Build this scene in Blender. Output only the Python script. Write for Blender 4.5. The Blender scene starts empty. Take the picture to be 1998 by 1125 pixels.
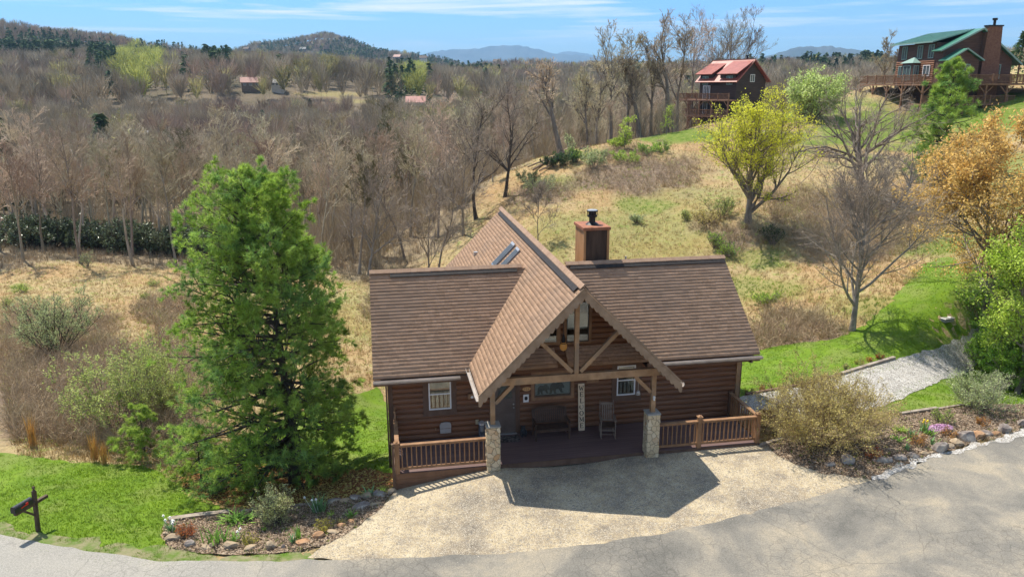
import bpy, bmesh, math, random
import numpy as np
from mathutils import Vector, Matrix, Euler
from mathutils.geometry import delaunay_2d_cdt
sc = bpy.context.scene
COL = sc.collection
PI = math.pi

# ------------------------------------------------------------ camera, sky, sun, exposure
FPX, TILT, ROLL, HC = 1500.0, .257, .005, 12.0          # focal length in photo pixels, tilt, roll, height
cam = bpy.data.cameras.new('camera')
cam.lens = 27.03; cam.sensor_width = 36; cam.clip_start = .1; cam.clip_end = 60000
camo = bpy.data.objects.new('camera', cam); COL.objects.link(camo)
camo.matrix_world = (Matrix.Translation((0, 0, HC)) @ Euler((PI/2 - TILT, 0, 0)).to_matrix().to_4x4()
                     @ Matrix.Rotation(-ROLL, 4, 'Z'))
sc.camera = camo
SUN_EL, SUN_AZ = math.radians(61.5), math.radians(-42)   # azimuth from +Y, clockwise
w = bpy.data.worlds.new('World'); sc.world = w; w.use_nodes = True
nt = w.node_tree; nt.nodes.clear()
def _n(t, typ, **kw):
    n = t.nodes.new(typ)
    for k, v in kw.items(): setattr(n, k, v)
    return n
sky = _n(nt, 'ShaderNodeTexSky', sky_type='NISHITA', sun_disc=False, sun_elevation=SUN_EL,
         sun_rotation=SUN_AZ, altitude=900, air_density=1.0, dust_density=.35, ozone_density=2.2)
bg = _n(nt, 'ShaderNodeBackground'); bg.inputs['Strength'].default_value = .15
tc = _n(nt, 'ShaderNodeTexCoord'); mp = _n(nt, 'ShaderNodeMapping')
mp.inputs['Scale'].default_value = (2.4, 2.4, 46)
mp.inputs['Rotation'].default_value = (0, math.radians(-1.0), 0)
no = _n(nt, 'ShaderNodeTexNoise'); no.inputs['Scale'].default_value = 1.35; no.inputs['Detail'].default_value = 9
no.inputs['Roughness'].default_value = .58; no.inputs['Distortion'].default_value = .35
rp = _n(nt, 'ShaderNodeValToRGB'); rp.color_ramp.elements[0].position = .50; rp.color_ramp.elements[1].position = .68
sep = _n(nt, 'ShaderNodeSeparateXYZ')
mr = _n(nt, 'ShaderNodeMapRange'); mr.inputs[1].default_value = .035; mr.inputs[2].default_value = .085
mr.inputs[3].default_value = 0; mr.inputs[4].default_value = .95
mul = _n(nt, 'ShaderNodeMath', operation='MULTIPLY'); mx = _n(nt, 'ShaderNodeMixRGB')
mx.inputs[2].default_value = (4.3, 4.5, 4.75, 1)
L = nt.links.new
L(tc.outputs['Generated'], mp.inputs[0]); L(mp.outputs[0], no.inputs['Vector']); L(no.outputs[0], rp.inputs[0])
L(tc.outputs['Generated'], sep.inputs[0]); L(sep.outputs[2], mr.inputs[0])
L(rp.outputs[0], mul.inputs[0]); L(mr.outputs[0], mul.inputs[1]); L(mul.outputs[0], mx.inputs[0])
hz = _n(nt, 'ShaderNodeValToRGB'); he = hz.color_ramp.elements; he.new(.12); he.new(.35)
for _k, (_p, _c) in enumerate([(0, (.36, .46, .52)), (.05, (.30, .44, .60)), (.12, (.25, .46, .78)), (.45, (1, .90, .74))]): he[_k].position = _p; he[_k].color = (*_c, 1)
hm = _n(nt, 'ShaderNodeMixRGB', blend_type='MULTIPLY'); hm.inputs[0].default_value = 1
L(sep.outputs[2], hz.inputs[0]); L(sky.outputs[0], hm.inputs[1]); L(hz.outputs[0], hm.inputs[2])
L(hm.outputs[0], mx.inputs[1]); L(mx.outputs[0], bg.inputs['Color'])
wo = _n(nt, 'ShaderNodeOutputWorld'); L(bg.outputs[0], wo.inputs['Surface'])
sun = bpy.data.lights.new('sun', 'SUN'); sun.energy = 4.0; sun.angle = math.radians(.53); sun.color = (1, .93, .82)
suno = bpy.data.objects.new('sun', sun); COL.objects.link(suno)
sdir = Vector((math.cos(SUN_EL)*math.sin(SUN_AZ), math.cos(SUN_EL)*math.cos(SUN_AZ), math.sin(SUN_EL)))
suno.rotation_euler = sdir.to_track_quat('Z', 'Y').to_euler()
sc.view_settings.view_transform = 'Standard'; sc.view_settings.look = 'None'
sc.view_settings.exposure = .88; sc.view_settings.gamma = 1
sc.render.engine = 'CYCLES'
sc.cycles.use_denoising = True; sc.cycles.max_bounces = 6; sc.cycles.diffuse_bounces = 3
sc.cycles.transparent_max_bounces = 6; sc.cycles.volume_bounces = 0
sc.cycles.use_adaptive_sampling = True; sc.cycles.adaptive_threshold = .02

# ------------------------------------------------------------ helpers
def tag(o, label=None, cat=None, group=None, kind=None):
    if label: o['label'] = label
    if cat: o['category'] = cat
    if group: o['group'] = group
    if kind: o['kind'] = kind
    return o
def thing(name, label, cat, loc=(0, 0, 0), rz=0, group=None):
    o = bpy.data.objects.new(name, None); COL.objects.link(o); o.location = loc; o.rotation_euler = (0, 0, rz)
    o.empty_display_size = .2
    return tag(o, label, cat, group)
def link(name, me, mat=None, parent=None):
    if mat is not None and not me.materials: me.materials.append(mat)
    o = bpy.data.objects.new(name, me); COL.objects.link(o)
    if parent: o.parent = parent
    return o
def fmesh(name, V, F, smooth=False, col=None, uv=None, mi=None):
    """V (n,3), F (m,k) arrays -> mesh, fast; col (m,) per-face value stored as float attribute 'tint'"""
    V = np.asarray(V, dtype=np.float32); F = np.asarray(F, dtype=np.int32); k = F.shape[1]; m = len(F)
    me = bpy.data.meshes.new(name)
    me.vertices.add(len(V)); me.vertices.foreach_set('co', V.ravel())
    me.loops.add(m*k); me.loops.foreach_set('vertex_index', F.ravel())
    me.polygons.add(m); me.polygons.foreach_set('loop_start', np.arange(0, m*k, k, dtype=np.int32))
    me.polygons.foreach_set('loop_total', np.full(m, k, dtype=np.int32))
    if smooth: me.polygons.foreach_set('use_smooth', np.ones(m, dtype=bool))
    if mi is not None: me.polygons.foreach_set('material_index', np.asarray(mi, dtype=np.int32))
    me.update(calc_edges=True)
    if col is not None:
        a = me.attributes.new('tint', 'FLOAT', 'FACE'); a.data.foreach_set('value', np.asarray(col, dtype=np.float32))
    if uv is not None:
        u = me.uv_layers.new(name='UVMap'); u.data.foreach_set('uv', np.asarray(uv, dtype=np.float32).ravel())
    return me
class MB:
    """collects boxes, bars, prisms into one mesh"""
    def __init__(s): s.V = []; s.F = []
    def add(s, vs, fs):
        n = len(s.V); s.V += [tuple(v) for v in vs]; s.F += [tuple(i+n for i in f) for f in fs]; return s
    def box(s, a, b):
        x0, y0, z0 = a; x1, y1, z1 = b
        return s.add([(x0,y0,z0),(x1,y0,z0),(x1,y1,z0),(x0,y1,z0),(x0,y0,z1),(x1,y0,z1),(x1,y1,z1),(x0,y1,z1)],
                     [(3,2,1,0),(4,5,6,7),(0,1,5,4),(1,2,6,5),(2,3,7,6),(3,0,4,7)])
    def bar(s, p, q, w, h, up=(0, 0, 1)):
        p = Vector(p); q = Vector(q); d = (q-p).normalized(); up = Vector(up)
        sx = d.cross(up)
        if sx.length < 1e-4: sx = d.cross(Vector((1, 0, 0)))
        sx.normalize(); uz = sx.cross(d).normalized(); sx *= w/2; uz *= h/2
        vs = [p-sx-uz, p+sx-uz, p+sx+uz, p-sx+uz, q-sx-uz, q+sx-uz, q+sx+uz, q-sx+uz]
        return s.add(vs, [(3,2,1,0),(4,5,6,7),(0,1,5,4),(1,2,6,5),(2,3,7,6),(3,0,4,7)])
    def tube(s, p, q, r0, r1=None, n=8, caps=True):
        r1 = r0 if r1 is None else r1
        p = Vector(p); q = Vector(q); d = (q-p).normalized()
        a = d.orthogonal().normalized(); b = d.cross(a)
        vs = [p+(a*math.cos(2*PI*i/n)+b*math.sin(2*PI*i/n))*r0 for i in range(n)] + \
             [q+(a*math.cos(2*PI*i/n)+b*math.sin(2*PI*i/n))*r1 for i in range(n)]
        fs = [(i, (i+1) % n, (i+1) % n+n, i+n) for i in range(n)]
        if caps: fs += [tuple(range(n-1, -1, -1)), tuple(range(n, 2*n))]
        return s.add(vs, fs)
    def prism(s, pts, ax, a, b):
        """polygon pts (2D) extruded along axis ax from a to b"""
        f = {'x': lambda p, t: (t, p[0], p[1]), 'y': lambda p, t: (p[0], t, p[1]), 'z': lambda p, t: (p[0], p[1], t)}[ax]
        n = len(pts)
        return s.add([f(p, a) for p in pts]+[f(p, b) for p in pts],
                     [tuple(range(n)), tuple(range(2*n-1, n-1, -1))]+[(i, i+n, (i+1) % n+n, (i+1) % n) for i in range(n)])
    def ell(s, c, r, nu=12, nv=8):
        vs = [(c[0], c[1], c[2]-r[2])]; fs = []
        for j in range(1, nv):
            t = -PI/2+PI*j/nv
            for i in range(nu):
                a = 2*PI*i/nu; vs.append((c[0]+r[0]*math.cos(t)*math.cos(a), c[1]+r[1]*math.cos(t)*math.sin(a), c[2]+r[2]*math.sin(t)))
        vs.append((c[0], c[1], c[2]+r[2]))
        for i in range(nu): fs.append((0, 1+(i+1) % nu, 1+i))
        for j in range(nv-2):
            for i in range(nu):
                a = 1+j*nu; fs.append((a+i, a+(i+1) % nu, a+nu+(i+1) % nu, a+nu+i))
        a = 1+(nv-2)*nu
        for i in range(nu): fs.append((a+i, a+(i+1) % nu, len(vs)-1))
        return s.add(vs, fs)
    def mesh(s, name, smooth=False, bevel=0):
        me = bpy.data.meshes.new(name); me.from_pydata(s.V, [], s.F)
        bm = bmesh.new(); bm.from_mesh(me); bmesh.ops.recalc_face_normals(bm, faces=bm.faces[:])
        if bevel: bmesh.ops.bevel(bm, geom=bm.edges[:], offset=bevel, segments=1, affect='EDGES', clamp_overlap=True)
        bm.to_mesh(me); bm.free()
        if smooth:
            me.polygons.foreach_set('use_smooth', [True]*len(me.polygons)); me.update()
        return me
    def build(s, name, mat, parent=None, smooth=False, bevel=0):
        return link(name, s.mesh(name, smooth, bevel), mat, parent)
def rng(seed): return np.random.RandomState(seed)

# ------------------------------------------------------------ materials
def mat(name, c1, c2=None, scale=3, rough=.8, bump=0, bscale=None, metal=0, stretch=(1, 1, 1), detail=5,
        lo=.35, hi=.65, tint=0, trans=0, rand=0, spec=.3, c3=None, s3=.4):
    m = bpy.data.materials.new(name); m.use_nodes = True; t = m.node_tree; b = t.nodes['Principled BSDF']
    b.inputs['Roughness'].default_value = rough; b.inputs['Metallic'].default_value = metal
    b.inputs['Specular IOR Level'].default_value = spec
    lk = t.links.new; src = None
    if c2 is not None or bump:
        co = _n(t, 'ShaderNodeTexCoord'); ma = _n(t, 'ShaderNodeMapping'); ma.inputs['Scale'].default_value = stretch
        lk(co.outputs['Object'], ma.inputs[0])
    if c2 is not None:
        nz = _n(t, 'ShaderNodeTexNoise'); nz.inputs['Scale'].default_value = scale; nz.inputs['Detail'].default_value = detail
        nz.inputs['Roughness'].default_value = .6
        lk(ma.outputs[0], nz.inputs['Vector'])
        r = _n(t, 'ShaderNodeValToRGB'); r.color_ramp.elements[0].position = lo; r.color_ramp.elements[1].position = hi
        r.color_ramp.elements[0].color = (*c1, 1); r.color_ramp.elements[1].color = (*c2, 1)
        lk(nz.outputs[0], r.inputs[0]); src = r.outputs[0]
        if c3 is not None:
            n3 = _n(t, 'ShaderNodeTexNoise'); n3.inputs['Scale'].default_value = s3; n3.inputs['Detail'].default_value = 4
            lk(ma.outputs[0], n3.inputs['Vector'])
            r3 = _n(t, 'ShaderNodeMapRange'); r3.inputs[1].default_value = .48; r3.inputs[2].default_value = .62
            m3 = _n(t, 'ShaderNodeMixRGB'); m3.inputs[2].default_value = (*c3, 1)
            lk(n3.outputs[0], r3.inputs[0]); lk(r3.outputs[0], m3.inputs[0]); lk(src, m3.inputs[1]); src = m3.outputs[0]
    if src is None:
        rgb = _n(t, 'ShaderNodeRGB'); rgb.outputs[0].default_value = (*c1, 1); src = rgb.outputs[0]
    if tint or rand:
        hs = _n(t, 'ShaderNodeHueSaturation'); lk(src, hs.inputs['Color'])
        acc = None
        if tint:
            at = _n(t, 'ShaderNodeAttribute', attribute_name='tint')
            mt = _n(t, 'ShaderNodeMapRange'); mt.inputs[3].default_value = 1-tint; mt.inputs[4].default_value = 1+tint
            lk(at.outputs['Fac'], mt.inputs[0]); acc = mt.outputs[0]
        if rand:
            oi = _n(t, 'ShaderNodeObjectInfo')
            mt2 = _n(t, 'ShaderNodeMapRange'); mt2.inputs[3].default_value = 1-rand; mt2.inputs[4].default_value = 1+rand
            lk(oi.outputs['Random'], mt2.inputs[0])
            mh = _n(t, 'ShaderNodeMapRange'); mh.inputs[3].default_value = .5-rand*.06; mh.inputs[4].default_value = .5+rand*.06
            fr = _n(t, 'ShaderNodeMath', operation='FRACT'); m7 = _n(t, 'ShaderNodeMath', operation='MULTIPLY'); m7.inputs[1].default_value = 7.31
            lk(oi.outputs['Random'], m7.inputs[0]); lk(m7.outputs[0], fr.inputs[0]); lk(fr.outputs[0], mh.inputs[0]); lk(mh.outputs[0], hs.inputs['Hue'])
            if acc is not None:
                mm = _n(t, 'ShaderNodeMath', operation='MULTIPLY'); lk(acc, mm.inputs[0]); lk(mt2.outputs[0], mm.inputs[1]); acc = mm.outputs[0]
            else: acc = mt2.outputs[0]
        lk(acc, hs.inputs['Value']); src = hs.outputs[0]
    lk(src, b.inputs['Base Color'])
    if bump:
        nb = _n(t, 'ShaderNodeTexNoise'); nb.inputs['Scale'].default_value = bscale or scale*3; nb.inputs['Detail'].default_value = 4
        lk(ma.outputs[0], nb.inputs['Vector'])
        bp = _n(t, 'ShaderNodeBump'); bp.inputs['Strength'].default_value = 1; bp.inputs['Distance'].default_value = bump
        lk(nb.outputs[0], bp.inputs['Height']); lk(bp.outputs[0], b.inputs['Normal'])
    if trans:
        tr = _n(t, 'ShaderNodeBsdfTranslucent'); lk(src, tr.inputs['Color'])
        ms = _n(t, 'ShaderNodeMixShader'); ms.inputs[0].default_value = trans
        lk(b.outputs[0], ms.inputs[1]); lk(tr.outputs[0], ms.inputs[2]); lk(ms.outputs[0], t.nodes['Material Output'].inputs['Surface'])
    return m

# ------------------------------------------------------------ terrain
def ray(px, py):
    px = np.asarray(px, float); py = np.asarray(py, float)
    a = (px-999)/FPX; b = -(py-562.5)/FPX
    cr, sr = math.cos(ROLL), math.sin(ROLL); a, b = a*cr+b*sr, -a*sr+b*cr
    c, s = math.cos(TILT), math.sin(TILT)
    return np.stack([a, c+b*s, -s+b*c], -1)
def atd(px, py, d):
    r = ray(px, py); k = np.asarray(d)/r[..., 1]
    return np.stack([r[..., 0]*k, r[..., 1]*k, HC+r[..., 2]*k], -1)
TH, HX, HY = .170, -.607, 22.647
CT, ST = math.cos(TH), math.sin(TH)
def h2w(u, v, z=0): return (HX+u*CT-v*ST, HY+u*ST+v*CT, z)
CP = []   # terrain control points x,y,z
for u, v, z in ((0,-.1,-.13),(4.5,-.1,-.13),(9.2,.1,-.13),(-1.6,.1,-.35),(-3.2,.2,-.62),(3,-2.5,-.22),(7,-2.5,-.2),(-1,-2.5,-.4),
                (-3.5,-1,-.62),(-3.6,6,-1.9),(-4,14,-3.4),(3,14,-2.9),(3,7,-1.6),(10,6,-.5),(10,14,-1.3),(10.5,2,-.2),
                (9.8,.5,-.16),(3,3,-.8)):
    CP.append(h2w(u, v, z))
CP += [(-8,17,-.55),(0,16,-.42),(8,17,-.36),(15,20,-.34),(18,24,-.3),(-14.5,19,-.7),(0,8,-.5),(-12,9,-.9),(14,9,-.4),(0,3,-.5),
       (-20,17,-1.),(26,22,-.2),(-6,18.8,-.5),(12,21.5,-.33)]
for px, py, d in (
    # lawn and beds left
    (575,945,25.9),(450,900,27.2),(340,955,23.9),(660,940,24.9),(320,1045,20.2),(300,905,25.9),(150,900,26.),(0,880,26.8),(700,760,36.6),(720,700,41.3),(740,900,25.5),
    (450,800,32.4),(0,800,31.9),(200,800,31.8),(0,650,47),(200,650,47.2),(0,490,78),(185,500,76.5),(370,515,73.5),(350,600,54),
    (500,520,73),(600,600,55.5),(700,540,66),(870,520,66),(800,480,74),
    # right: drive, lawn, brush hill
    (1480,800,27.2),(1700,740,30.7),(1900,660,36.8),(1930,640,38.2),(1750,860,24.6),(1990,830,26.),(1660,645,37.6),
    (1450,690,36.6),(1900,600,37.6),(1500,600,43.6),(1450,500,52.6),(1300,450,59.5),(1200,400,66.5),(1450,430,56.2),(1250,330,75),
    (1060,312,84),(980,345,80),(1150,292,88),(1260,270,93),(1340,255,98),(1400,238,105),(1560,240,99),(1650,205,107),(1750,260,91),
    (1850,222,97),(1990,185,100),(1990,150,117),(1990,128,140),(1600,330,76),(1700,450,59),(1800,500,49.5),(1950,420,56),(1900,560,41.5),
    (980,400,72),(900,450,71),(1100,420,64),(1940,560,40.5),(1998,330,68),
    (1700,172,112),(1850,168,112),
    # valley behind
    (0,475,95),(400,480,95),(800,430,100),(0,420,130),(400,420,130),(800,400,130),(1000,370,125),
    (0,330,200),(400,330,200),(800,330,200),(1050,300,190),(0,240,300),(400,240,300),(800,235,310),(1050,225,320),
    (0,160,430),(250,178,370),(480,167,360),(700,200,345),(800,207,340),(950,220,345),
    (0,118,520),(150,128,530),(300,140,560),(450,150,600),
    (0,62,800),(100,80,800),(200,92,800),(300,105,850),(400,117,900),
    (0,110,1300),(400,150,1300),
    (470,112,1500),(500,100,1500),(540,95,1500),(590,84,1500),(640,76,1500),(700,90,1500),(760,112,1500),(850,136,1500),
    (950,138,1300),(1050,140,1200),(600,155,900),(800,168,700),(1000,168,700),(560,170,2400),(900,170,2400),
    # right, behind the knoll
    (1150,330,125),(1300,330,140),(1450,300,150),(1600,260,150),(1150,280,220),(1300,270,220),(1500,250,230),
    (1200,200,400),(1400,190,400),(1600,180,420),(1750,170,420),(1200,150,750),(1400,150,750),(1560,147,750),(1700,147,750),(1850,155,700),
    (1300,165,1500),(1600,165,1500),(1900,165,1500),(1998,150,300)):
    CP.append(tuple(atd(px, py, d)))
for a in (-1.3, -.8, -.6, 0, .6, .8, 1.3):
    for r_, z_ in ((6000, -40), (16000, -150), (60000, -600)): CP.append((r_*math.sin(a), r_*math.cos(a), z_))
for a, r_, z_ in ((-1.2,60,-4),(-1.2,200,-8),(1.2,60,4),(1.2,200,20),(-1.2,1000,60),(1.2,1000,60),(.8,120,14),(.8,300,15),(-.75,100,-8)):
    CP.append((r_*math.sin(a), r_*math.cos(a), z_))
CP = np.array(CP)
def _key(x, y):
    r = np.hypot(x, y)+1e-6
    return np.stack([np.arctan2(x, y)*1.25, np.log(r+4)], -1), r
K, Rr = _key(CP[:, 0], CP[:, 1])
def _phi(A, B):
    d2 = ((A[:, None, :]-B[None, :, :])**2).sum(-1)
    return np.sqrt(d2+.0009)
_n_ = len(K)
_A = np.zeros((_n_+3, _n_+3)); _A[:_n_, :_n_] = _phi(K, K)
_A[:_n_, _n_] = 1; _A[:_n_, _n_+1:] = K; _A[_n_, :_n_] = 1; _A[_n_+1:, :_n_] = K.T
_W = np.linalg.solve(_A, np.concatenate([CP[:, 2]/(Rr+4), [0, 0, 0]]))
def terr0(x, y):
    x = np.atleast_1d(np.asarray(x, float)).ravel(); y = np.atleast_1d(np.asarray(y, float)).ravel()
    out = np.empty(len(x))
    for i in range(0, len(x), 20000):
        k, r = _key(x[i:i+20000], y[i:i+20000])
        out[i:i+20000] = (_phi(k, K)@_W[:_n_]+_W[_n_]+k@_W[_n_+1:])*(r+4)
    return out
def vnoise(x, y, s, seed=0):
    """smooth value noise, period free"""
    x = np.asarray(x)/s; y = np.asarray(y)/s
    xi = np.floor(x).astype(np.int64); yi = np.floor(y).astype(np.int64); fx = x-xi; fy = y-yi
    fx = fx*fx*(3-2*fx); fy = fy*fy*(3-2*fy)
    def h(a, b):
        n = (a*374761393+b*668265263+seed*974634777) & 0x7fffffff
        n = ((n ^ (n >> 13))*1274126177) & 0x7fffffff
        return ((n ^ (n >> 16)) & 0xffff)/65535.
    return (h(xi, yi)*(1-fx)+h(xi+1, yi)*fx)*(1-fy)+(h(xi, yi+1)*(1-fx)+h(xi+1, yi+1)*fx)*fy
def rough_amt(x, y):
    """0 on the cut lawns and the drive, 1 out in the rough field"""
    r = np.hypot(x, y)
    return np.clip((r-52)/20, 0, 1)
def terr(x, y):
    x = np.atleast_1d(np.asarray(x, float)).ravel(); y = np.atleast_1d(np.asarray(y, float)).ravel()
    z = terr0(x, y); r = np.hypot(x, y); q = rough_amt(x, y)
    z += q*((vnoise(x, y, 3.1, 1)-.5)*.35+(vnoise(x, y, 9., 2)-.5)*.7)
    f = np.clip((r-400)/500, 0, 1)
    z += f*((vnoise(x, y, 60, 3)-.5)*9+(vnoise(x, y, 170, 4)-.5)*26)
    return z
def tz(x, y): return float(terr(x, y)[0])
def hit(px, py):
    """where the sight line of a photo pixel meets the ground"""
    t = np.exp(np.linspace(math.log(12), math.log(3000), 3000))
    P = atd(px, py, t); g = P[:, 2]-terr(P[:, 0], P[:, 1])
    i = int(np.argmax(g < 0)) if (g < 0).any() else len(t)-1
    if i == 0: return P[0]
    a = g[i-1]/(g[i-1]-g[i]); return P[i-1]*(1-a)+P[i]*a
# ------------------------------------------------------------ ground sheet
def pxof(x, y, z):
    c, s = math.cos(TILT), math.sin(TILT); zz = z-HC
    fw = np.maximum(y*c-zz*s, .1); up = zz*c+y*s; a = x/fw; b = up/fw
    cr, sr = math.cos(ROLL), math.sin(ROLL); a, b = a*cr-b*sr, a*sr+b*cr
    return 999+FPX*a, 562.5-FPX*b
EDGE = np.array([(-300,84),(0,82),(370,76),(500,74),(700,64),(900,70),(1000,80),(1100,88),(1300,98),(1400,117),(1650,132),(2000,220),(2300,220)])
def zones(x, y, z):
    """three layout masks: mown green, dark bramble, woodland litter"""
    px, py = pxof(x, y, z); r = np.hypot(x, y)
    wob = (vnoise(x, y, 6, 11)-.5)*1.0+(vnoise(x, y, 1.7, 12)-.5)*.9
    def blobs(B):
        o = np.zeros(len(x))
        for bx, by, rx, ry, a in B:
            d = np.sqrt(((px-bx)/rx)**2+((py-by)/ry)**2)
            o = np.maximum(o, a*np.clip((1.25-d+wob*.8)/.5, 0, 1))
        return o
    near = (r < 150)
    g = blobs([(1330,262,90,16,1),(1680,255,150,55,1),(1560,210,120,30,1),(1930,215,120,45,1),(1850,480,110,40,.8),(1250,400,55,14,.7),
               (1180,300,60,10,.5),(1370,600,60,40,.35),(1500,560,90,30,.5),(1300,470,190,50,.45),(1150,440,110,40,.4),(1330,390,120,30,.35),(1480,500,90,30,.5),(1570,400,60,40,.35),(40,560,18,6,.6),
               (1090,355,70,12,.6),(1240,320,60,10,.5),(1980,350,60,60,.7),(1700,600,130,30,.5),(1960,150,60,14,.5),(1500,515,60,20,.6),
               (1860,560,80,60,1),(700,600,60,60,.35)])*near
    b = blobs([(150,790,260,85,1),(1250,335,135,38,1),(1060,380,60,20,.8),(1440,465,70,30,.9),(1560,650,80,45,.8),(1650,470,120,60,.7),
               (100,660,150,40,.7),(300,840,160,60,.9),(1560,420,90,50,.5),(1750,430,100,60,.6),(1180,350,60,20,.8),(330,620,60,60,.4),
               (760,560,60,60,.5),(1380,440,30,14,.6)])*near
    e = np.interp(px, EDGE[:, 0], EDGE[:, 1])
    l = np.clip((r-e+wob*5)/5, 0, 1)
    # clearings on the far slope
    far = (r > 250) & (r < 480)
    def fb(B):
        o = np.zeros(len(x))
        for bx, by, rx, ry, a in B:
            o = np.maximum(o, a*np.clip((1.2-np.sqrt(((px-bx)/rx)**2+((py-by)/ry)**2))/.3, 0, 1))
        return o
    clr = fb([(640,184,70,6,1),(700,198,60,5,1)])*far
    l = l*(1-clr*.8)
    g = np.maximum(g, clr*.35)
    return g, b*(1-l), l
ri = np.concatenate([np.exp(np.arange(math.log(2.5), math.log(140), .0125)), np.exp(np.arange(math.log(140), math.log(2500), .02)),
                     np.exp(np.arange(math.log(2500), math.log(15500), .06))])
ai = np.concatenate([np.linspace(-PI, -.8, 34)[:-1], np.arange(-.8, .8, .0052), np.linspace(.8, PI, 34)])
AA, RR_ = np.meshgrid(ai, ri)
gx = (RR_*np.sin(AA)).ravel(); gy = (RR_*np.cos(AA)).ravel()
az_c = np.clip(AA.ravel(), -1.3, 1.3)
gz = terr(RR_.ravel()*np.sin(az_c), RR_.ravel()*np.cos(az_c))
nr, na = AA.shape
ii = (np.arange(nr-1)[:, None]*na+np.arange(na-1)[None, :]).ravel()
F = np.stack([ii, ii+1, ii+1+na, ii+na], -1)[:, ::-1]
me = fmesh('ground', np.stack([gx, gy, gz], -1), F, smooth=True)
zg, zb, zl = zones(gx, gy, gz)
at = me.color_attributes.new('zone', 'FLOAT_COLOR', 'POINT')
at.data.foreach_set('color', np.stack([zg, zb, zl, np.ones_like(zg)], -1).astype(np.float32).ravel())

def ground_mat():
    m = bpy.data.materials.new('field_ground'); m.use_nodes = True; t = m.node_tree; b = t.nodes['Principled BSDF']; lk = t.links.new
    b.inputs['Roughness'].default_value = .95; b.inputs['Specular IOR Level'].default_value = .1
    co = _n(t, 'ShaderNodeTexCoord'); A = _n(t, 'ShaderNodeVertexColor', layer_name='zone'); sp = _n(t, 'ShaderNodeSeparateColor')
    lk(A.outputs[0], sp.inputs[0])
    def noise(s, d=6, r=.62):
        n = _n(t, 'ShaderNodeTexNoise'); n.inputs['Scale'].default_value = s; n.inputs['Detail'].default_value = d
        n.inputs['Roughness'].default_value = r; lk(co.outputs['Object'], n.inputs['Vector']); return n.outputs[0]
    def ramp(src, cols):
        r = _n(t, 'ShaderNodeValToRGB'); e = r.color_ramp.elements
        while len(e) < len(cols): e.new(.5)
        for k, (p, c) in enumerate(cols): e[k].position = p; e[k].color = (*c, 1)
        lk(src, r.inputs[0]); return r.outputs[0]
    def mix(f, a, c):
        n = _n(t, 'ShaderNodeMixRGB'); lk(f, n.inputs[0]); lk(a, n.inputs[1]); lk(c, n.inputs[2]); return n.outputs[0]
    straw = ramp(noise(1.3), [(.3, (.20,.16,.085)), (.42, (.33,.255,.135)), (.54, (.41,.32,.17)), (.64, (.27,.28,.10)), (.8, (.21,.25,.07))])
    patch = ramp(noise(.16, 4), [(.42, (0,0,0)), (.6, (1,1,1))])
    straw2 = ramp(noise(2.2), [(.3, (.29,.18,.085)), (.7, (.44,.31,.16))])
    base = mix(patch, straw, straw2)
    green = ramp(noise(1.6), [(.3, (.085,.13,.02)), (.5, (.13,.19,.03)), (.7, (.25,.25,.08))])
    bram = ramp(noise(2.4), [(.3, (.13,.095,.072)), (.5, (.23,.17,.125)), (.7, (.33,.26,.17))])
    lit = ramp(noise(.9), [(.3, (.15,.12,.08)), (.5, (.24,.19,.125)), (.62, (.30,.24,.155)), (.75, (.19,.20,.10))])
    c = mix(sp.outputs[0], base, green); c = mix(sp.outputs[1], c, bram); c = mix(sp.outputs[2], c, lit)
    vl = _n(t, 'ShaderNodeVectorMath', operation='LENGTH'); lk(co.outputs['Object'], vl.inputs[0])
    mf = _n(t, 'ShaderNodeMapRange'); mf.inputs[1].default_value = 170; mf.inputs[2].default_value = 420; lk(vl.outputs['Value'], mf.inputs[0])
    ml = _n(t, 'ShaderNodeMath', operation='MULTIPLY'); lk(mf.outputs[0], ml.inputs[0]); lk(sp.outputs[2], ml.inputs[1])
    wood = ramp(noise(.05, 8), [(.35, (.075,.075,.045)), (.5, (.13,.105,.075)), (.65, (.17,.14,.10))])
    c = mix(ml.outputs[0], c, wood)
    lk(c, b.inputs['Base Color'])
    bp = _n(t, 'ShaderNodeBump'); bp.inputs['Distance'].default_value = .12; lk(noise(5), bp.inputs['Height']); lk(bp.outputs[0], b.inputs['Normal'])
    return m
g_ = link('ground', me, ground_mat()); tag(g_, kind='structure')

# ------------------------------------------------------------ sheets laid over it
def px_path(P): return [tuple(hit(a, b)[:2]) for a, b in P]
def densify(P, step, jag, seed, closed=True):
    P = [np.array(p, float) for p in P]; out = []; R = rng(seed)
    n = len(P) if closed else len(P)-1
    for i in range(n):
        a, b = P[i], P[(i+1) % len(P)]; L_ = np.linalg.norm(b-a); k = max(1, int(L_/step))
        for j in range(k): out.append(a+(b-a)*j/k)
    out = np.array(out)
    if jag:
        out = out+np.stack([(vnoise(out[:, 0]+5, out[:, 1], .35, seed)-.5), (vnoise(out[:, 0], out[:, 1]+9, .35, seed+7)-.5)], -1)*jag*2 \
              + np.stack([(vnoise(out[:, 0]+5, out[:, 1], 1.6, seed+3)-.5), (vnoise(out[:, 0], out[:, 1]+9, 1.6, seed+9)-.5)], -1)*jag*2
    return out
def inpoly(x, y, P):
    P = np.asarray(P); c = np.zeros(len(x), bool); j = len(P)-1
    for i in range(len(P)):
        xi, yi = P[i]; xj, yj = P[j]
        m = ((yi > y) != (yj > y)) & (x < (xj-xi)*(y-yi)/((yj-yi) or 1e-12)+xi); c ^= m; j = i
    return c
def smooth_path(P, it=2, closed=True):
    P = [np.array(p, float) for p in P]
    for _ in range(it):
        Q = []
        for i in range(len(P)):
            a, b = P[i], P[(i+1) % len(P)]; Q += [a*.75+b*.25, a*.25+b*.75]
        P = Q
    return P
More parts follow.
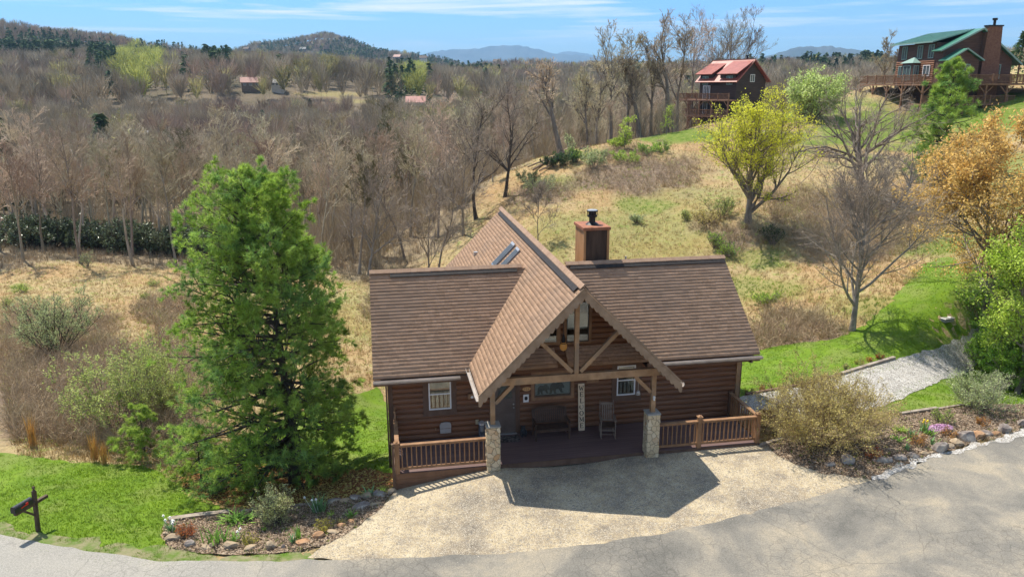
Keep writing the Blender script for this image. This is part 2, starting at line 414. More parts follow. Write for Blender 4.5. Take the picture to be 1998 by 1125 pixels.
def drape(name, P, m, eps, spacing=.5, step=.14, jag=.06, seed=1, kind='structure', smooth=1, bump=0):
    if smooth: P = smooth_path(P, smooth)
    o = densify(P, step, jag, seed)
    x0, y0 = o.min(0); x1, y1 = o.max(0)
    X, Y = np.meshgrid(np.arange(x0, x1, spacing), np.arange(y0, y1, spacing)); X = X.ravel(); Y = Y.ravel()
    k = inpoly(X, Y, o); X, Y = X[k], Y[k]
    vs = [Vector(p) for p in o]+[Vector((a, b)) for a, b in zip(X, Y)]
    n = len(o)
    V, E, Fc, *_ = delaunay_2d_cdt(vs, [], [list(range(n))], 1, 1e-5)
    V = np.array([tuple(v) for v in V]); z = terr(V[:, 0], V[:, 1])+eps
    if bump:
        z += bump*(vnoise(V[:, 0], V[:, 1], .3, 5)+vnoise(V[:, 0], V[:, 1], .9, 6)-1)
    Fc = np.array([f for f in Fc if len(f) == 3])
    a = V[Fc[:, 1]]-V[Fc[:, 0]]; b = V[Fc[:, 2]]-V[Fc[:, 0]]
    fl = (a[:, 0]*b[:, 1]-a[:, 1]*b[:, 0]) < 0; Fc[fl] = Fc[fl][:, ::-1]
    ob = link(name, fmesh(name, np.concatenate([V, z[:, None]], 1), Fc, smooth=True), m)
    tag(ob, kind=kind); return ob, o

def gravel_mat(name, cols, chips, bump=.02, sc1=.5, patchc=None):
    """stony surface: fine coloured chips over a blotchy base"""
    m = bpy.data.materials.new(name); m.use_nodes = True; t = m.node_tree; b = t.nodes['Principled BSDF']; lk = t.links.new
    b.inputs['Roughness'].default_value = .92; b.inputs['Specular IOR Level'].default_value = .15
    co = _n(t, 'ShaderNodeTexCoord')
    n = _n(t, 'ShaderNodeTexNoise'); n.inputs['Scale'].default_value = sc1; n.inputs['Detail'].default_value = 8; n.inputs['Roughness'].default_value = .7
    lk(co.outputs['Object'], n.inputs['Vector'])
    r = _n(t, 'ShaderNodeValToRGB'); e = r.color_ramp.elements
    while len(e) < len(cols): e.new(.5)
    for k, (p, c) in enumerate(cols): e[k].position = p; e[k].color = (*c, 1)
    lk(n.outputs[0], r.inputs[0]); src = r.outputs[0]
    for s, colr, lo, hi, dens in chips:
        v = _n(t, 'ShaderNodeTexVoronoi'); v.inputs['Scale'].default_value = s; lk(co.outputs['Object'], v.inputs['Vector'])
        sp = _n(t, 'ShaderNodeSeparateColor'); lk(v.outputs['Color'], sp.inputs[0])
        nn = _n(t, 'ShaderNodeTexNoise'); nn.inputs['Scale'].default_value = s*.12; nn.inputs['Detail'].default_value = 4; lk(co.outputs['Object'], nn.inputs['Vector'])
        ad = _n(t, 'ShaderNodeMath', operation='ADD'); lk(sp.outputs[0], ad.inputs[0]); lk(nn.outputs[0], ad.inputs[1])
        mr_ = _n(t, 'ShaderNodeMapRange'); mr_.inputs[1].default_value = 2-dens-.5; mr_.inputs[2].default_value = 2-dens-.45
        lk(ad.outputs[0], mr_.inputs[0])
        mr_.inputs[3].default_value = 0; mr_.inputs[4].default_value = .85
        mxx = _n(t, 'ShaderNodeMixRGB'); mxx.inputs[2].default_value = (*colr, 1); lk(mr_.outputs[0], mxx.inputs[0]); lk(src, mxx.inputs[1]); src = mxx.outputs[0]
    lk(src, b.inputs['Base Color'])
    v = _n(t, 'ShaderNodeTexVoronoi'); v.inputs['Scale'].default_value = chips[0][0] if chips else 15; lk(co.outputs['Object'], v.inputs['Vector'])
    bp = _n(t, 'ShaderNodeBump'); bp.inputs['Distance'].default_value = bump; lk(v.outputs['Distance'], bp.inputs['Height']); lk(bp.outputs[0], b.inputs['Normal'])
    return m
def asphalt_mat():
    m = bpy.data.materials.new('old_asphalt'); m.use_nodes = True; t = m.node_tree; b = t.nodes['Principled BSDF']; lk = t.links.new
    b.inputs['Roughness'].default_value = .9; b.inputs['Specular IOR Level'].default_value = .2
    co = _n(t, 'ShaderNodeTexCoord'); o = co.outputs['Object']
    def noise(s, d=6, r=.6, dist=0):
        n = _n(t, 'ShaderNodeTexNoise'); n.inputs['Scale'].default_value = s; n.inputs['Detail'].default_value = d; n.inputs['Roughness'].default_value = r
        n.inputs['Distortion'].default_value = dist; lk(o, n.inputs['Vector']); return n
    r = _n(t, 'ShaderNodeValToRGB'); e = r.color_ramp.elements; e.new(.5); e.new(.6)
    for k, (p, c) in enumerate([(.34, (.14,.135,.12)), (.45, (.195,.183,.158)), (.54, (.255,.232,.19)), (.64, (.34,.295,.22))]): e[k].position = p; e[k].color = (*c, 1)
    lk(noise(.42, 7, .62, .4).outputs[0], r.inputs[0])
    # the paler gravelly edge lane towards the mailbox
    sx = _n(t, 'ShaderNodeSeparateXYZ'); lk(o, sx.inputs[0])
    mrx = _n(t, 'ShaderNodeMapRange'); mrx.inputs[1].default_value = -4; mrx.inputs[2].default_value = -9; lk(sx.outputs[0], mrx.inputs[0])
    pale = _n(t, 'ShaderNodeMixRGB'); pale.inputs[2].default_value = (.34, .325, .29, 1)
    mm = _n(t, 'ShaderNodeMath', operation='MULTIPLY'); mm.inputs[1].default_value = .75; lk(mrx.outputs[0], mm.inputs[0])
    lk(mm.outputs[0], pale.inputs[0]); lk(r.outputs[0], pale.inputs[1])
    fine = _n(t, 'ShaderNodeMixRGB', blend_type='OVERLAY'); fine.inputs[0].default_value = .95
    lk(pale.outputs[0], fine.inputs[1]); lk(noise(26, 4, .85).outputs[0], fine.inputs[2])
    # fine crazing in patches, and a few long cracks
    wv = _n(t, 'ShaderNodeMixRGB', blend_type='ADD'); wv.inputs[0].default_value = .22; lk(o, wv.inputs[1]); lk(noise(2.2, 3).outputs['Color'], wv.inputs[2])
    def cracks(s, wd, a, b_, ns):
        v = _n(t, 'ShaderNodeTexVoronoi', feature='DISTANCE_TO_EDGE'); v.inputs['Scale'].default_value = s; lk(wv.outputs[0], v.inputs['Vector'])
        q = _n(t, 'ShaderNodeMapRange'); q.inputs[1].default_value = 0; q.inputs[2].default_value = wd; q.inputs[3].default_value = 1; q.inputs[4].default_value = 0
        lk(v.outputs[0], q.inputs[0])
        k = _n(t, 'ShaderNodeMapRange'); k.inputs[1].default_value = a; k.inputs[2].default_value = b_; lk(noise(ns, 3).outputs[0], k.inputs[0])
        z = _n(t, 'ShaderNodeMath', operation='MULTIPLY'); lk(q.outputs[0], z.inputs[0]); lk(k.outputs[0], z.inputs[1]); return z.outputs[0]
    c1 = cracks(3.4, .06, .46, .56, .30); c2 = cracks(.30, .006, .45, .5, .15)
    mxx = _n(t, 'ShaderNodeMath', operation='MAXIMUM'); lk(c1, mxx.inputs[0]); lk(c2, mxx.inputs[1])
    m8 = _n(t, 'ShaderNodeMath', operation='MULTIPLY'); m8.inputs[1].default_value = .38; lk(mxx.outputs[0], m8.inputs[0])
    dk = _n(t, 'ShaderNodeMixRGB'); dk.inputs[2].default_value = (.055, .05, .045, 1); lk(m8.outputs[0], dk.inputs[0]); lk(fine.outputs[0], dk.inputs[1])
    lk(dk.outputs[0], b.inputs['Base Color'])
    bp = _n(t, 'ShaderNodeBump'); bp.inputs['Distance'].default_value = .012; lk(noise(60, 3, .8).outputs[0], bp.inputs['Height']); lk(bp.outputs[0], b.inputs['Normal'])
    return m
M = {}
M['asphalt'] = asphalt_mat()
M['tan_gravel'] = gravel_mat('tan_gravel', [(.36, (.15,.128,.10)), (.45, (.27,.22,.15)), (.52, (.41,.33,.205)), (.62, (.49,.41,.27))],
                             [(60, (.50,.45,.36), 0, 0, .30), (52, (.25,.21,.16), 0, 0, .28), (30, (.20,.18,.15), 0, 0, .14)], .004, .55)
M['grey_gravel'] = gravel_mat('grey_gravel', [(.3, (.26,.245,.22)), (.5, (.36,.345,.31)), (.7, (.46,.44,.40))],
                              [(30, (.54,.52,.48), 0, 0, .5), (26, (.22,.205,.185), 0, 0, .4)], .012, 1.2)
M['mulch'] = gravel_mat('mulch', [(.3, (.10,.066,.042)), (.45, (.19,.13,.085)), (.6, (.27,.19,.125)), (.75, (.33,.25,.17))],
                        [(30, (.42,.34,.25), 0, 0, .45), (24, (.07,.05,.035), 0, 0, .4)], .02, 1.6)
M['needles'] = gravel_mat('pine_needle_litter', [(.3, (.13,.055,.02)), (.5, (.24,.11,.042)), (.7, (.33,.17,.07))],
                          [(26, (.09,.04,.018), 0, 0, .4)], .015, 1.5)
M['turf'] = mat('mown_turf', (.08,.15,.006), (.14,.225,.012), 1.3, .95, .02, 14, lo=.3, hi=.7, c3=(.15,.20,.035), s3=.6)
M['turf_dry'] = mat('worn_turf', (.085,.15,.015), (.22,.20,.11), 2.6, .95, .02, 14, lo=.35, hi=.6)

lawnL = px_path([(-330,905),(-150,893),(0,888),(80,892),(170,902),(260,908),(330,925),(370,965),(450,995),(330,1006),(316,1050),(330,1090),(440,1112),(300,1112),(200,1103),(120,1088),(60,1070),(0,1060),(-200,1040),(-330,1028)])
lawnB = px_path([(330,925),(420,880),(560,815),(640,785),(700,766),(752,752)])+[h2w(-3.0,8)[:2], h2w(-3.1,2.4)[:2], h2w(-3.1,.6)[:2]]+px_path([(768,935),(700,925),(600,918),(450,925)])
lawnR = px_path([(1425,735),(1452,700),(1490,682),(1560,668),(1620,662),(1680,640),(1715,610),(1750,575),(1790,545),(1812,505),(1860,500),(1905,545),(1950,590),(1960,618),(1935,640),(1905,665),(1860,690),(1800,710),(1745,722),(1650,748),(1560,772),(1440,792)])
lawnS = px_path([(1700,808),(1730,780),(1760,758),(1840,728),(1880,700),(1950,690),(2040,750),(2040,792),(1960,792),(1870,795),(1800,805)])
drape('lawn', lawnL, M['turf'], .03, seed=2, jag=.15)
drape('lawn', lawnB, M['turf'], .026, seed=3, jag=.10)
drape('lawn', lawnR, M['turf'], .03, seed=4, jag=.22)
drape('lawn', lawnS, M['turf'], .03, seed=5, jag=.15)
needle_bed = px_path([(330,940),(420,912),(520,905),(640,915),(740,918)])+[h2w(-3.15,.9)[:2]]+px_path([(770,950),(690,975),(560,988),(450,995),(370,975)])
drape('needle_litter', needle_bed, M['needles'], .038, seed=6, jag=.25)
worn = px_path([(-200,1014),(0,1026),(90,1042),(200,1062),(330,1074),(430,1080),(600,1078),(640,1110),(420,1112),(300,1112),(200,1104),(120,1090),(60,1072),(0,1062),(-200,1040)])
drape('worn_verge', worn, M['turf_dry'], .045, seed=8, jag=.35)
tan_ = px_path([(600,1086),(690,1030),(745,988),(772,955)])+[h2w(-3.05,.5)[:2], h2w(9.4,.5)[:2]]+px_path([(1500,872),(1560,900),(1640,925),(1700,938),(1690,962),(1480,1022),(1300,1062),(1100,1088),(900,1102),(680,1106)])
drape('gravel_apron', tan_, M['tan_gravel'], .05, seed=9, jag=.10, smooth=0, bump=.008)
drv = px_path([(1425,790),(1455,774),(1560,753),(1650,729),(1745,703),(1800,691),(1850,669),(1900,646),(1925,631),(1965,610),(2060,590),(2060,630),(1985,655),(1945,680),(1900,715),(1860,740),(1780,770),(1700,800),(1600,818),(1485,816),(1450,808)])
drape('gravel_drive', drv, M['grey_gravel'], .052, seed=10, jag=.10, bump=.008)
bedL = px_path([(316,1048),(328,1012),(440,1000),(560,988),(640,982),(700,970),(772,958),(748,988),(692,1032),(640,1064),(600,1080),(500,1084),(400,1081),(330,1074)])
drape('mulch_bed', bedL, M['mulch'], .062, seed=11, jag=.10, bump=.012, spacing=.25, step=.1)
bedR = px_path([(1490,868),(1540,852),(1620,838),(1752,812),(1870,797),(1998,792),(2100,790),(2100,808),(1998,836),(1900,866),(1800,898),(1740,920),(1690,936),(1600,922),(1530,900)])
drape('mulch_bed', bedR, M['mulch'], .062, seed=12, jag=.12, bump=.012, spacing=.25, step=.1)
road = px_path([(-420,1008),(-200,1024),(0,1044),(60,1054),(120,1070),(200,1085),(300,1095),(420,1099),(600,1096),(760,1092),(900,1088),(1100,1072),(1300,1044),(1480,1003),(1680,943),(1760,915),(1850,887),(1998,845),(2200,795),(2500,720)])+[(60,22),(60,3),(0,3),(-45,3),(-45,14)]
drape('road', road, M['asphalt'], .07, seed=13, jag=.07, smooth=0, spacing=.6)
# pale grit washed out along the road edge by the right bed
wash = px_path([(1700,928),(1780,905),(1850,880),(1920,858),(1998,835),(2100,805),(2100,818),(1998,848),(1920,870),(1850,892),(1780,915),(1700,942)])
M['grit'] = gravel_mat('white_grit', [(.3, (.38,.36,.33)), (.7, (.62,.60,.56))], [(30, (.25,.23,.20), 0, 0, .5)], .01, 1.6)
drape('washed_grit', wash, M['grit'], .078, seed=14, jag=.18)
# ------------------------------------------------------------ the log cabin
M['shingle'] = mat('roof_shingle', (.31,.195,.125), (.41,.27,.18), 12, .9, .006, 60, tint=.14, c3=(.33,.22,.15), s3=.5, detail=6, spec=.15)
M['ridge'] = mat('ridge_shingle', (.27,.175,.12), (.34,.23,.16), 4, .9, .006, 50)
M['vent'] = mat('ridge_vent', (.018,.015,.014), (.035,.03,.028), 8, .7)
M['log'] = mat('log_siding', (.12,.055,.028), (.205,.10,.052), 3, .55, .006, 20, stretch=(.25, 1, 3), c3=(.19,.08,.036), s3=.7, spec=.35)
M['log_low'] = M['log']
M['trim'] = mat('brown_trim', (.10,.058,.037), (.15,.09,.06), 3, .7, .004, 30, stretch=(1, 1, .4))
M['timber'] = mat('weathered_timber', (.26,.155,.08), (.42,.265,.145), 3, .75, .006, 24, stretch=(1, 1, 1), c3=(.24,.17,.11), s3=1.5)
M['cedar'] = mat('stained_cedar', (.20,.105,.052), (.31,.175,.09), 4, .6, .004, 24, stretch=(1, 1, .5))
M['barge'] = mat('barge_board', (.22,.15,.095), (.31,.22,.145), 3, .8, .004, 20)
M['soffit'] = mat('soffit_board', (.20,.12,.065), (.27,.17,.10), 4, .8, .004, 20)
M['deckp'] = mat('painted_deck', (.12,.075,.07), (.17,.11,.10), 2, .55, .003, 30, stretch=(.2, 3, 1))
M['fascia'] = mat('deck_fascia', (.14,.07,.038), (.20,.105,.058), 3, .65, .004, 20)
M['white'] = mat('white_frame', (.72,.71,.68), None, rough=.5)
M['gutter'] = mat('gutter_metal', (.55,.50,.46), (.42,.37,.33), 3, .35, metal=.35)
M['dgutter'] = mat('gutter_brown', (.10,.06,.04), (.14,.085,.06), 3, .4)
M['steel'] = mat('dark_steel', (.10,.10,.105), (.20,.20,.21), 5, .35, metal=.8)
M['black'] = mat('black_metal', (.016,.016,.018), None, rough=.45)
M['room'] = mat('dark_room', (.05,.04,.035), (.09,.07,.055), 3, .9)
M['curtain'] = mat('cream_curtain', (.62,.52,.38), (.78,.68,.52), 8, .9, trans=.2)
M['bark_brown'] = mat('rust_cap', (.24,.09,.045), (.36,.15,.08), 6, .7)
M['chim_sunlit'] = mat('chimney_board_sunlit', (.34,.17,.07), (.46,.25,.11), 3, .75, .004, 20, stretch=(2, 2, .3))  # bright board tone: sunlight on the left face put into the colour
M['chim_shaded'] = mat('chimney_board_shaded', (.05,.03,.02), (.095,.058,.038), 3, .8, .004, 20, stretch=(2, 2, .3))  # same boarding darkened: shade of the front face put into the colour
M['plaque'] = mat('cream_board', (.62,.48,.31), (.72,.58,.40), 5, .7)
M['ink'] = mat('black_ink', (.02,.018,.018), None, rough=.6)
M['shade'] = mat('window_blind', (.30,.29,.25), (.40,.385,.34), 4, .8)
M['interior_cream'] = mat('cream_mirrored_wall', (.66,.64,.56), None, rough=.6)
M['doorp'] = mat('brown_door', (.105,.078,.062), (.14,.105,.085), 3, .5)
M['sill'] = mat('metal_sill', (.45,.44,.42), None, rough=.35, metal=.5)
def glass_mat(name, refl=.35, c=(.02, .02, .02)):
    m = bpy.data.materials.new(name); m.use_nodes = True; t = m.node_tree; lk = t.links.new; t.nodes.clear()
    o = _n(t, 'ShaderNodeOutputMaterial'); g = _n(t, 'ShaderNodeBsdfGlossy'); g.inputs['Roughness'].default_value = .03
    tr = _n(t, 'ShaderNodeBsdfTransparent'); tr.inputs[0].default_value = (.82, .86, .84, 1)
    f = _n(t, 'ShaderNodeFresnel'); f.inputs[0].default_value = 1.5
    a = _n(t, 'ShaderNodeMath', operation='ADD'); a.inputs[1].default_value = refl; a.use_clamp = True; lk(f.outputs[0], a.inputs[0])
    x = _n(t, 'ShaderNodeMixShader'); lk(a.outputs[0], x.inputs[0]); lk(tr.outputs[0], x.inputs[1]); lk(g.outputs[0], x.inputs[2]); lk(x.outputs[0], o.inputs['Surface'])
    return m
M['glass'] = glass_mat('window_glass', .12)
M['skypane'] = mat('tinted_skylight', (.06,.075,.09), (.09,.105,.125), 2, .6, spec=.1)
def stone_mat(name, scale, cols, mortar, wd=.05):
    m = bpy.data.materials.new(name); m.use_nodes = True; t = m.node_tree; b = t.nodes['Principled BSDF']; lk = t.links.new
    b.inputs['Roughness'].default_value = .85
    co = _n(t, 'ShaderNodeTexCoord'); nz = _n(t, 'ShaderNodeTexNoise'); nz.inputs['Scale'].default_value = 3
    lk(co.outputs['Object'], nz.inputs['Vector'])
    ad = _n(t, 'ShaderNodeMixRGB', blend_type='ADD'); ad.inputs[0].default_value = .18; lk(co.outputs['Object'], ad.inputs[1]); lk(nz.outputs['Color'], ad.inputs[2])
    v = _n(t, 'ShaderNodeTexVoronoi'); v2 = _n(t, 'ShaderNodeTexVoronoi', feature='DISTANCE_TO_EDGE')
    for q in (v, v2): q.inputs['Scale'].default_value = scale; lk(ad.outputs[0], q.inputs['Vector'])
    sp = _n(t, 'ShaderNodeSeparateColor'); lk(v.outputs['Color'], sp.inputs[0])
    r = _n(t, 'ShaderNodeValToRGB'); e = r.color_ramp.elements
    while len(e) < len(cols): e.new(.5)
    for k, c in enumerate(cols): e[k].position = k/(len(cols)-1); e[k].color = (*c, 1)
    lk(sp.outputs[0], r.inputs[0])
    q = _n(t, 'ShaderNodeMapRange'); q.inputs[2].default_value = wd; lk(v2.outputs[0], q.inputs[0])
    mx_ = _n(t, 'ShaderNodeMixRGB'); mx_.inputs[1].default_value = (*mortar, 1); lk(q.outputs[0], mx_.inputs[0]); lk(r.outputs[0], mx_.inputs[2])
    lk(mx_.outputs[0], b.inputs['Base Color'])
    bp = _n(t, 'ShaderNodeBump'); bp.inputs['Distance'].default_value = .02; lk(q.outputs[0], bp.inputs['Height']); lk(bp.outputs[0], b.inputs['Normal'])
    return m
M['stone'] = stone_mat('pillar_stone', 5.2, [(.50,.38,.22), (.66,.53,.33), (.56,.43,.26), (.70,.59,.40), (.50,.30,.14)], (.20,.15,.10))
M['capstone'] = mat('pillar_cap', (.26,.25,.22), (.36,.34,.30), 5, .85, .004, 30)

cabin = thing('log_cabin', 'brown log cabin with shingle roof and steep timber framed gable over its front porch', 'cabin', (HX, HY, 0), TH)

def roof_slope(o, a, s, La, Ls, seed, course=.15, base=.10, name='roof', parent=cabin, m='shingle', a0=None):
    """a shingled slope: overlapping tabs laid in courses over a solid deck"""
    o = np.array(o, float); a = np.array(a, float); s = np.array(s, float); n = np.cross(a, s)
    if n[2] < 0: n = -n
    R = rng(seed); V = []; F = []; T = []
    nc = int(round(Ls/course)); course = Ls/nc
    for i in range(nc):
        x = -R.rand()*.3
        while x < La:
            wd = R.uniform(.13, .36); x0, x1 = max(0, x), min(La, x+wd); x += wd
            if x1-x0 < .01: continue
            h = base+.009+(.004 if R.rand() < .4 else 0); lip = R.uniform(-.006, .006)
            p = [o+a*x0+s*(i*course-.012+lip)+n*h, o+a*x1+s*(i*course-.012+lip)+n*h, o+a*x1+s*(i+1)*course+n*(base+.002), o+a*x0+s*(i+1)*course+n*(base+.002),
                 o+a*x0+s*(i*course-.012+lip)+n*(base-.02), o+a*x1+s*(i*course-.012+lip)+n*(base-.02)]
            k = len(V); V += p; F += [(k, k+1, k+2, k+3), (k+4, k+5, k+1, k), (k+3, k+4, k, k+3) if False else (k+4, k, k+3, k+3)]
            F = F[:-1]; t = R.rand(); T += [t, t*.6]
    q = [o, o+a*La, o+a*La+s*Ls, o+s*Ls]; k = len(V)
    V += q+[x+n*(base) for x in q]
    F += [(k+3, k+2, k+1, k), (k, k+1, k+5, k+4), (k+1, k+2, k+6, k+5), (k+2, k+3, k+7, k+6), (k+3, k, k+4, k+7), (k+4, k+5, k+6, k+7)]; T += [.5]*6
    F = np.array(F)
    nn = np.cross(np.array(V)[F[:, 1]]-np.array(V)[F[:, 0]], np.array(V)[F[:, 2]]-np.array(V)[F[:, 0]])
    return link(name, fmesh(name, np.array(V), F, col=np.array(T)), M[m], parent)
UL, UR, VW, VB = -3.197, 9.517, 2.579, 8.15
RL, RRt, VE, ZE, VR, ZR = -3.75, 10.04, 1.921, 2.66, 5.366, 5.44
GM, GZ, GH, GS, GV0, GV1 = 2.741, 6.096, 3.263, .9967, -.603, 15.5
kf = 1/math.hypot(1, (ZR-ZE)/(VR-VE)); sf = (0, kf, kf*(ZR-ZE)/(VR-VE)); Lf = (VR-VE)/kf
kg = 1/math.hypot(1, GS); Lg = GH/kg
B = .115   # covering thickness above the structural plane
dn = lambda v: np.array(v)
# wings: front and rear slopes; the surface measured in the photo is the top of the shingles
nf = np.cross((1, 0, 0), sf)
def lower(o, n, h=.13): return np.array(o)-np.array(n)*h
roof = roof_slope(lower((RL, VE, ZE), nf), (1, 0, 0), sf, GM-RL-.2, Lf, 1)
roof_slope(lower((GM+.2, VE, ZE), nf), (1, 0, 0), sf, RRt-GM-.2, Lf, 2)
sb = (0, -sf[1], sf[2]); nb = np.cross(sb, (1, 0, 0))
roof_slope(lower((RL, 2*VR-VE, ZE), nb), (1, 0, 0), sb, RRt-RL, Lf, 3)
sl = (kg, 0, kg*GS); nl = np.cross((0, -1, 0), sl); nl = nl if nl[2] > 0 else -nl
sr_ = (-kg, 0, kg*GS); nr_ = np.array([-nl[0], 0, nl[2]])
roof_slope(lower((GM-GH, GV0, GZ-GH*GS), nl), (0, 1, 0), sl, GV1-GV0, Lg, 4)
roof_slope(lower((GM+GH, GV0, GZ-GH*GS), nr_), (0, 1, 0), sr_, GV1-GV0, Lg, 5)
# ridge caps and vents
def ridge(u0, u1, v, z, ax, vent):
    m = MB(); mv = MB()
    if ax == 'x': prof = lambda w_, h: [(v-w_, z-w_*.8+h), (v, z+h), (v+w_, z-w_*.8+h), (v+w_, z-w_*.8+h-.03), (v, z+h-.04), (v-w_, z-w_*.8+h-.03)]
    else: prof = lambda w_, h: [(v-w_, z-w_*GS+h), (v, z+h), (v+w_, z-w_*GS+h), (v+w_, z-w_*GS+h-.03), (v, z+h-.04), (v-w_, z-w_*GS+h-.03)]
    x = u0
    R = rng(77)
    while x < u1: 
        e = min(u1, x+.25); m.prism(prof(.13, .075+R.uniform(0, .008)), ax, x, e-.004); x = e
    for a, b in vent: mv.prism(prof(.25, .045), ax, a, b)
    rc = m.build('ridge_cap', M['ridge'], cabin)
    if vent: mv.build('ridge_vent', M['vent'], cabin)
ridge(RL, 1.9, VR, ZR+.02, 'x', [(RL+.75, 1.7)])
ridge(3.6, RRt, VR, ZR+.02, 'x', [(3.75, RRt-.05)])
ridge(GV0, GV1, GM, GZ+.02, 'y', [(GV0+.35, GV1-.5)])

# log siding: rows of half-round logs with the openings left out
def logs(name, u0, u1, z0, z1, v, holes=(), clip=None, ax='u', face=-1, h=.199, bulge=.055, mm=None):
    m = MB(); n = int(round((z1-z0)/h)); hh = (z1-z0)/n
    for i in range(n):
        za, zb = z0+i*hh, z0+(i+1)*hh; zc = (za+zb)/2; a, b = u0, u1
        if clip: a, b = clip(zc, a, b)
        if b-a < .08: continue
        segs = [(a, b)]
        for (h0, h1, k0, k1) in holes:
            if k0 < zc < k1:
                ns = []
                for p, q in segs:
                    if h1 <= p or h0 >= q: ns.append((p, q)); continue
                    if h0 > p: ns.append((p, h0))
                    if h1 < q: ns.append((h1, q))
                segs = ns
        K = 6
        pr = [(v+face*bulge*(math.sin(PI*(k/K))**.6 if 0 < k < K else 0), za+hh*k/K) for k in range(K+1)]+[(v-face*.08, zb), (v-face*.08, za)]
        for p, q in segs:
            if ax == 'u': m.prism(pr, 'x', p, q)
            else: m.prism(pr, 'y', p, q)
    o = m.build(name, mm or M['log'], cabin)
    return o
W1 = (-1.9, -1.12, 1.12, 2.26); W2 = (4.87, 5.56, 1.15, 2.29); WB = (1.83, 3.17, 1.30, 2.15); DO = (.33, 1.21, -.1, 2.09)
UA = (2.30, 2.70, 3.32, 4.2); UB = (2.98, 3.78, 3.30, 4.75); 
gclip = lambda z, a, b: (max(a, GM-(GZ-.2-z)/GS) if z > 2.6 else a, min(b, GM+(GZ-.2-z)/GS) if z > 2.6 else b)
LW = (1.30, 2.64, 3.34, 4.2)
logs('wall', UL, UR, 0, 5.572, VW, [W1, W2, WB, DO, UB, LW], clip=lambda z, a, b: (gclip(z, GM-3.2, GM+3.2) if z > 2.79 else (a, b)))
logs('wall', VW, VB, -.6, 2.6, UL, ax='v', face=-1)
logs('wall', VW, VB, -.4, 2.6, UR, ax='v', face=1)
m = MB(); m.box((UL+.1, VB-.1, -3.2), (UR-.1, VB, 2.6)); m.box((GM-2.9, VB, -4.5), (GM+2.9, GV1-.7, 3.0))
m.prism([(GM-2.9, 3.0), (GM+2.9, 3.0), (GM, 5.7)], 'y', GV1-.85, GV1-.7)
for u_, s_ in ((UL, 1), (UR, -1)):   # wing gable ends above the eaves
    m.prism([(VW, 2.6), (VB, 2.6), (VR, 4.75)], 'x', u_, u_+s_*.1)
m.build('rear_wall', M['log'], cabin)
m = MB(); m.box((UL+.02, VW+.02, -3.5), (UR-.02, VB-.12, -.61)); m.box((UL, 1.0, -1.6), (UL+.12, VW-.02, -.02)); m.build('foundation', M['trim'], cabin)
# corner boards
m = MB(); m.box((UL-.10, VW-.09, -.02), (UL+.07, VW+.02, 2.62)); m.build('corner_board', M['trim'], cabin)
m = MB(); m.box((UL-.13, VW-.12, -1.0), (UL-.07, VW+.10, -.02)); m.build('corner_board', M['trim'], cabin)
m = MB(); m.box((UR-.06, VW-.09, -.02), (UR+.09, VW+.02, 2.62)); m.build('corner_board', M['timber'], cabin)
# boxed eaves, gutters, downpipes
for a, b in ((RL, GM-GH+.25), (GM+GH-.25, RRt)):
    m = MB(); m.box((a+.02, VE-.01, ZE-.30), (b, VE+.03, ZE-.10)); m.box((a+.02, VE+.03, ZE-.30), (b, VW, ZE-.27)); m.build('soffit', M['trim'], cabin)
def gutter(p, q, out, mk='gutter', name='gutter'):
    p, q, out = Vector(p), Vector(q), Vector(out); m = MB(); z = Vector((0, 0, 1)); T_ = .006
    pr = [(0, 0), (0, -.11), (.09, -.11), (.125, -.05), (.125, 0), (.113, 0), (.113, -.045), (.085, -.098), (.012, -.098), (.012, 0)]
    n = len(pr); vs = [p+out*a+z*b for a, b in pr]+[q+out*a+z*b for a, b in pr]
    m.add(vs, [(i, (i+1) % n, (i+1) % n+n, i+n) for i in range(n)]+[tuple(range(n))[::-1], tuple(range(n, 2*n))])
    return m.build(name, M[mk], cabin)
gutter((RL, VE-.012, ZE-.10), (GM-GH-.33, VE-.012, ZE-.10), (0, -1, 0))
gutter((GM+GH+.10, VE-.012, ZE-.10), (RRt+.05, VE-.012, ZE-.10), (0, -1, 0))
gutter((GM-GH-.0, GV0+.02, GZ-GH*GS-.10), (GM-GH-.0, 2.1, GZ-GH*GS-.10), (-1, 0, 0))
gutter((GM+GH+.0, GV0+.02, GZ-GH*GS-.10), (GM+GH+.0, 2.1, GZ-GH*GS-.10), (1, 0, 0))
m = MB(); m.tube((RRt-.35, VE-.07, ZE-.2), (RRt-.35, VE-.07, ZE-.30), .035); m.bar((RRt-.35, VE-.07, ZE-.31), (UR+.13, VW-.1, ZE-.36), .07, .06)
m.tube((UR+.13, VW-.02, ZE-.36), (UR+.13, VW-.02, -.1), .035); m.build('downpipe', M['dgutter'], cabin)
m = MB(); m.bar((RL+.45, VE-.05, ZE-.2), (UL-.13, VW-.15, ZE-.4), .07, .06); m.box((UL-.165, VW-.2, -1.2), (UL-.11, VW-.13, ZE-.36)); m.build('downpipe', M['dgutter'], cabin)
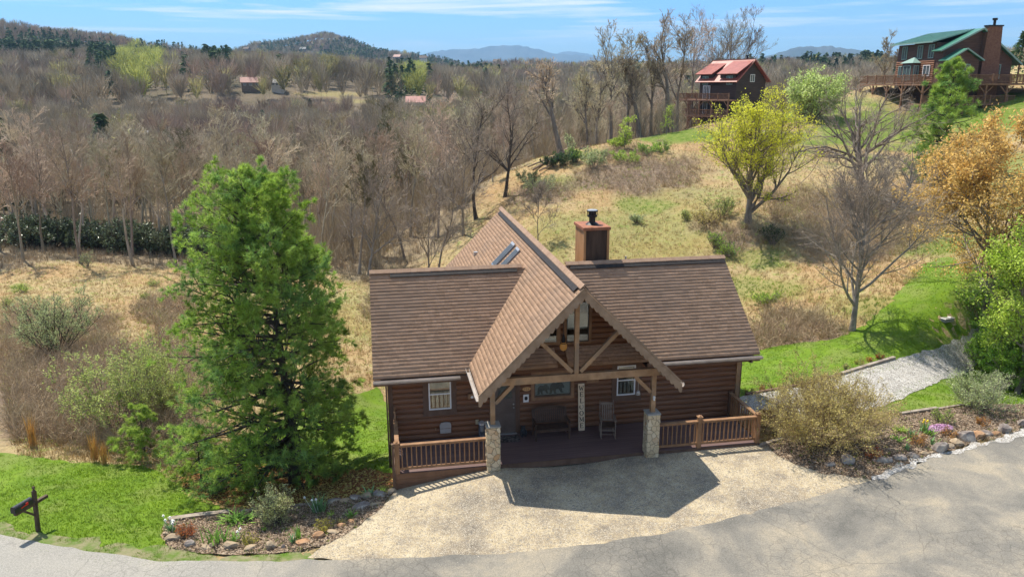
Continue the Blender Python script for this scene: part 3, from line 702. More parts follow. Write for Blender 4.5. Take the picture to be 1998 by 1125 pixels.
# windows
def window(w_, trim, mk_trim, interior, mull=.5, v=VW, frame='white', fw=.045):
    u0, u1, z0, z1 = w_; t0, t1, s0, s1 = trim
    f = MB(); y0, y1 = v-.075, v-.02
    f.box((u0, y0, z0), (u0+fw, y1, z1)); f.box((u1-fw, y0, z0), (u1, y1, z1)); f.box((u0+fw, y0, z0), (u1-fw, y1, z0+fw)); f.box((u0+fw, y0, z1-fw), (u1-fw, y1, z1))
    if mull: zm = z0+(z1-z0)*mull; f.box((u0+fw, y0+.01, zm-.02), (u1-fw, y1, zm+.02))
    wn = f.build('window', M[frame], cabin)
    t = MB(); y0, y1 = v-.068, v+.03
    if t1 > u1: t.box((u1, y0, s0), (t1, y1, s1))
    if t0 < u0: t.box((t0, y0, s0), (u0, y1, s1))
    t.box((u0, y0, s0), (u1, y1, z0)); t.box((u0, y0, z1), (u1, y1, s1)); t.build('frame', M[mk_trim], wn)
    g = MB(); g.box((u0+fw, v-.05, z0+fw), (u1-fw, v-.045, z1-fw)); g.build('pane', M['glass'], wn)
    if interior: interior(wn, u0, u1, z0, z1, v)
    r_ = MB(); r_.box((u0-.0, v+.10, z0-.05), (u1+.0, v+.13, z1+.05)); r_.build('interior', M['room'], wn)
    return wn
def int_curtain(wn, u0, u1, z0, z1, v):
    m = MB(); zm = z0+(z1-z0)*.52
    m.box((u0+.05, v-.012, zm), (u1-.05, v-.004, z1-.05)); m.build('blind', M['shade'], wn)
    m = MB(); n = 4; wv = (u1-u0-.12)/n
    for i in range(n):
        a = u0+.06+i*wv; pts = []
        for k in range(9):
            tt_ = k/8; zz = z0+.06+(zm-z0-.08)*tt_; pts.append((a+.03+.04*abs(math.cos(PI*tt_)), zz))
        for k in range(8, -1, -1):
            tt_ = k/8; zz = z0+.06+(zm-z0-.08)*tt_; pts.append((a+wv-.03-.04*abs(math.cos(PI*tt_)), zz))
        m.prism(pts, 'y', v+.0, v+.02)
    m.build('curtain', M['curtain'], wn)
def int_blind(wn, u0, u1, z0, z1, v):
    m = MB(); m.box((u0+.05, v+.0, z0+(z1-z0)*.62), (u1-.05, v+.01, z1-.05)); m.build('blind', M['shade'], wn)
    m = MB(); m.prism([(u0+.36, z0+.60), (u1-.06, z0+.66), (u1-.06, z0+.10), (u1-.13, z0+.3)], 'y', v+.02, v+.03); m.build('curtain', M['curtain'], wn)
window(W1, (-2.10, -.93, .90, 2.36), 'trim', int_curtain)
window(W2, (4.68, 5.80, .93, 2.46), 'trim', int_blind)
def int_bears(wn, u0, u1, z0, z1, v):
    m = MB(); m.box((u0+.04, v-.02, z0+.04), (u1-.04, v-.01, z1-.04)); m.build('blind', mat('frosted_grey', (.33,.36,.36), (.42,.44,.43), 3, .5), wn)
    m = MB(); m.prism([(u0+.08, z1-.08), (u0+.62, z1-.08), (u0+.22, z1-.34), (u0+.08, z1-.40)], 'y', v-.026, v-.021); m.build('reflection_card', M['curtain'], wn)
    for cx, s_ in ((u0+.30, .8), (u0+.78, 1)):      # two walking animals cut from black board
        m = MB(); P_ = []
        body = [(-.22,.10),(-.20,.26),(-.10,.34),(.02,.32),(.14,.38),(.22,.35),(.30,.25),(.33,.17),(.27,.14),(.22,.17),(.24,.07),(.30,.0),(.20,.0),(.14,.08),(.10,.13),
                (.02,.12),(.0,.04),(.05,-.02),(-.05,-.02),(-.07,.05),(-.12,.10),(-.12,.02),(-.16,-.02),(-.24,-.02),(-.21,.05)]
        m.prism([(cx+a*s_, z0+.12+b*s_*1.15) for a, b in body], 'y', v-.036, v-.028); m.build('animal_silhouette', M['ink'], wn)
window(WB, (1.72, 3.28, 1.19, 2.26), 'cedar', int_bears, mull=0, frame='trim', fw=.03)
def int_upper(wn, u0, u1, z0, z1, v):
    m = MB(); m.box((u0+.03, v+.06, 3.72), (u1-.03, v+.08, 4.27)); m.build('panel', M['interior_cream'], wn)
    m = MB(); m.box((u0+.3, v+.05, 3.70), (u0+.33, v+.06, 4.27)); m.box((u0+.03, v+.05, 3.69), (u1-.03, v+.06, 3.72)); m.build('panel_edge', M['trim'], wn)
def tri_window(poly, hole_poly, name='window'):
    pass
# tall centre light under the apex and the sloped side light
wn = window((2.98, 3.78, 3.30, 4.75), (2.86, 3.88, 3.22, 4.80), 'cedar', int_upper, mull=0, frame='black', fw=.025)
m = MB(); m.prism([(1.30, 3.34), (2.62, 3.34), (2.62, 4.10), (2.02, 4.10)], 'y', VW-.05, VW-.045); wl = m.build('window', M['glass'], cabin)
m = MB(); m.box((1.25, VW+.10, 3.3), (2.62, VW+.12, 4.5)); m.build('interior', M['room'], wl)
m = MB(); m.box((2.62, VW-.075, 3.22), (2.76, VW+.03, 4.5)); m.box((1.2, VW-.07, 3.24), (2.62, VW+.03, 3.34)); m.build('frame', M['cedar'], wl)
m = MB(); m.box((1.4, VW-.03, 3.42), (2.6, VW-.02, 3.47)); m.build('sill', M['white'], wl)
m = MB(); m.ell((2.36, VW+.02, 3.95), (.12, .04, .07)); m.build('lamp_shade', mat('amber_shade', (.75,.45,.12), None, rough=.4), wl, smooth=True)
# front door
m = MB(); m.box((DO[0]+.05, VW-.05, .03), (DO[1]-.05, VW-.01, 2.05))
for a, b, c_, d in ((.44, .73, .18, .80), (.81, 1.10, .18, .80), (.44, .73, .92, 1.20), (.81, 1.10, .92, 1.20)): m.box((a, VW-.062, c_), (b, VW-.05, d))
dr = m.build('door', M['doorp'], cabin, bevel=.004)
m = MB(); m.prism([(.77+.27*math.cos(t_*PI/10), 1.35+.5*math.sin(t_*PI/10)) for t_ in range(0, 11)], 'y', VW-.066, VW-.052); m.build('pane', M['glass'], dr)
m = MB(); m.box((DO[0]-.10, VW-.07, -.0), (DO[0]+.05, VW+.03, 2.18)); m.box((DO[1]-.05, VW-.07, 0), (DO[1]+.10, VW+.03, 2.18)); m.box((DO[0]+.05, VW-.07, 2.05), (DO[1]-.05, VW+.03, 2.18)); m.build('frame', M['trim'], dr)
m = MB(); m.box((DO[0]+.05, VW-.14, .002), (DO[1]-.02, VW-.055, .028)); m.build('threshold', M['sill'], dr)
m = MB(); m.ell((1.08, VW-.10, 1.0), (.03, .035, .03)); m.ell((1.08, VW-.08, 1.12), (.03, .02, .03)); m.build('handle', M['sill'], dr, smooth=True)
# skylights on both slopes of the long roof
def skylight(v0, v1, u0, u1, side):
    s = 1 if side < 0 else -1; m = MB()
    def P(u, v, h): 
        z = GZ-GS*abs(GM-u); n = np.array([-kg*GS if u < GM else kg*GS, 0, kg]); return np.array([u, v, z])+n*h
    def fr(v0, v1, u0, u1, h0, h1):
        c = [P(u0, v0, h0), P(u1, v0, h0), P(u1, v1, h0), P(u0, v1, h0), P(u0, v0, h1), P(u1, v0, h1), P(u1, v1, h1), P(u0, v1, h1)]
        m.add(c, [(3,2,1,0),(4,5,6,7),(0,1,5,4),(1,2,6,5),(2,3,7,6),(3,0,4,7)])
    fr(v0, v1, u0, u1, -.02, .05); k = m.build('skylight', mat('skylight_curb', (.16,.18,.20), (.22,.25,.28), 4, .4, metal=.3), cabin)
    m = MB(); fr(v0+.06, v1-.06, u0+.05*(1 if u1 > u0 else -1), u1-.05*(1 if u1 > u0 else -1), .051, .06); m.build('pane', M['skypane'], k)
    m = MB(); fr(v0-.01, v1+.01, u1-.04, u1+.03, .03, .065); m.build('flashing', M['sill'], k)
skylight(8.5, 9.15, 1.32, 2.22, -1); skylight(7.40, 8.0, 1.32, 2.22, -1)
skylight(8.5, 9.1, 4.15, 3.2, 1); skylight(7.40, 8.0, 4.15, 3.2, 1)
m = MB(); c_ = np.array([1.05, 12.6, GZ-GS*(GM-1.05)]); m.box(tuple(c_-.08), tuple(c_+.1)); m.build('roof_vent', M['sill'], cabin)
# chimney
m = MB(); m.box((4.44, 5.75, 4.4), (5.39, 7.05, 6.62)); ch = m.build('chimney', M['chim_shaded'], cabin)
m = MB()
for k in range(9): m.box((4.415, 5.75+.1444*k, 4.4), (4.437, 5.75+.1444*k+.137, 6.62))
m.build('side_boarding', M['chim_sunlit'], ch)
m = MB(); m.box((4.40, 5.70, 4.4), (4.49, 5.747, 6.64)); m.box((5.33, 5.70, 4.4), (5.42, 5.747, 6.64)); m.build('corner_trim', M['chim_sunlit'], ch)
m = MB(); m.box((4.36, 5.66, 6.64), (5.46, 7.12, 6.76)); m.build('cap', M['bark_brown'], ch, bevel=.01)
m = MB(); m.tube((4.9, 6.35, 6.76), (4.9, 6.35, 6.84), .27, .17, 20); m.tube((4.9, 6.35, 6.84), (4.9, 6.35, 7.08), .125, None, 20)
for k in range(12):
    a = 2*PI*k/12; m.tube((4.9+.19*math.cos(a), 6.35+.19*math.sin(a), 7.1), (4.9+.19*math.cos(a), 6.35+.19*math.sin(a), 7.3), .014, None, 5)
m.tube((4.9, 6.35, 7.07), (4.9, 6.35, 7.12), .20, None, 20); m.tube((4.9, 6.35, 7.12), (4.9, 6.35, 7.26), .15, None, 16); m.tube((4.9, 6.35, 7.27), (4.9, 6.35, 7.31), .22, None, 20)
fl = m.build('flue', M['black'], ch)
m = MB(); m.tube((4.9, 6.35, 7.31), (4.9, 6.35, 7.335), .20, .19, 20); m.build('flue_lid', M['sill'], fl)
m = MB(); m.tube((6.2, 6.0, 4.9), (6.2, 6.0, 5.5), .04); m.build('vent_pipe', M['sill'], cabin)

# porch roof timbers
TV = .13                        # front face of the truss
m = MB(); m.box((-.32, TV, 2.80), (5.80, TV+.16, 3.04)); m.build('beam', M['timber'], cabin)
for uc in (0, 5.381):
    m = MB(); m.box((uc-.075, TV+.01, 1.49), (uc+.075, TV+.15, 2.798)); m.build('post', M['timber'], cabin)
m = MB(); m.box((2.665, TV+.005, 3.042), (2.805, TV+.145, 5.78)); m.build('king_post', M['timber'], cabin)
for a, b in (((2.60, 3.10), (1.36, 4.38)), ((2.87, 3.10), (4.12, 4.38))):
    m = MB(); m.bar((a[0], TV+.075, a[1]), (b[0], TV+.075, b[1]), .12, .13, up=(0, 0, 1)); m.build('diagonal_brace', M['timber'], cabin)
for a, b in (((.09, 2.20), (.66, 2.79)), ((5.29, 2.20), (4.72, 2.79))):
    m = MB(); m.bar((a[0], TV+.08, a[1]), (b[0], TV+.08, b[1]), .11, .12); m.build('knee_brace', M['timber'], cabin)
for s_ in (-1, 1):              # truss rafters under the slopes
    m = MB(); a = Vector((GM+s_*.08, TV+.08, GZ-.33)); b = Vector((GM+s_*3.02, TV+.08, GZ-.33-2.94*GS)); m.bar(a, b, .15, .20); m.build('rafter', M['timber'], cabin)
    # boarded underside of the porch roof
    m = MB(); 
    for k in range(17):
        d0 = .08+k*.18; p = [GM+s_*d0, GZ-.20-d0*GS]; q = [GM+s_*(d0+.174), GZ-.20-(d0+.174)*GS]
        m.prism([(p[0], p[1]), (q[0], q[1]), (q[0], q[1]+.02), (p[0], p[1]+.02)], 'y', GV0+.05, VW-.01)
    m.build('soffit', M['soffit'], cabin)
    # scalloped barge board
    L_ = GH+.03; pts = []
    top = [(0.0, GZ-.10)]; n = 22; pl = []
    for k in range(n*6+1):
        t_ = k/(n*6)*L_; sc_ = abs(math.sin(PI*k/6)); pl.append((s_*t_, GZ-.10-t_*GS-(.20+.075*sc_)/kg*.8))
    pts = [(s_*0.0, GZ-.06)]+[(s_*L_, GZ-.06-L_*GS)]+[p for p in reversed(pl)]
    m = MB(); m.prism([(GM+p[0], p[1]) for p in pts], 'y', GV0-.03, GV0+.008); m.build('barge_board', M['barge'], cabin)
    m = MB(); m.bar((GM+s_*.02, GV0-.02, GZ-.03), (GM+s_*L_, GV0-.02, GZ-.03-(L_-.02)*GS), .045, .05); m.build('drip_edge', M['barge'], cabin)
# stone pillars
for uc in (0, 5.381):
    m = MB(); R = rng(int(uc*10)+3)
    m.box((uc-.215, 0, -.25), (uc+.215, .43, 1.44)); p = m.build('pillar', M['stone'], cabin, bevel=.02)
    m = MB()
    for k in range(60):      # field stones standing slightly proud of the core
        z = R.uniform(-.1, 1.36); sd = R.randint(3); w_, h_ = R.uniform(.05, .1), R.uniform(.04, .08)
        if sd == 0: c_ = (uc+R.uniform(-.15, .15), -.002, z); r_ = (w_, .018, h_)
        elif sd == 1: c_ = (uc-.217, R.uniform(.07, .36), z); r_ = (.018, w_, h_)
        else: c_ = (uc+.217, R.uniform(.07, .36), z); r_ = (.018, w_, h_)
        m.ell(c_, r_, 7, 5)
    m.build('facing_stone', M['stone'], p)
    m = MB(); m.box((uc-.235, -.02, 1.442), (uc+.235, .45, 1.49)); m.build('cap', M['capstone'], p, bevel=.008)
# deck
DL, DR, DV = -3.15, 9.33, .286
m = MB(); v = DV-.03; 
while v < VW-.02:
    m.box((DL, v, -.045), (DR, min(v+.139, VW-.0), 0)); v += .145
m.build('deck_floor', M['deckp'], cabin)
m = MB(); m.box((DL, DV-.055, -.20), (-.22, DV-.031, -.012)); m.box((DL, DV-.05, -.37), (-.22, DV-.028, -.208)); m.box((DL, DV-.046, -1.1), (-.3, DV-.026, -.378)); m.build('fascia', M['fascia'], cabin)
m = MB(); m.box((.22, DV-.055, -.20), (5.16, DV-.031, .003)); m.box((5.60, DV-.055, -.20), (DR, DV-.031, -.012)); m.build('fascia', M['trim'], cabin)
m = MB(); m.box((DL-.03, DV-.05, -1.5), (DL-.003, VW-.05, -.01)); m.box((DR+.003, DV-.05, -.5), (DR+.03, VW, -.01)); m.build('fascia', M['trim'], cabin)
m = MB(); m.box((DL-.11, DV-.10, -1.3), (DL+.0-.032, DV+.02, 1.05)); m.build('corner_board', M['trim'], cabin)
def railing(p, q, nb_, post0=True, post1=True):
    p, q = Vector(p), Vector(q); d = (q-p); n = nb_
    m = MB(); m.bar(p+Vector((0, 0, .96)), q+Vector((0, 0, .96)), .14, .035); m.bar(p+Vector((0, 0, .91)), q+Vector((0, 0, .91)), .04, .07); m.bar(p+Vector((0, 0, .13)), q+Vector((0, 0, .13)), .04, .085)
    r_ = m.build('railing', M['cedar'], cabin)
    first = None
    for k in range(n):
        c_ = p+d*((k+.5)/n)
        if first is None:
            m = MB(); m.box((-.018, -.018, .172), (.018, .018, .874)); first = m.build('baluster', M['cedar'], r_); b_ = first
        else: b_ = first.copy(); COL.objects.link(b_); b_.parent = r_
        b_.location = c_
    return r_
railing((DL+.14, DV+.03, 0), (-.22, DV+.03, 0), 18)
railing((5.60, DV+.03, 0), (7.05, DV+.03, 0), 9)
railing((7.21, DV+.03, 0), (DR-.14, DV+.03, 0), 13)
railing((DR-.07, DV+.12, 0), (DR-.07, VW-.14, 0), 12)
railing((DL+.07, DV+.12, 0), (DL+.07, VW-.14, 0), 12)
def rpost(u, v, h, w_=.15, z0=-.02, mm='cedar'):
    m = MB(); m.box((u-w_/2, v-w_/2, z0), (u+w_/2, v+w_/2, h)); m.box((u-w_/2-.02, v-w_/2-.02, h), (u+w_/2+.02, v+w_/2+.02, h+.03)); m.prism([(u-.06, h+.03), (u+.06, h+.03), (u, h+.07)], 'y', v-.06, v+.06)
    m.build('railing_post', M[mm], cabin, bevel=.006)
rpost(DL+.06, DV+.03, 1.03); rpost(7.13, DV+.03, 1.10); rpost(DR-.06, DV+.03, 1.05); rpost(DR-.07, VW-.09, .95, .11, mm='trim')
# rounded bracket board where the left side rail meets the wall
m = MB(); m.prism([(VW-.12, .55), (VW-.12, 1.35), (VW-.22, 1.38), (VW-.42, 1.28), (VW-.48, 1.1), (VW-.46, .98), (VW-.3, .92), (VW-.3, .55)], 'x', DL+.03, DL+.09); m.build('end_board', M['cedar'], cabin)

# ------------------------------------------------------------ things on the porch
def hw(u, v, z=0): return h2w(u, v, z)
def at(name, label, cat, u, v, z=0, rz=0, group=None): return thing(name, label, cat, hw(u, v, z), TH+rz, group)
M['dkwood'] = mat('dark_stained_wood', (.05,.03,.022), (.10,.06,.04), 5, .5, .003, 30)
M['chairwood'] = mat('grey_brown_wood', (.17,.125,.095), (.26,.20,.15), 5, .6, .003, 30)
b_ = at('bench', 'dark slatted wooden bench with a curved back against the log wall', 'bench', 2.33, 2.0)
def part(name, m, mt, par, **k): return m.build(name, M[mt] if isinstance(mt, str) else mt, par, **k)
m = MB()
for k in range(5): m.box((-.60, -.30+k*.105, .405), (.60, -.30+k*.105+.085, .43))
m.box((-.60, -.32, .33), (.60, -.295, .40)); part('seat', m, 'dkwood', b_)
m = MB(); n = 15
top = lambda x: 1.0-.09*(x/.58)**2
for k in range(n):
    x = -.53+1.06*k/(n-1); m.bar((x, .22, .50), (x, .33, top(x)-.05), .045, .014, up=(0, 1, 0))
for k in range(10):
    a, c_ = -.58+.116*k, -.58+.116*(k+1); m.bar((a, .335, top(a)), (c_, .335, top(c_)), .03, .09)
m.box((-.58, .195, .46), (.58, .225, .52)); part('backrest', m, 'dkwood', b_)
for sx in (-.60, .60):
    for y0, y1, h in ((-.29, -.29, .62), (.24, .34, .95)):
        m = MB(); m.bar((sx, y0, 0), (sx, y0 if h < .7 else .22, .45), .055, .055, up=(0, 1, 0)); m.bar((sx, y0 if h < .7 else .22, .45), (sx, y1, h), .055, .055, up=(0, 1, 0)); part('leg', m, 'dkwood', b_)
    m = MB(); m.box((sx-.04, -.34, .62), (sx+.04, .27, .65)); part('armrest', m, 'dkwood', b_)
r_ = at('rocking_chair', 'brown wooden rocking chair with slatted back between the sign and the window', 'rocking chair', 4.32, 1.75, 0, -.18)
m = MB()
for sx in (-.23, .23): m.bar((sx*1.05, -.25, .42), (sx*1.05, .22, .42), .04, .04)
m.box((-.24, -.26, .40), (.24, .22, .425)); part('seat', m, 'dkwood', r_)
m = MB()
for k in range(5): m.bar((-.15+.075*k, .235, .50), (-.15+.075*k, .37, 1.03), .04, .012, up=(0, 1, 0))
m.bar((-.21, .375, 1.06), (.21, .375, 1.06), .02, .09); m.bar((-.21, .23, .49), (.21, .23, .49), .02, .05); part('backrest', m, 'chairwood', r_)
for sx in (-.24, .24):
    m = MB(); m.tube((sx, .20, .06), (sx, .41, 1.17), .02, .016); part('leg', m, 'chairwood', r_)
    m = MB(); m.tube((sx*1.05, -.28, .05), (sx*1.05, -.26, .66), .02, .02); part('leg', m, 'chairwood', r_)
    m = MB(); m.box((sx*1.05-.04, -.33, .66), (sx*1.05+.04, .25, .685)); part('armrest', m, 'chairwood', r_)
    m = MB()
    for k in range(10):
        a, c_ = -.5+.1*k, -.4+.1*k; f = lambda t: .02+.10*(t/.5)**2*.8; m.bar((sx*1.02, a, f(a)), (sx*1.02, c_, f(c_)), .03, .035)
    part('rocker', m, 'chairwood', r_)
m = MB()
for z, y in ((.16, -.28), (.30, -.275), (.34, -.275)): m.tube((-.25, y, z), (.25, y, z), .011)
part('stretcher', m, 'chairwood', r_)
# welcome board leaning on the wall: upright serif capitals cut from dark strips
s_ = at('welcome_sign', 'tall narrow cream board lettered WELCOME leaning on the log wall', 'sign', 3.53, 2.30)
lean = .10
m = MB(); m.box((-.115, -.012, 0), (.115, .012, 1.74)); bd = part('board', m, 'plaque', s_); bd.rotation_euler.x = -lean
G = {'W': [((-1,1),(-.5,-1),.2),((-.5,-1),(0,.5),.1),((0,.5),(.5,-1),.2),((.5,-1),(1,1),.1),((-1.2,1),(-.6,1),.07),((.6,1),(1.2,1),.07)],
     'E': [((-.5,-1),(-.5,1),.22),((-.8,1),(.8,1),.09),((-.8,-1),(.8,-1),.09),((-.5,0),(.4,0),.09),((.8,.65),(.8,1),.08),((.85,-1),(.85,-.6),.08),((.4,-.2),(.4,.2),.07)],
     'L': [((-.4,-1),(-.4,1),.22),((-.7,1),(0,1),.08),((-.7,-1),(.8,-1),.09),((.8,-1),(.8,-.5),.09)],
     'C': [], 'O': [],
     'M': [((-.8,-1),(-.8,1),.1),((-.8,1),(0,-.7),.2),((0,-.7),(.8,1),.09),((.8,-1),(.8,1),.22),((-1.1,-1),(-.5,-1),.08),((.5,-1),(1.1,-1),.08),((-1.1,1),(-.7,1),.08),((.7,1),(1.1,1),.08)]}
G['O'] = [((.85*math.sin(2*PI*k/14), math.cos(2*PI*k/14)), (.85*math.sin(2*PI*(k+1)/14), math.cos(2*PI*(k+1)/14)), .08+.14*abs(math.sin(2*PI*(k+.5)/14))) for k in range(14)]
G['C'] = [((.85*math.sin(a), math.cos(a)), (.85*math.sin(a+.4), math.cos(a+.4)), .08+.14*max(0, -math.sin(a+.2))) for a in [.7+.4*k for k in range(12)]]+[((.7,.55),(.7,1),.09)]
for k, chh in enumerate('WELCOME'):
    zc = 1.58-k*.232; m = MB()
    for (a, c_, w_) in G[chh]:
        m.bar((a[0]*.075, -.016, zc+a[1]*.082), (c_[0]*.075, -.016, zc+c_[1]*.082), max(w_*.14, .012), .006, up=(0, 1, 0)) if a != c_ else None
    l_ = m.build('letter', M['ink'], bd)
# pendant lantern
l_ = at('pendant_lantern', 'black pendant lantern with an amber glass bowl hanging under the gable', 'lantern', 2.50, 1.0, 0)
m = MB(); m.tube((0, 0, 4.12), (0, 0, 5.52), .008); part('chain', m, 'black', l_)
m = MB(); m.tube((0, 0, 3.74), (0, 0, 3.82), .12, .09, 14); m.tube((0, 0, 3.82), (0, 0, 4.02), .065, .05, 12); m.tube((0, 0, 4.02), (0, 0, 4.12), .04, .01, 8)
m.tube((.02, 0, 4.1), (.13, 0, 3.72), .006); m.tube((-.02, 0, 4.1), (-.13, 0, 3.72), .006); part('cap', m, 'black', l_)
am = bpy.data.materials.new('glowing_amber_glass'); am.use_nodes = True; ab = am.node_tree.nodes['Principled BSDF']
ab.inputs['Base Color'].default_value = (.5, .24, .06, 1); ab.inputs['Emission Color'].default_value = (1, .48, .10, 1); ab.inputs['Emission Strength'].default_value = .04  # faint glow added to the glass; the lantern itself is unlit
m = MB(); m.ell((0, 0, 3.70), (.125, .125, .16), 16, 10); part('lamp_shade', m, am, l_, smooth=True)
# wall pieces
o = at('house_number_plaque', 'oval wooden number plaque on the log wall right of the door', 'plaque', 1.55, VW-.075, 1.66)
m = MB(); m.prism([(.15*math.cos(2*PI*k/24), .075*math.sin(2*PI*k/24)) for k in range(24)], 'y', -.012, .012); part('board', m, mat('oak_plaque', (.55,.30,.12), (.65,.40,.18), 6, .6), o)
for k, segs in enumerate((((0,1,0,-1),(-.4,.6,0,1)), ((.5,1,-.5,1),(-.5,1,-.5,.1),(-.5,.1,.4,.1),(.4,.1,.5,-.5),(.5,-.5,0,-1),(0,-1,-.5,-.8)), ((.2,1,-.5,-.3),(-.5,-.3,.6,-.3),(.25,.3,.25,-1)))):
    m = MB()
    for a, c1_, d_, e_ in segs: m.bar(((k-1)*.065+a*.022, -.015, c1_*.034), ((k-1)*.065+d_*.022, -.015, e_*.034), .009, .005, up=(0, 1, 0))
    part('numeral', m, 'ink', o)
o = at('wall_tile', 'small white square tile with a dark pot motif below the oval plaque', 'plaque', 1.53, VW-.075, 1.31)
m = MB(); m.box((-.10, -.012, -.145), (.10, .012, .145)); part('tile', m, 'white', o, bevel=.004)
m = MB(); m.prism([(-.05,.05),(-.03,.075),(.02,.07),(.05,.05),(.06,-.02),(.03,-.065),(-.03,-.065),(-.06,-.02)], 'y', -.018, -.0125); part('motif', m, 'ink', o)
o = at('hose_holder', 'pale grey shield shaped hose holder low on the log wall left of the heater', 'hose holder', -1.35, VW-.06, .43)
m = MB(); m.prism([(-.19,-.2),(.19,-.2),(.2,-.05),(.2,.12),(.15,.19),(0,.215),(-.15,.19),(-.2,.12),(-.2,-.05)], 'y', -.07, 0); part('shell', m, mat('grey_plastic', (.33,.30,.28), (.40,.37,.34), 3, .6), o, bevel=.01)
m = MB(); m.box((-.185, -.076, -.02), (.185, -.071, -.008)); part('seam', m, 'trim', o)
o = at('outdoor_tap', 'small brass tap on the log wall beside the pale hose holder', 'tap', -1.70, VW-.06, .43)
m = MB(); m.tube((0, 0, 0), (0, -.09, 0), .018); m.tube((0, -.07, 0), (0, -.07, -.05), .014); m.tube((0, -.09, .0), (0, -.09, .035), .008); m.bar((-.03, -.09, .04), (.03, -.09, .04), .012, .012); tp = mat('tap_brass', (.35,.24,.12), None, rough=.4, metal=.6); part('spout', m, tp, o)
o = at('electric_outlet', 'pale outlet cover on the log wall above the upright heater', 'outlet', -.23, VW-.06, .55)
m = MB(); m.box((-.055, -.035, -.085), (.055, 0, .085)); m.box((-.045, -.045, -.03), (.045, -.035, .06)); part('cover', m, mat('beige_plastic', (.45,.38,.25), None, rough=.5), o, bevel=.005)
o = at('upright_heater', 'grey cylindrical upright heater standing left of the front door', 'heater', -.09, 2.36)
m = MB(); m.tube((0, 0, 0), (0, 0, .05), .15, .15, 18); m.tube((0, 0, .05), (0, 0, .55), .11, .105, 18); part('body', m, mat('grey_enamel', (.16,.17,.19), (.25,.26,.28), 3, .35, metal=.5), o, bevel=.004)
m = MB(); m.tube((0, 0, .55), (0, -.02, .60), .12, .085, 18); m.tube((0, -.1, .3), (0, -.12, .45), .06, .06, 12); part('lid', m, 'sill', o)
m = MB()
for k in range(5): m.tube((-.05+.025*k, -.108, .12), (-.05+.025*k, -.108, .3), .004, None, 5)
part('grille', m, 'black', o)
o = at('garden_statue', 'small dark carved animal statue beside the bench', 'statue', 1.38, 2.25)
m = MB(); m.ell((0, .02, .14), (.11, .10, .15)); m.ell((0, -.02, .30), (.075, .075, .08)); m.ell((-.05, -.01, .37), (.025, .02, .03)); m.ell((.05, -.01, .37), (.025, .02, .03)); m.ell((0, -.09, .285), (.03, .04, .025))
m.ell((-.09, -.06, .15), (.035, .05, .10)); m.ell((.09, -.06, .15), (.035, .05, .10)); m.ell((-.06, -.10, .04), (.045, .07, .04)); m.ell((.06, -.10, .04), (.045, .07, .04))
part('body', m, mat('dark_resin', (.02,.022,.026), (.06,.065,.07), 8, .4), o, smooth=True)
o = at('door_mat', 'dark patterned door mat lying in front of the front door', 'mat', .80, 2.08, .002)
m = MB(); m.box((-.42, -.24, 0), (.42, .24, .015)); part('mat_body', m, mat('coir_mat', (.035,.03,.028), (.16,.13,.11), 9, .95, lo=.45, hi=.55), o)
m = MB()
for k in range(28): m.tube((-.41+.03*k, -.24, .008), (-.41+.03*k, -.275, .004), .005, None, 4)
part('fringe', m, 'ink', o)
o = at('hanging_bell', 'pale bell shaped wind chime hanging by the right porch post', 'wind chime', 5.05, .75, 0)
m = MB(); m.tube((0, 0, 2.05), (0, 0, 2.82), .006); part('cord', m, 'sill', o)
m = MB(); m.tube((0, 0, 1.93), (0, 0, 2.06), .085, .03, 12); m.ell((0, 0, 1.92), (.09, .09, .035), 12, 6); part('bell', m, 'sill', o, smooth=True)
o = at('post_lamp', 'small white lamp fixed on the right porch post', 'lamp', 5.381, TV-.0, 2.02)
m = MB(); m.box((-.03, -.03, -.06), (.03, .0, .06)); m.ell((0, -.055, .03), (.035, .035, .045)); m.ell((0, -.05, -.055), (.028, .028, .035)); part('housing', m, 'white', o)
o = at('gable_shelf_sign', 'small wooden sign board hung on the log wall beneath the truss beam', 'sign', 3.96, VW-.07, 1.83)
m = MB(); m.box((-.22, -.012, -.11), (.22, .012, .11)); part('board', m, 'cedar', o, bevel=.005)
m = MB(); m.box((-.17, -.016, -.02), (.17, -.0125, -.012)); m.box((-.12, -.016, .03), (.12, -.0125, .038)); part('motif', m, 'ink', o)
o = at('wall_lantern', 'small copper wall lamp on the logs under the left end of the gable', 'lamp', -.40, VW-.06, 1.56)
m = MB(); m.box((-.14, -.10, -.10), (.12, -.02, .10)); part('housing', m, 'cedar', o, bevel=.01)
m = MB(); m.tube((0, -.11, -.02), (0, -.115, -.02), .05, .05, 12); part('lens', m, 'white', o)
# ------------------------------------------------------------ neighbouring houses
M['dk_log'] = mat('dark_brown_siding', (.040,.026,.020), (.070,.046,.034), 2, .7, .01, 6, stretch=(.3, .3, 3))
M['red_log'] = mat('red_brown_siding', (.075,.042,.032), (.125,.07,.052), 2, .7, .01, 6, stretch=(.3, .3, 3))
M['orange_log'] = mat('orange_log_siding', (.19,.085,.045), (.31,.155,.085), 2, .7, .02, 6, stretch=(.3, .3, 4))  # lighter and more orange than the other siding
M['red_metal'] = mat('red_metal_roof', (.27,.065,.042), (.36,.10,.07), 1.5, .38, spec=.5)
M['green_metal'] = mat('green_metal_roof', (.035,.16,.11), (.06,.22,.155), 1.2, .35, spec=.5)
M['green_trim'] = mat('pale_green_trim', (.22,.34,.30), None, rough=.5)
M['deckwood'] = mat('old_deck_wood', (.17,.085,.052), (.27,.15,.09), 3, .8)
M['brick'] = mat('brick_chimney', (.14,.07,.048), (.21,.11,.075), 6, .85, .01, 12)
M['darkglass'] = mat('dark_window_glass', (.05,.07,.075), (.11,.14,.15), 1.2, .12, spec=.7)
M['tanwall'] = mat('tan_wall', (.40,.33,.22), (.48,.40,.27), 1, .9)
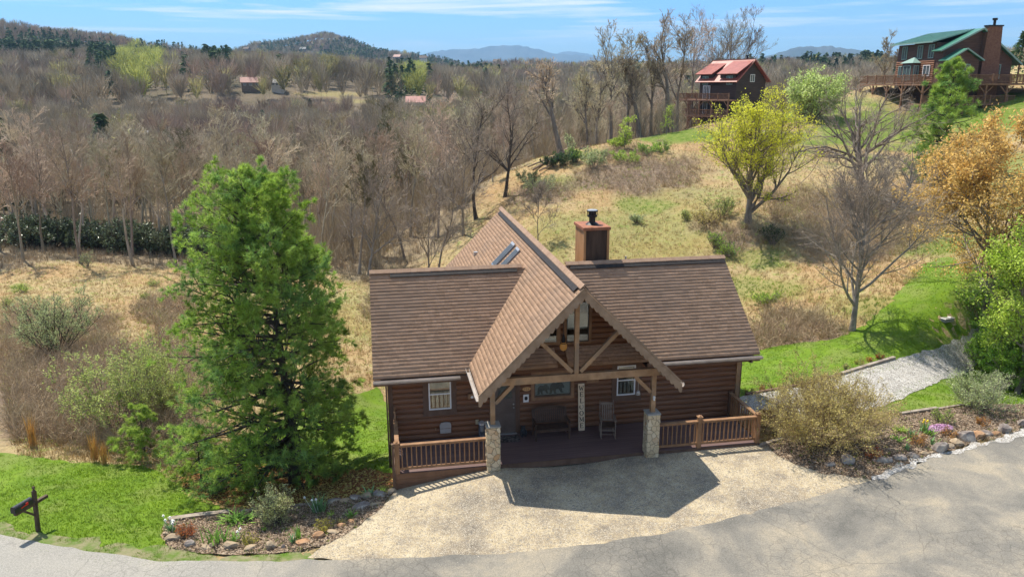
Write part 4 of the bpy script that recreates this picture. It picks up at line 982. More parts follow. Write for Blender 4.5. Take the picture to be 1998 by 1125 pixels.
def bx(par, name, mk, *boxes, **k):
    m = MB()
    for a, b in boxes: m.box(a, b)
    return m.build(name, M[mk], par, **k)
def slab(m, quad, th):
    """a sloping roof sheet with thickness, quad anticlockwise seen from above"""
    q = [Vector(p) for p in quad]; n = (q[1]-q[0]).cross(q[2]-q[0]).normalized()
    if n.z < 0: n = -n
    return m.add([p for p in q]+[p-n*th for p in q], [(0, 1, 2, 3), (7, 6, 5, 4), (0, 4, 5, 1), (1, 5, 6, 2), (2, 6, 7, 3), (3, 7, 4, 0)])
def bwin(par, plane, c, a0, a1, z0, z1, out, fm='green_trim', gm='darkglass'):
    """window in plane 'b' (x=c) or 'a' (y=c); out=-1/+1 outward"""
    f = MB(); g = MB(); t = .09
    def B(m, p0, p1, q0, q1, d0, d1):
        lo, hi = min(c+out*d0, c+out*d1), max(c+out*d0, c+out*d1)
        if plane == 'x': m.box((lo, p0, q0), (hi, p1, q1))
        else: m.box((p0, lo, q0), (p1, hi, q1))
    B(f, a0-t, a0, z0-t, z1+t, .01, .09); B(f, a1, a1+t, z0-t, z1+t, .01, .09); B(f, a0, a1, z0-t, z0, .01, .09); B(f, a0, a1, z1, z1+t, .01, .09)
    B(f, (a0+a1)/2-.03, (a0+a1)/2+.03, z0, z1, .03, .08)
    w_ = f.build('window', M[fm], par); B(g, a0, a1, z0, z1, .012, .03); g.build('pane', M[gm], w_)
    return w_
def rail_run(m, p, q, h=1.0, sp=.16):
    p, q = Vector(p), Vector(q); m.bar(p+Vector((0, 0, h)), q+Vector((0, 0, h)), .12, .07); m.bar(p+Vector((0, 0, .12)), q+Vector((0, 0, .12)), .05, .08)
    n = int((q-p).length/sp)
    for k in range(n): c = p+(q-p)*((k+.5)/n); m.box((c.x-.022, c.y-.022, c.z+.12), (c.x+.022, c.y+.022, c.z+h))
    for k in range(int((q-p).length/2.2)+1):
        c = p+(q-p)*min(1, k*2.2/(q-p).length); m.box((c.x-.07, c.y-.07, c.z-.02), (c.x+.07, c.y+.07, c.z+h+.12))

o3 = atd(1833, 163, 100); az = math.atan2(o3[0], o3[1])
H1 = thing('green_roof_house', 'large brown house with green metal roof, brick chimney and wraparound deck on the hilltop', 'house', tuple(o3), -az+math.radians(33))
P_ = H1
m = MB(); m.box((0, 0, -3.2), (9.2, 10, 2.9)); m.prism([(0, 2.9), (9.2, 2.9), (9.2, 3.0), (4.5, 6.35), (0, 4.1)], 'y', 0, 10); m.box((.02, 1.6, 2.9), (4.3, 9.98, 5.0)); 
m.build('wall', M['red_log'], P_)
m = MB()
for k in range(11): m.tube((-.03, 1.5, .15+.26*k), (-.03, 10.0, .15+.26*k), .12, None, 6)
m.build('log_wall', M['orange_log'], P_)
m = MB(); slab(m, [(4.5, -.6, 6.6), (-.75, -.6, 3.95), (-.75, 1.4, 3.95), (4.5, 1.4, 6.6)], .14)          # front part of the west slope
slab(m, [(4.5, 1.2, 6.62), (-.75, 1.2, 5.15), (-.75, 10.8, 5.15), (4.5, 10.8, 6.62)], .16)
slab(m, [(4.5, -.6, 6.6), (10.2, -.6, 2.25), (10.2, 10.8, 2.25), (4.5, 10.8, 6.6)], .14)
rf = m.build('roof', M['green_metal'], P_)
m = MB(); m.bar((4.5, -.62, 6.55), (-.78, -.62, 3.88), .06, .2); m.bar((4.5, -.62, 6.55), (10.22, -.62, 2.2), .06, .2); m.bar((-.78, 1.2, 5.08), (-.78, 10.8, 5.08), .06, .18); m.bar((-.78, 1.18, 5.08), (4.4, 1.18, 6.55), .06, .16)
for k in range(20): m.bar((-.74, 1.3+k*.49, 5.175), (4.48, 1.3+k*.49, 6.64), .03, .03)
m.build('trim', M['green_trim'], rf)
m = MB(); slab(m, [(1.85, -1.9, 4.15), (-.5, -1.9, 2.75), (-.5, .1, 2.75), (1.85, .1, 4.15)], .12); slab(m, [(1.85, -1.9, 4.15), (4.2, -1.9, 2.75), (4.2, .1, 2.75), (1.85, .1, 4.15)], .12)
m.build('roof', M['green_metal'], P_)
m = MB(); m.bar((1.85, -1.92, 4.1), (-.52, -1.92, 2.69), .05, .16); m.bar((1.85, -1.92, 4.1), (4.22, -1.92, 2.69), .05, .16); m.build('trim', M['green_trim'], P_)
m = MB(); m.box((-.0, -1.5, -.0), (3.8, -.01, 2.75)); m.prism([(0, 2.75), (3.8, 2.75), (1.9, 3.95)], 'y', -1.48, -.01); m.build('bump_out', M['red_log'], P_)
bwin(P_, 'y', -1.5, 1.1, 2.6, .9, 2.2, -1); bwin(P_, 'y', 0, 4.0, 4.5, .9, 2.2, -1)
for a0 in (2.0, 4.4, 7.9): bwin(P_, 'x', .0, a0, a0+.95, 3.2, 4.7, -1)
bwin(P_, 'x', -.13, 2.2, 3.5, 1.0, 2.2, -1, 'white'); bwin(P_, 'x', -.13, 8.3, 9.1, .9, 2.2, -1)
bwin(P_, 'y', 0, 6.9, 7.7, .6, 2.2, -1)
m = MB(); m.box((-1.0, 4.5, 0), (-.14, 7.0, 2.55)); by = m.build('bay', M['red_log'], P_)
m = MB(); m.add([(-1.25, 4.3, 2.6), (-1.25, 7.2, 2.6), (-.1, 7.2, 2.6), (-.1, 4.3, 2.6), (-.1, 5.75, 3.4)], [(0, 1, 4), (1, 2, 4), (3, 0, 4), (3, 2, 1, 0), (2, 3, 4)]); m.build('roof', M['green_trim'], by)
bwin(P_, 'x', -1.0, 5.0, 6.5, .5, 2.2, -1); bwin(P_, 'y', 4.5, -.85, -.3, .5, 2.2, -1)
m = MB(); m.prism([(4.6, -3), (7.3, -3), (7.0, 2.5), (6.75, 6.75), (4.95, 6.75), (4.75, 2.5)], 'y', -.75, -.01); c_ = m.build('chimney', M['brick'], P_)
m = MB(); m.box((4.85, -.83, 6.76), (6.85, .07, 6.92)); m.tube((5.9, -.35, 6.92), (5.9, -.35, 7.5), .16); m.tube((5.9, -.35, 7.5), (5.9, -.35, 7.75), .28, .3); m.build('cap', M['black'], c_)
m = MB(); m.box((-4, -3.2, -.25), (12.2, -.76, -.02)); m.box((-4, -.76, -.25), (-.02, 12, -.02)); m.box((9.22, -.76, -.25), (12.2, 8, -.02)); dk = m.build('deck', M['deckwood'], P_)
m = MB(); rail_run(m, (-4, -3.1, 0), (12.1, -3.1, 0)); rail_run(m, (-3.95, -3.1, 0), (-3.95, 12, 0)); rail_run(m, (12.1, -3.1, 0), (12.1, 8, 0)); m.build('railing', M['deckwood'], dk)
m = MB(); m.box((-4, -3.2, -2.65), (8, -.2, -2.45)); rail_run(m, (-4, -3.1, -2.45), (8, -3.1, -2.45), .95); m.build('lower_deck', M['deckwood'], P_)
for b_ in (-4, -1.3, 1.4, 4.1, 6.8, 9.5, 12.1):
    x, y, _ = (Matrix.Translation(H1.location) @ Euler((0, 0, H1.rotation_euler.z)).to_matrix().to_4x4() @ Vector((b_, -3.0, 0)))
    g = min(-.8, tz(x, y)-o3[2]-.3)
    m = MB(); m.box((b_-.1, -3.15, g), (b_+.1, -2.95, -.26))
    for s_ in (-1, 1):
        for zb in ((-.26, -2.65) if g < -4 else (-.26,)): m.bar((b_, -3.05, zb-1.0), (b_+s_*.85, -3.05, zb-.1), .1, .12)
    m.build('post', M['deckwood'], P_)
for a_ in (1.5, 5, 8.5, 11.8):
    x, y, _ = (Matrix.Translation(H1.location) @ Euler((0, 0, H1.rotation_euler.z)).to_matrix().to_4x4() @ Vector((-3.9, a_, 0)))
    g = tz(x, y)-o3[2]-.3; m = MB(); m.box((-4.0, a_-.1, g), (-3.8, a_+.1, -.26))
    m.bar((-3.9, a_, -1.1), (-3.9, a_+.9, -.3), .1, .12); m.bar((-3.9, a_, -1.1), (-3.9, a_-.9, -.3), .1, .12); m.build('post', M['deckwood'], P_)
m = MB(); m.box((9.6, 1.0, -.02), (9.75, 1.15, 2.7)); m.box((9.9, -.45, -.02), (10.05, -.3, 2.35)); m.build('porch_post', M['deckwood'], P_)

o3 = atd(1435, 195, 125); az = math.atan2(o3[0], o3[1])
H2 = thing('red_roof_house', 'tall dark brown house with red metal roof and stacked decks behind the yellow tree', 'house', tuple(o3), -az+math.radians(50)); P_ = H2
m = MB(); m.box((0, 0, -4.6), (7, 7.6, 3.0)); m.prism([(0, 3.0), (7, 3.0), (3.5, 5.95)], 'y', 0, 7.6); m.box((.02, -.0+.2, 3.0), (3.0, 3.4, 4.0)); m.box((.02, 4.9, 3.0), (3.0, 7.58, 4.0)); m.prism([(0, 2.2), (3.4, 2.2), (3.4, 5.9), (1.5, 4.6), (0, 3.3)], 'y', 3.41, 4.89)
m.build('wall', M['dk_log'], P_)
m = MB(); slab(m, [(3.5, -.5, 6.2), (-.7, -.5, 2.75), (-.7, 8.1, 2.75), (3.5, 8.1, 6.2)], .12); slab(m, [(3.5, -.5, 6.2), (7.7, -.5, 2.75), (7.7, 8.1, 2.75), (3.5, 8.1, 6.2)], .12)
slab(m, [(3.2, -.45, 6.02), (-.6, -.45, 4.0), (-.6, 3.6, 4.0), (3.2, 3.6, 6.02)], .12); slab(m, [(3.0, 4.7, 5.75), (-.6, 4.7, 4.0), (-.6, 8.2, 4.0), (3.0, 8.2, 5.75)], .12)
rf = m.build('roof', M['red_metal'], P_)
m = MB(); m.bar((3.5, -.55, 6.1), (-.7, -.55, 2.65), .05, .18); m.bar((3.5, -.55, 6.1), (7.7, -.55, 2.65), .05, .18); m.bar((3.5, -.5, 6.24), (3.5, 8.1, 6.24), .2, .08); m.build('trim', M['red_metal'], rf)
m = MB(); m.tube((3.6, 1.2, 6.0), (3.6, 1.2, 6.7), .14); m.tube((3.6, 1.2, 6.7), (3.6, 1.2, 6.85), .24); m.build('flue', M['black'], P_)
for a0 in (.9, 1.5, 5.9, 6.5): bwin(P_, 'x', .0, a0, a0+.42, 2.4, 3.6, -1)
bwin(P_, 'x', 0, 5.4, 6.0, .1, 2.1, -1, 'white'); bwin(P_, 'x', 0, 6.1, 6.7, .1, 2.1, -1, 'white'); bwin(P_, 'x', 0, 5.8, 6.6, -2.2, -.4, -1, 'white')
bwin(P_, 'y', 0, 3.2, 4.1, 2.8, 3.8, -1, 'white'); 
for zz in (0, -2.5):
    m = MB(); m.box((-2.6, -.8, zz-.2), (-.03, 10.2, zz)); m.box((-.03, 7.65, zz-.2), (4, 10.2, zz)); rail_run(m, (-2.55, -.8, zz), (-2.55, 10.2, zz), .95); rail_run(m, (-2.55, 10.15, zz), (4, 10.15, zz), .95); m.build('deck', M['deckwood'], P_)
for b_, a_ in ((-2.5, -.7), (-2.5, 2.6), (-2.5, 5.2), (-2.5, 7.6), (-2.5, 10.1), (.6, 10.1), (3.9, 10.1)):
    x, y, _ = (Matrix.Translation(H2.location) @ Euler((0, 0, H2.rotation_euler.z)).to_matrix().to_4x4() @ Vector((b_, a_, 0)))
    g = tz(x, y)-o3[2]-.3; m = MB(); m.box((b_-.1, a_-.1, g), (b_+.1, a_+.1, -.2))
    for zz in (-.2, -2.7):
        for s_ in (-1, 1): m.bar((b_, a_, zz-.9), (b_, a_+s_*.8, zz-.05), .09, .1)
    m.build('post', M['deckwood'], P_)

M['far_wall'] = mat('far_house_wall', (.16,.12,.09), (.22,.17,.13), 1, .9)
M['far_white'] = mat('far_pale_wall', (.46,.44,.40), (.55,.53,.49), 1, .9)
M['far_roof'] = mat('far_grey_roof', (.15,.145,.14), (.22,.21,.20), 1, .7)
M['pink_roof'] = mat('faded_red_roof', (.28,.13,.10), (.36,.18,.145), 1, .6)
M['brown_roof'] = mat('brown_far_roof', (.11,.08,.06), (.16,.12,.09), 1, .8)
def small_house(name, label, px, py, d, L_, D, h, rh, rot, wm, rm, cat='house', group=None, nw=3, lift=0):
    p = atd(px, py, d); z = tz(p[0], p[1]) if lift is None else p[2]
    t = thing(name, label, cat, (p[0], p[1], z), rot, group)
    m = MB(); m.box((-L_/2, -D/2, -3), (L_/2, D/2, h)); m.prism([(-D/2, h), (D/2, h), (0, h+rh)], 'x', -L_/2, L_/2); m.build('wall', M[wm], t)
    m = MB(); e = D/2+.5; k = rh/(D/2)
    slab(m, [(-L_/2-.5, -e, h-.5*k+.06), (L_/2+.5, -e, h-.5*k+.06), (L_/2+.5, 0, h+rh+.1), (-L_/2-.5, 0, h+rh+.1)], .15)
    slab(m, [(-L_/2-.5, e, h-.5*k+.06), (L_/2+.5, e, h-.5*k+.06), (L_/2+.5, 0, h+rh+.1), (-L_/2-.5, 0, h+rh+.1)], .15); m.build('roof', M[rm], t)
    for i in range(nw):
        a = -L_/2+L_*(i+.5)/nw; bwin(t, 'y', -D/2, a-.5, a+.5, h*.35, h*.35+1.3, -1, 'white')
    return t
small_house('barn', 'long barn with faded red metal roof beside the far road', 489, 170, 350, 7.5, 6, 2.2, 1.9, .35, 'far_wall', 'pink_roof', 'barn')
small_house('shed', 'grey roofed shed right of the far barn behind bare trunks', 543, 170, 352, 5, 5, 2.0, 1.3, .1, 'far_white', 'far_roof', 'shed')
small_house('cabin', 'dark low cabin above the woods near the yellow green trees', 248, 178, 365, 9, 7, 2.4, 2, -.1, 'dk_log', 'brown_roof', 'cabin')
small_house('cottage', 'small cottage with a bright red roof deep among the bare woods', 812, 210, 335, 7.5, 6.5, 2.4, 2.2, .05, 'far_wall', 'red_metal', 'cottage')
small_house('farm_building', 'long pale building half hidden behind the bare trees on the left', 235, 292, 190, 14, 8, 2.6, 1.8, .1, 'far_white', 'far_white', 'building', nw=4)
small_house('hill_house', 'tan and dark flat topped house beyond the green roofed one', 1958, 133, 165, 15, 12, 3.0, .4, .5, 'tanwall', 'tanwall', 'house', nw=2)
for k, (px, py, wm, rm, lb) in enumerate(((482,96,'far_wall','brown_roof','brown house on the skyline saddle left of the round hill'), (592,96,'far_wall','far_roof','grey roofed house on the upper left slope of the round hill'),
        (640,102,'far_wall','brown_roof','brown house high on the round far hill'), (776,112,'far_wall','pink_roof','pinkish roofed house at the right foot of the round hill'),
        (826,114,'far_white','brown_roof','upper pale walled house right of the round hill'), (806,126,'far_wall','far_roof','lower grey roofed house right of the round hill'), (970,121,'far_wall','brown_roof','lone brown house on the skyline before the blue mountain'),
        (560,106,'far_white','far_roof','pale house in the clearing below the skyline'))):
    small_house('hill_house', lb, px, py+4, 1380 if px < 760 else 1150, 10, 8, 3.5, 3, .3*((k % 3)-1), wm, rm, group='houses scattered on the far hills')

# ------------------------------------------------------------ far mountains
def mountain(name, prof, d, seed, mt, depth=.25):
    R = rng(seed); xs = np.linspace(prof[0][0], prof[-1][0], 260); P0 = np.array(prof, float)
    ys = np.interp(xs, P0[:, 0], P0[:, 1]); k_ = np.ones(5)/5; ys[2:-2] = np.convolve(ys, k_, 'valid')
    V = []; rows = 26
    for j in range(rows):
        t = j/(rows-1)*2-1         # -1 front foot .. 0 crest .. 1 back foot
        dd = d*(1+depth*t); 
        P = atd(xs, ys, np.full(len(xs), d)); crest = P[:, 2]
        X = P[:, 0]*dd/d; Y = P[:, 1]*dd/d; f = (1-abs(t))**1.1
        base = -80.
        Z = base+(crest-base)*f+(vnoise(X, Y, d*.02, seed)-.5)*d*.012*(1-f)*2+(vnoise(X, Y, d*.005, seed+1)-.5)*d*.0016
        V.append(np.stack([X, Y, Z], -1))
    V = np.concatenate(V); n = len(xs); ii = (np.arange(rows-1)[:, None]*n+np.arange(n-1)[None]).ravel()
    o = link(name, fmesh(name, V, np.stack([ii, ii+1, ii+1+n, ii+n], -1), smooth=True), mt); tag(o, kind='structure')
M['mount'] = mat('wooded_mountain', (.035,.06,.07), (.07,.09,.10), .004, .95, 0, lo=.4, hi=.6)
mountain('mountain', [(740,150),(780,118),(820,108),(835,100),(850,96),(880,94),(930,92),(955,88),(985,86),(1005,85),(1020,87),(1050,93),(1075,101),(1110,104),(1140,106),(1170,112),(1230,140)], 9500, 31, M['mount'])
mountain('mountain', [(1040,150),(1075,107),(1095,99),(1110,97),(1130,100),(1160,105),(1200,116),(1260,140)], 12500, 32, M['mount'])
mountain('mountain', [(700,150),(760,112),(790,104),(810,108),(850,125)], 12500, 34, M['mount'])
mountain('mountain', [(1380,150),(1440,122),(1490,108),(1525,98),(1550,90),(1575,86),(1595,88),(1620,86),(1650,92),(1680,95),(1710,100),(1740,112),(1800,128),(1900,150)], 4300, 33, M['mount'])

# ------------------------------------------------------------ mailbox
g0 = hit(77, 1036); sa = hit(34, 1057); sb_ = hit(100, 1022); dr_ = math.atan2(sa[1]-sb_[1], sa[0]-sb_[0])
mb_ = thing('mailbox', 'black roadside mailbox with red flag on a dark wooden post in the grass', 'mailbox', (g0[0], g0[1], g0[2]), dr_)
M['mbwood'] = mat('mailbox_post_wood', (.07,.045,.03), (.13,.09,.06), 6, .8, .003, 30)
m = MB(); m.bar((.045, 0, -.1), (-.055, 0, 1.32), .10, .10, up=(1, 0, 0)); m.tube((-.055, 0, 1.32), (-.056, 0, 1.38), .045, .025); m.ell((-.06, 0, 1.42), (.045, .045, .05), 10, 8); part('post', m, 'mbwood', mb_, bevel=.004)
m = MB(); m.box((-.45, -.05, .90), (.66, .05, .99)); part('arm', m, 'mbwood', mb_, bevel=.004)
m = MB(); m.bar((.02, .0, .55), (.38, .0, .90), .06, .06); part('brace', m, 'mbwood', mb_)
m = MB(); pr = [(-.085, 1.0), (.085, 1.0)]+[(.085*math.cos(PI*k/10), 1.115+.085*math.sin(PI*k/10)) for k in range(11)]; m.prism(pr, 'x', .10, .68); bxm = part('box', m, mat('mailbox_black', (.02,.02,.022), (.035,.035,.04), 9, .3, spec=.6), mb_)
m = MB(); m.prism([(p[0]*1.04, 1.1+(p[1]-1.1)*1.04) for p in pr], 'x', .68, .70); part('door', m, 'black', mb_)
M['flag'] = mat('flag_red', (.62,.03,.02), None, rough=.4)
m = MB(); m.bar((.50, .093, 1.07), (.30, .093, 1.10), .012, .025); m.box((.26, .088, 1.07), (.34, .098, 1.15)); part('flag', m, 'flag', mb_)

# ------------------------------------------------------------ timbers, rocks, small built things
M['sleeper'] = mat('grey_timber_edging', (.22,.18,.14), (.36,.31,.25), 3, .85, .006, 20)
M['sleeper2'] = mat('brown_timber_edging', (.12,.07,.045), (.20,.13,.09), 3, .85, .006, 20)
def edging(name, label, P, w_, h, mt, group=None):
    pts = [hit(a, b) for a, b in P]; m = MB()
    for a, b in zip(pts[:-1], pts[1:]): m.bar((a[0], a[1], a[2]+h/2-.02), (b[0], b[1], b[2]+h/2-.02), w_, h)
    o = m.build(name, M[mt]); return tag(o, label, 'edging', group)
edging('timber_edging', 'curved brown timber edging between right lawn and gravel drive', [(1455,773),(1530,760),(1590,748),(1640,733)], .12, .16, 'sleeper2', 'timbers edging the beds')
edging('timber_edging', 'straight grey timber ending the edging beside the gravel drive', [(1641,733),(1744,701)], .16, .18, 'sleeper', 'timbers edging the beds')
edging('timber_edging', 'pale timber along the top of the right flower bed', [(1757,811),(1828,800)], .14, .16, 'sleeper', 'timbers edging the beds')
edging('timber_edging', 'thin grey timber behind the right bed shrub', [(1830,800),(1880,792)], .10, .12, 'sleeper', 'timbers edging the beds')
edging('timber_edging', 'short grey timber at the deck end of the right bed', [(1485,872),(1530,858)], .14, .15, 'sleeper', 'timbers edging the beds')
edging('timber_edging', 'long weathered timber along the grass edge of the left bed', [(330,1018),(385,1010),(448,1003)], .20, .16, 'sleeper', 'timbers edging the beds')
edging('timber_edging', 'buried grey timber behind the variegated bush in the left bed', [(470,1000),(560,990),(620,984)], .14, .10, 'sleeper', 'timbers edging the beds')
a = hit(1484, 822); b = hit(1540, 826)
m = MB(); m.bar((a[0], a[1]+.2, a[2]+.2), (b[0], b[1]+.2, b[2]+.2), .09, .42); o = m.build('retaining_board', M['cedar']); tag(o, 'brown retaining board between the deck corner and the big twiggy bush', 'retaining board')
g = hit(1848, 624); o = thing('stone_box', 'low grey stone box standing on the right lawn near the drive', 'stone box', (g[0], g[1], g[2]), .4)
m = MB(); m.box((-.30, -.16, -.08), (.30, .16, .10)); part('base', m, 'capstone', o, bevel=.02)
m = MB(); m.box((-.33, -.18, .101), (.33, .18, .125)); m.box((.08, -.12, .126), (.26, .08, .16)); part('lid', m, 'sill', o, bevel=.01)
M['rock1'] = mat('tan_rock', (.26,.19,.12), (.50,.40,.27), 2.5, .9, .02, 9, c3=(.20,.16,.12), s3=2)
M['rock2'] = mat('grey_rock', (.15,.12,.105), (.36,.31,.27), 2.5, .9, .02, 9, c3=(.42,.38,.32), s3=2)
M['rock3'] = mat('rusty_rock', (.30,.16,.08), (.48,.30,.17), 2.5, .9, .02, 9)
def rock(px, py, wpx, hpx, mt, label, seed, group):
    g = hit(px, py); s = np.hypot(*g[:2])/1500*1.05; w_ = wpx*s; R = rng(seed); h = max(hpx*s*1.0, .09)
    bm = bmesh.new(); bmesh.ops.create_icosphere(bm, subdivisions=2, radius=.5)
    dirs = [Vector(R.randn(3)).normalized() for _ in range(9)]; cut = [R.uniform(.28, .44) for _ in range(9)]
    for v in bm.verts:
        for d_, c in zip(dirs, cut):
            e = v.co.dot(d_)-c
            if e > 0: v.co -= d_*e
        v.co += Vector(R.randn(3))*.012
    for v in bm.verts: v.co.x *= w_*1.35; v.co.y *= w_*R.uniform(.97, 1.0)*.95; v.co.z *= h*1.5; 
    me = bpy.data.meshes.new('rock'); bm.to_mesh(me); bm.free()
    o = link('rock', me, M[mt]); o.location = (g[0], g[1]+w_*.2, g[2]+h*.42); o.rotation_euler = (R.uniform(-.15, .15), R.uniform(-.15, .15), R.uniform(-.6, .6))
    tag(o, label, 'rock', group)
for k, (x, y, a, b, mt, lb) in enumerate((
    (145,505,24,15,'rock1','flat tan rock at the left end of the left flower bed'), (285,548,19,13,'rock2','dark wedge rock below the red leaved shrub'), (100,462,16,9,'rock1','small tan slab beside the white daffodils'),
    (405,568,22,9,'rock1','low tan rock left of the big angular one'), (455,560,12,12,'rock1','upright tan splinter rock by the low slab'), (605,568,26,15,'rock1','large angular tan rock below the small green clump'),
    (755,578,27,10,'rock1','long low tan rock below the yellow green shrublet'), (905,575,20,19,'rock1','chunky tall tan rock in the middle of the left bed front'), (1015,562,9,10,'rock2','small white pointed rock in the left bed'),
    (1160,532,25,11,'rock3','flat rust coloured rock below the lone iris'), (1285,484,20,15,'rock3','square rusty rock in the left bed'), (1395,452,24,9,'rock1','long thin tan rock close to the gravel'),
    (1465,400,17,10,'rock3','rusty rock near the gravel corner of the left bed'), (1540,362,17,8,'rock3','uppermost rusty rock at the gravel corner'))):
    rock(300+x/4, 930+y/4+1, a, b, mt, lb, 100+k, 'rocks edging the left flower bed')
for k, (x, y, a, b, lb) in enumerate(((1400,203,26,8,'flat slab first in the row behind the left bed'), (1490,208,24,8,'flat pale slab second in the row behind the left bed'), (1575,183,26,9,'flat grey slab third in the row behind the left bed'),
    (1665,170,26,10,'tan slab fourth in the row behind the left bed'), (1770,155,28,10,'broad slab fifth in the row behind the left bed'), (1860,130,16,10,'last slab by the deck corner behind the left bed'), (1620,250,30,9,'low slab sunk in the left bed near its upper corner'), (1720,235,24,9,'grey slab lying nearest the gravel corner'))):
    rock(300+x/4, 930+y/4+1, a, b, 'rock1' if k % 2 else 'rock2', lb, 130+k, 'flat slabs behind the left bed')
for k, (x, y, a, b, mt, lb) in enumerate((
    (660,715,26,17,'rock2','grey rock beneath the big twiggy bush'), (925,705,24,12,'rock2','flat mauve grey rock right of the red shrublet'), (985,702,16,10,'rock2','pale rock touching the mauve grey one'),
    (1065,685,20,11,'rock2','grey rock near the middle front of the right bed'), (1165,670,19,11,'rock2','dark grey rock before the blue green iris'), (1255,652,13,8,'rock1','small tan rock left of the tall brown one'), (1305,642,10,6,'rock1','tiny tan rock left of the tall brown one'),
    (1372,628,25,20,'rock2','tall dark brown rock tilted at the bed edge'), (1432,598,20,9,'rock1','whitish rock behind the tall brown one'), (1500,578,24,11,'rock1','broad tan rock in the right bed border'),
    (1580,545,28,18,'rock2','largest purple grey rock of the right bed'), (1655,522,22,12,'rock3','brown rock right of the largest one'), (1722,503,15,9,'rock2','small white rock on the grit'), (1862,478,22,15,'rock2','brown rock near the right end of the bed'), (1992,436,16,12,'rock2','last dark rock at the photo edge'), (545,735,20,9,'rock2','half buried rock at the left foot of the big bush'), (1795,500,14,7,'rock3','low brown rock left of the last pair'))):
    rock(1480+x/3.857, 720+y/3.857+1, a, b, mt, lb, 160+k, 'rocks edging the right flower bed')
# ------------------------------------------------------------ plants: branching skeletons and leaves
def nrm(a): return a/(np.linalg.norm(a, axis=-1, keepdims=True)+1e-9)
def perp(d, R):
    r = R.randn(*d.shape); p = r-(r*d).sum(-1, keepdims=True)*d; return nrm(p)
class Br:
    """a set of branches: P (n,ns+1,3) points, Rd (n,ns+1) radii, L (n,) lengths"""
    def __init__(s, P, Rd, L_): s.P, s.Rd, s.L = P, Rd, L_
def trunk(R, h, r0, ns=9, lean=(0, 0), jit=.04, r1=.15, start=(0, 0, -.25)):
    P = np.zeros((1, ns+1, 3)); P[0, 0] = start; d = nrm(np.array([[lean[0], lean[1], 1.]])); st = h/ns
    for k in range(ns): d = nrm(d+R.randn(1, 3)*jit*np.array([1, 1, .2])); P[:, k+1] = P[:, k]+d*st
    t = np.linspace(0, 1, ns+1); Rd = (r0*(1-t)+r0*r1*t)[None]; Rd[0, 0] *= 1.35
    return Br(P, Rd, np.array([h]))
def grow(b, R, m, t0=.3, t1=1., ang=(35, 60), ratio=.5, ns=4, jit=.12, up=.06, rr=.6, rmin=.004, shape=.5, rad_tip=.25, whorl=0, lenvar=(.65, 1.2), out=0):
    n, k1, _ = b.P.shape; k = k1-1; idx = np.repeat(np.arange(n), m)
    t = R.uniform(t0, t1, n*m)
    if whorl: t = t0+(t1-t0)*(np.floor((t-t0)/(t1-t0)*whorl)+R.uniform(-.1, .1, n*m)+.5)/whorl
    f = np.clip(t*k, 0, k-1e-4); i = f.astype(int); u = (f-i)[:, None]
    p0 = b.P[idx, i]; p1 = b.P[idx, i+1]; pos = p0*(1-u)+p1*u; d = nrm(p1-p0); pr = b.Rd[idx, i]*(1-u[:, 0])+b.Rd[idx, i+1]*u[:, 0]
    a = np.radians(R.uniform(*ang, n*m))[:, None]; q = perp(d, R)
    if out: q = nrm(q+np.array([0, 0, out]))
    d = nrm(d*np.cos(a)+q*np.sin(a))
    L_ = b.L[idx]*ratio*(1-shape*(t-t0)/max(t1-t0, 1e-6))*R.uniform(*lenvar, n*m)
    P = np.zeros((n*m, ns+1, 3)); P[:, 0] = pos; st = (L_/ns)[:, None]
    for j in range(ns): d = nrm(d+R.randn(n*m, 3)*jit+np.array([0, 0, up])); P[:, j+1] = P[:, j]+d*st
    r0 = np.maximum(np.minimum(pr*rr, pr), rmin)[:, None]; tt = np.linspace(0, 1, ns+1)[None]
    return Br(P, np.maximum(r0*(1-tt)+r0*rad_tip*tt, rmin*.7), L_)
def tubes(bs, sides):
    """list of Br -> V, F (quads), one ring per point"""
    Vs, Fs, n0 = [], [], 0
    for b, s in zip(bs, sides):
        n, k1, _ = b.P.shape; D = np.gradient(b.P, axis=1); D = nrm(D)
        ref = np.where(np.abs(D[..., 2:3]) > .9, np.array([1., 0, 0]), np.array([0, 0, 1.])); A = nrm(np.cross(D, ref)); Bv = np.cross(D, A)
        th = np.arange(s)*2*PI/s
        V = b.P[:, :, None, :]+b.Rd[:, :, None, None]*(A[:, :, None, :]*np.cos(th)[None, None, :, None]+Bv[:, :, None, :]*np.sin(th)[None, None, :, None])
        base = (np.arange(n)[:, None, None]*k1+np.arange(k1-1)[None, :, None])*s; j = np.arange(s)[None, None, :]; j2 = (j+1) % s
        F = np.stack([base+j, base+j2, base+s+j2, base+s+j], -1).reshape(-1, 4)
        Vs.append(V.reshape(-1, 3)); Fs.append(F+n0); n0 += n*k1*s
    return np.concatenate(Vs), np.concatenate(Fs)
def tips(b, per=1, t0=.3, R=None):
    n, k1, _ = b.P.shape; k = k1-1; idx = np.repeat(np.arange(n), per); t = R.uniform(t0, 1, n*per); f = np.clip(t*k, 0, k-1e-4); i = f.astype(int); u = (f-i)[:, None]
    return b.P[idx, i]*(1-u)+b.P[idx, i+1]*u, nrm(b.P[idx, i+1]-b.P[idx, i])
def leaves(pos, R, size=(.05, .09), spread=.08, asp=.5, flat=.0, n=1, dirs=None, along=0):
    """leaf quads (diamonds) scattered round the points"""
    p = np.repeat(pos, n, 0)+R.randn(len(pos)*n, 3)*spread; N = len(p)
    d = nrm(R.randn(N, 3)*np.array([1, 1, 1-flat]))
    if dirs is not None: d = nrm(d+np.repeat(dirs, n, 0)*along)
    w_ = perp(d, R); s = R.uniform(*size, N)[:, None]
    V = np.stack([p-d*s*.5, p+w_*s*asp*.5, p+d*s*.5, p-w_*s*asp*.5], 1).reshape(-1, 3)
    return V, np.arange(N*4).reshape(-1, 4)
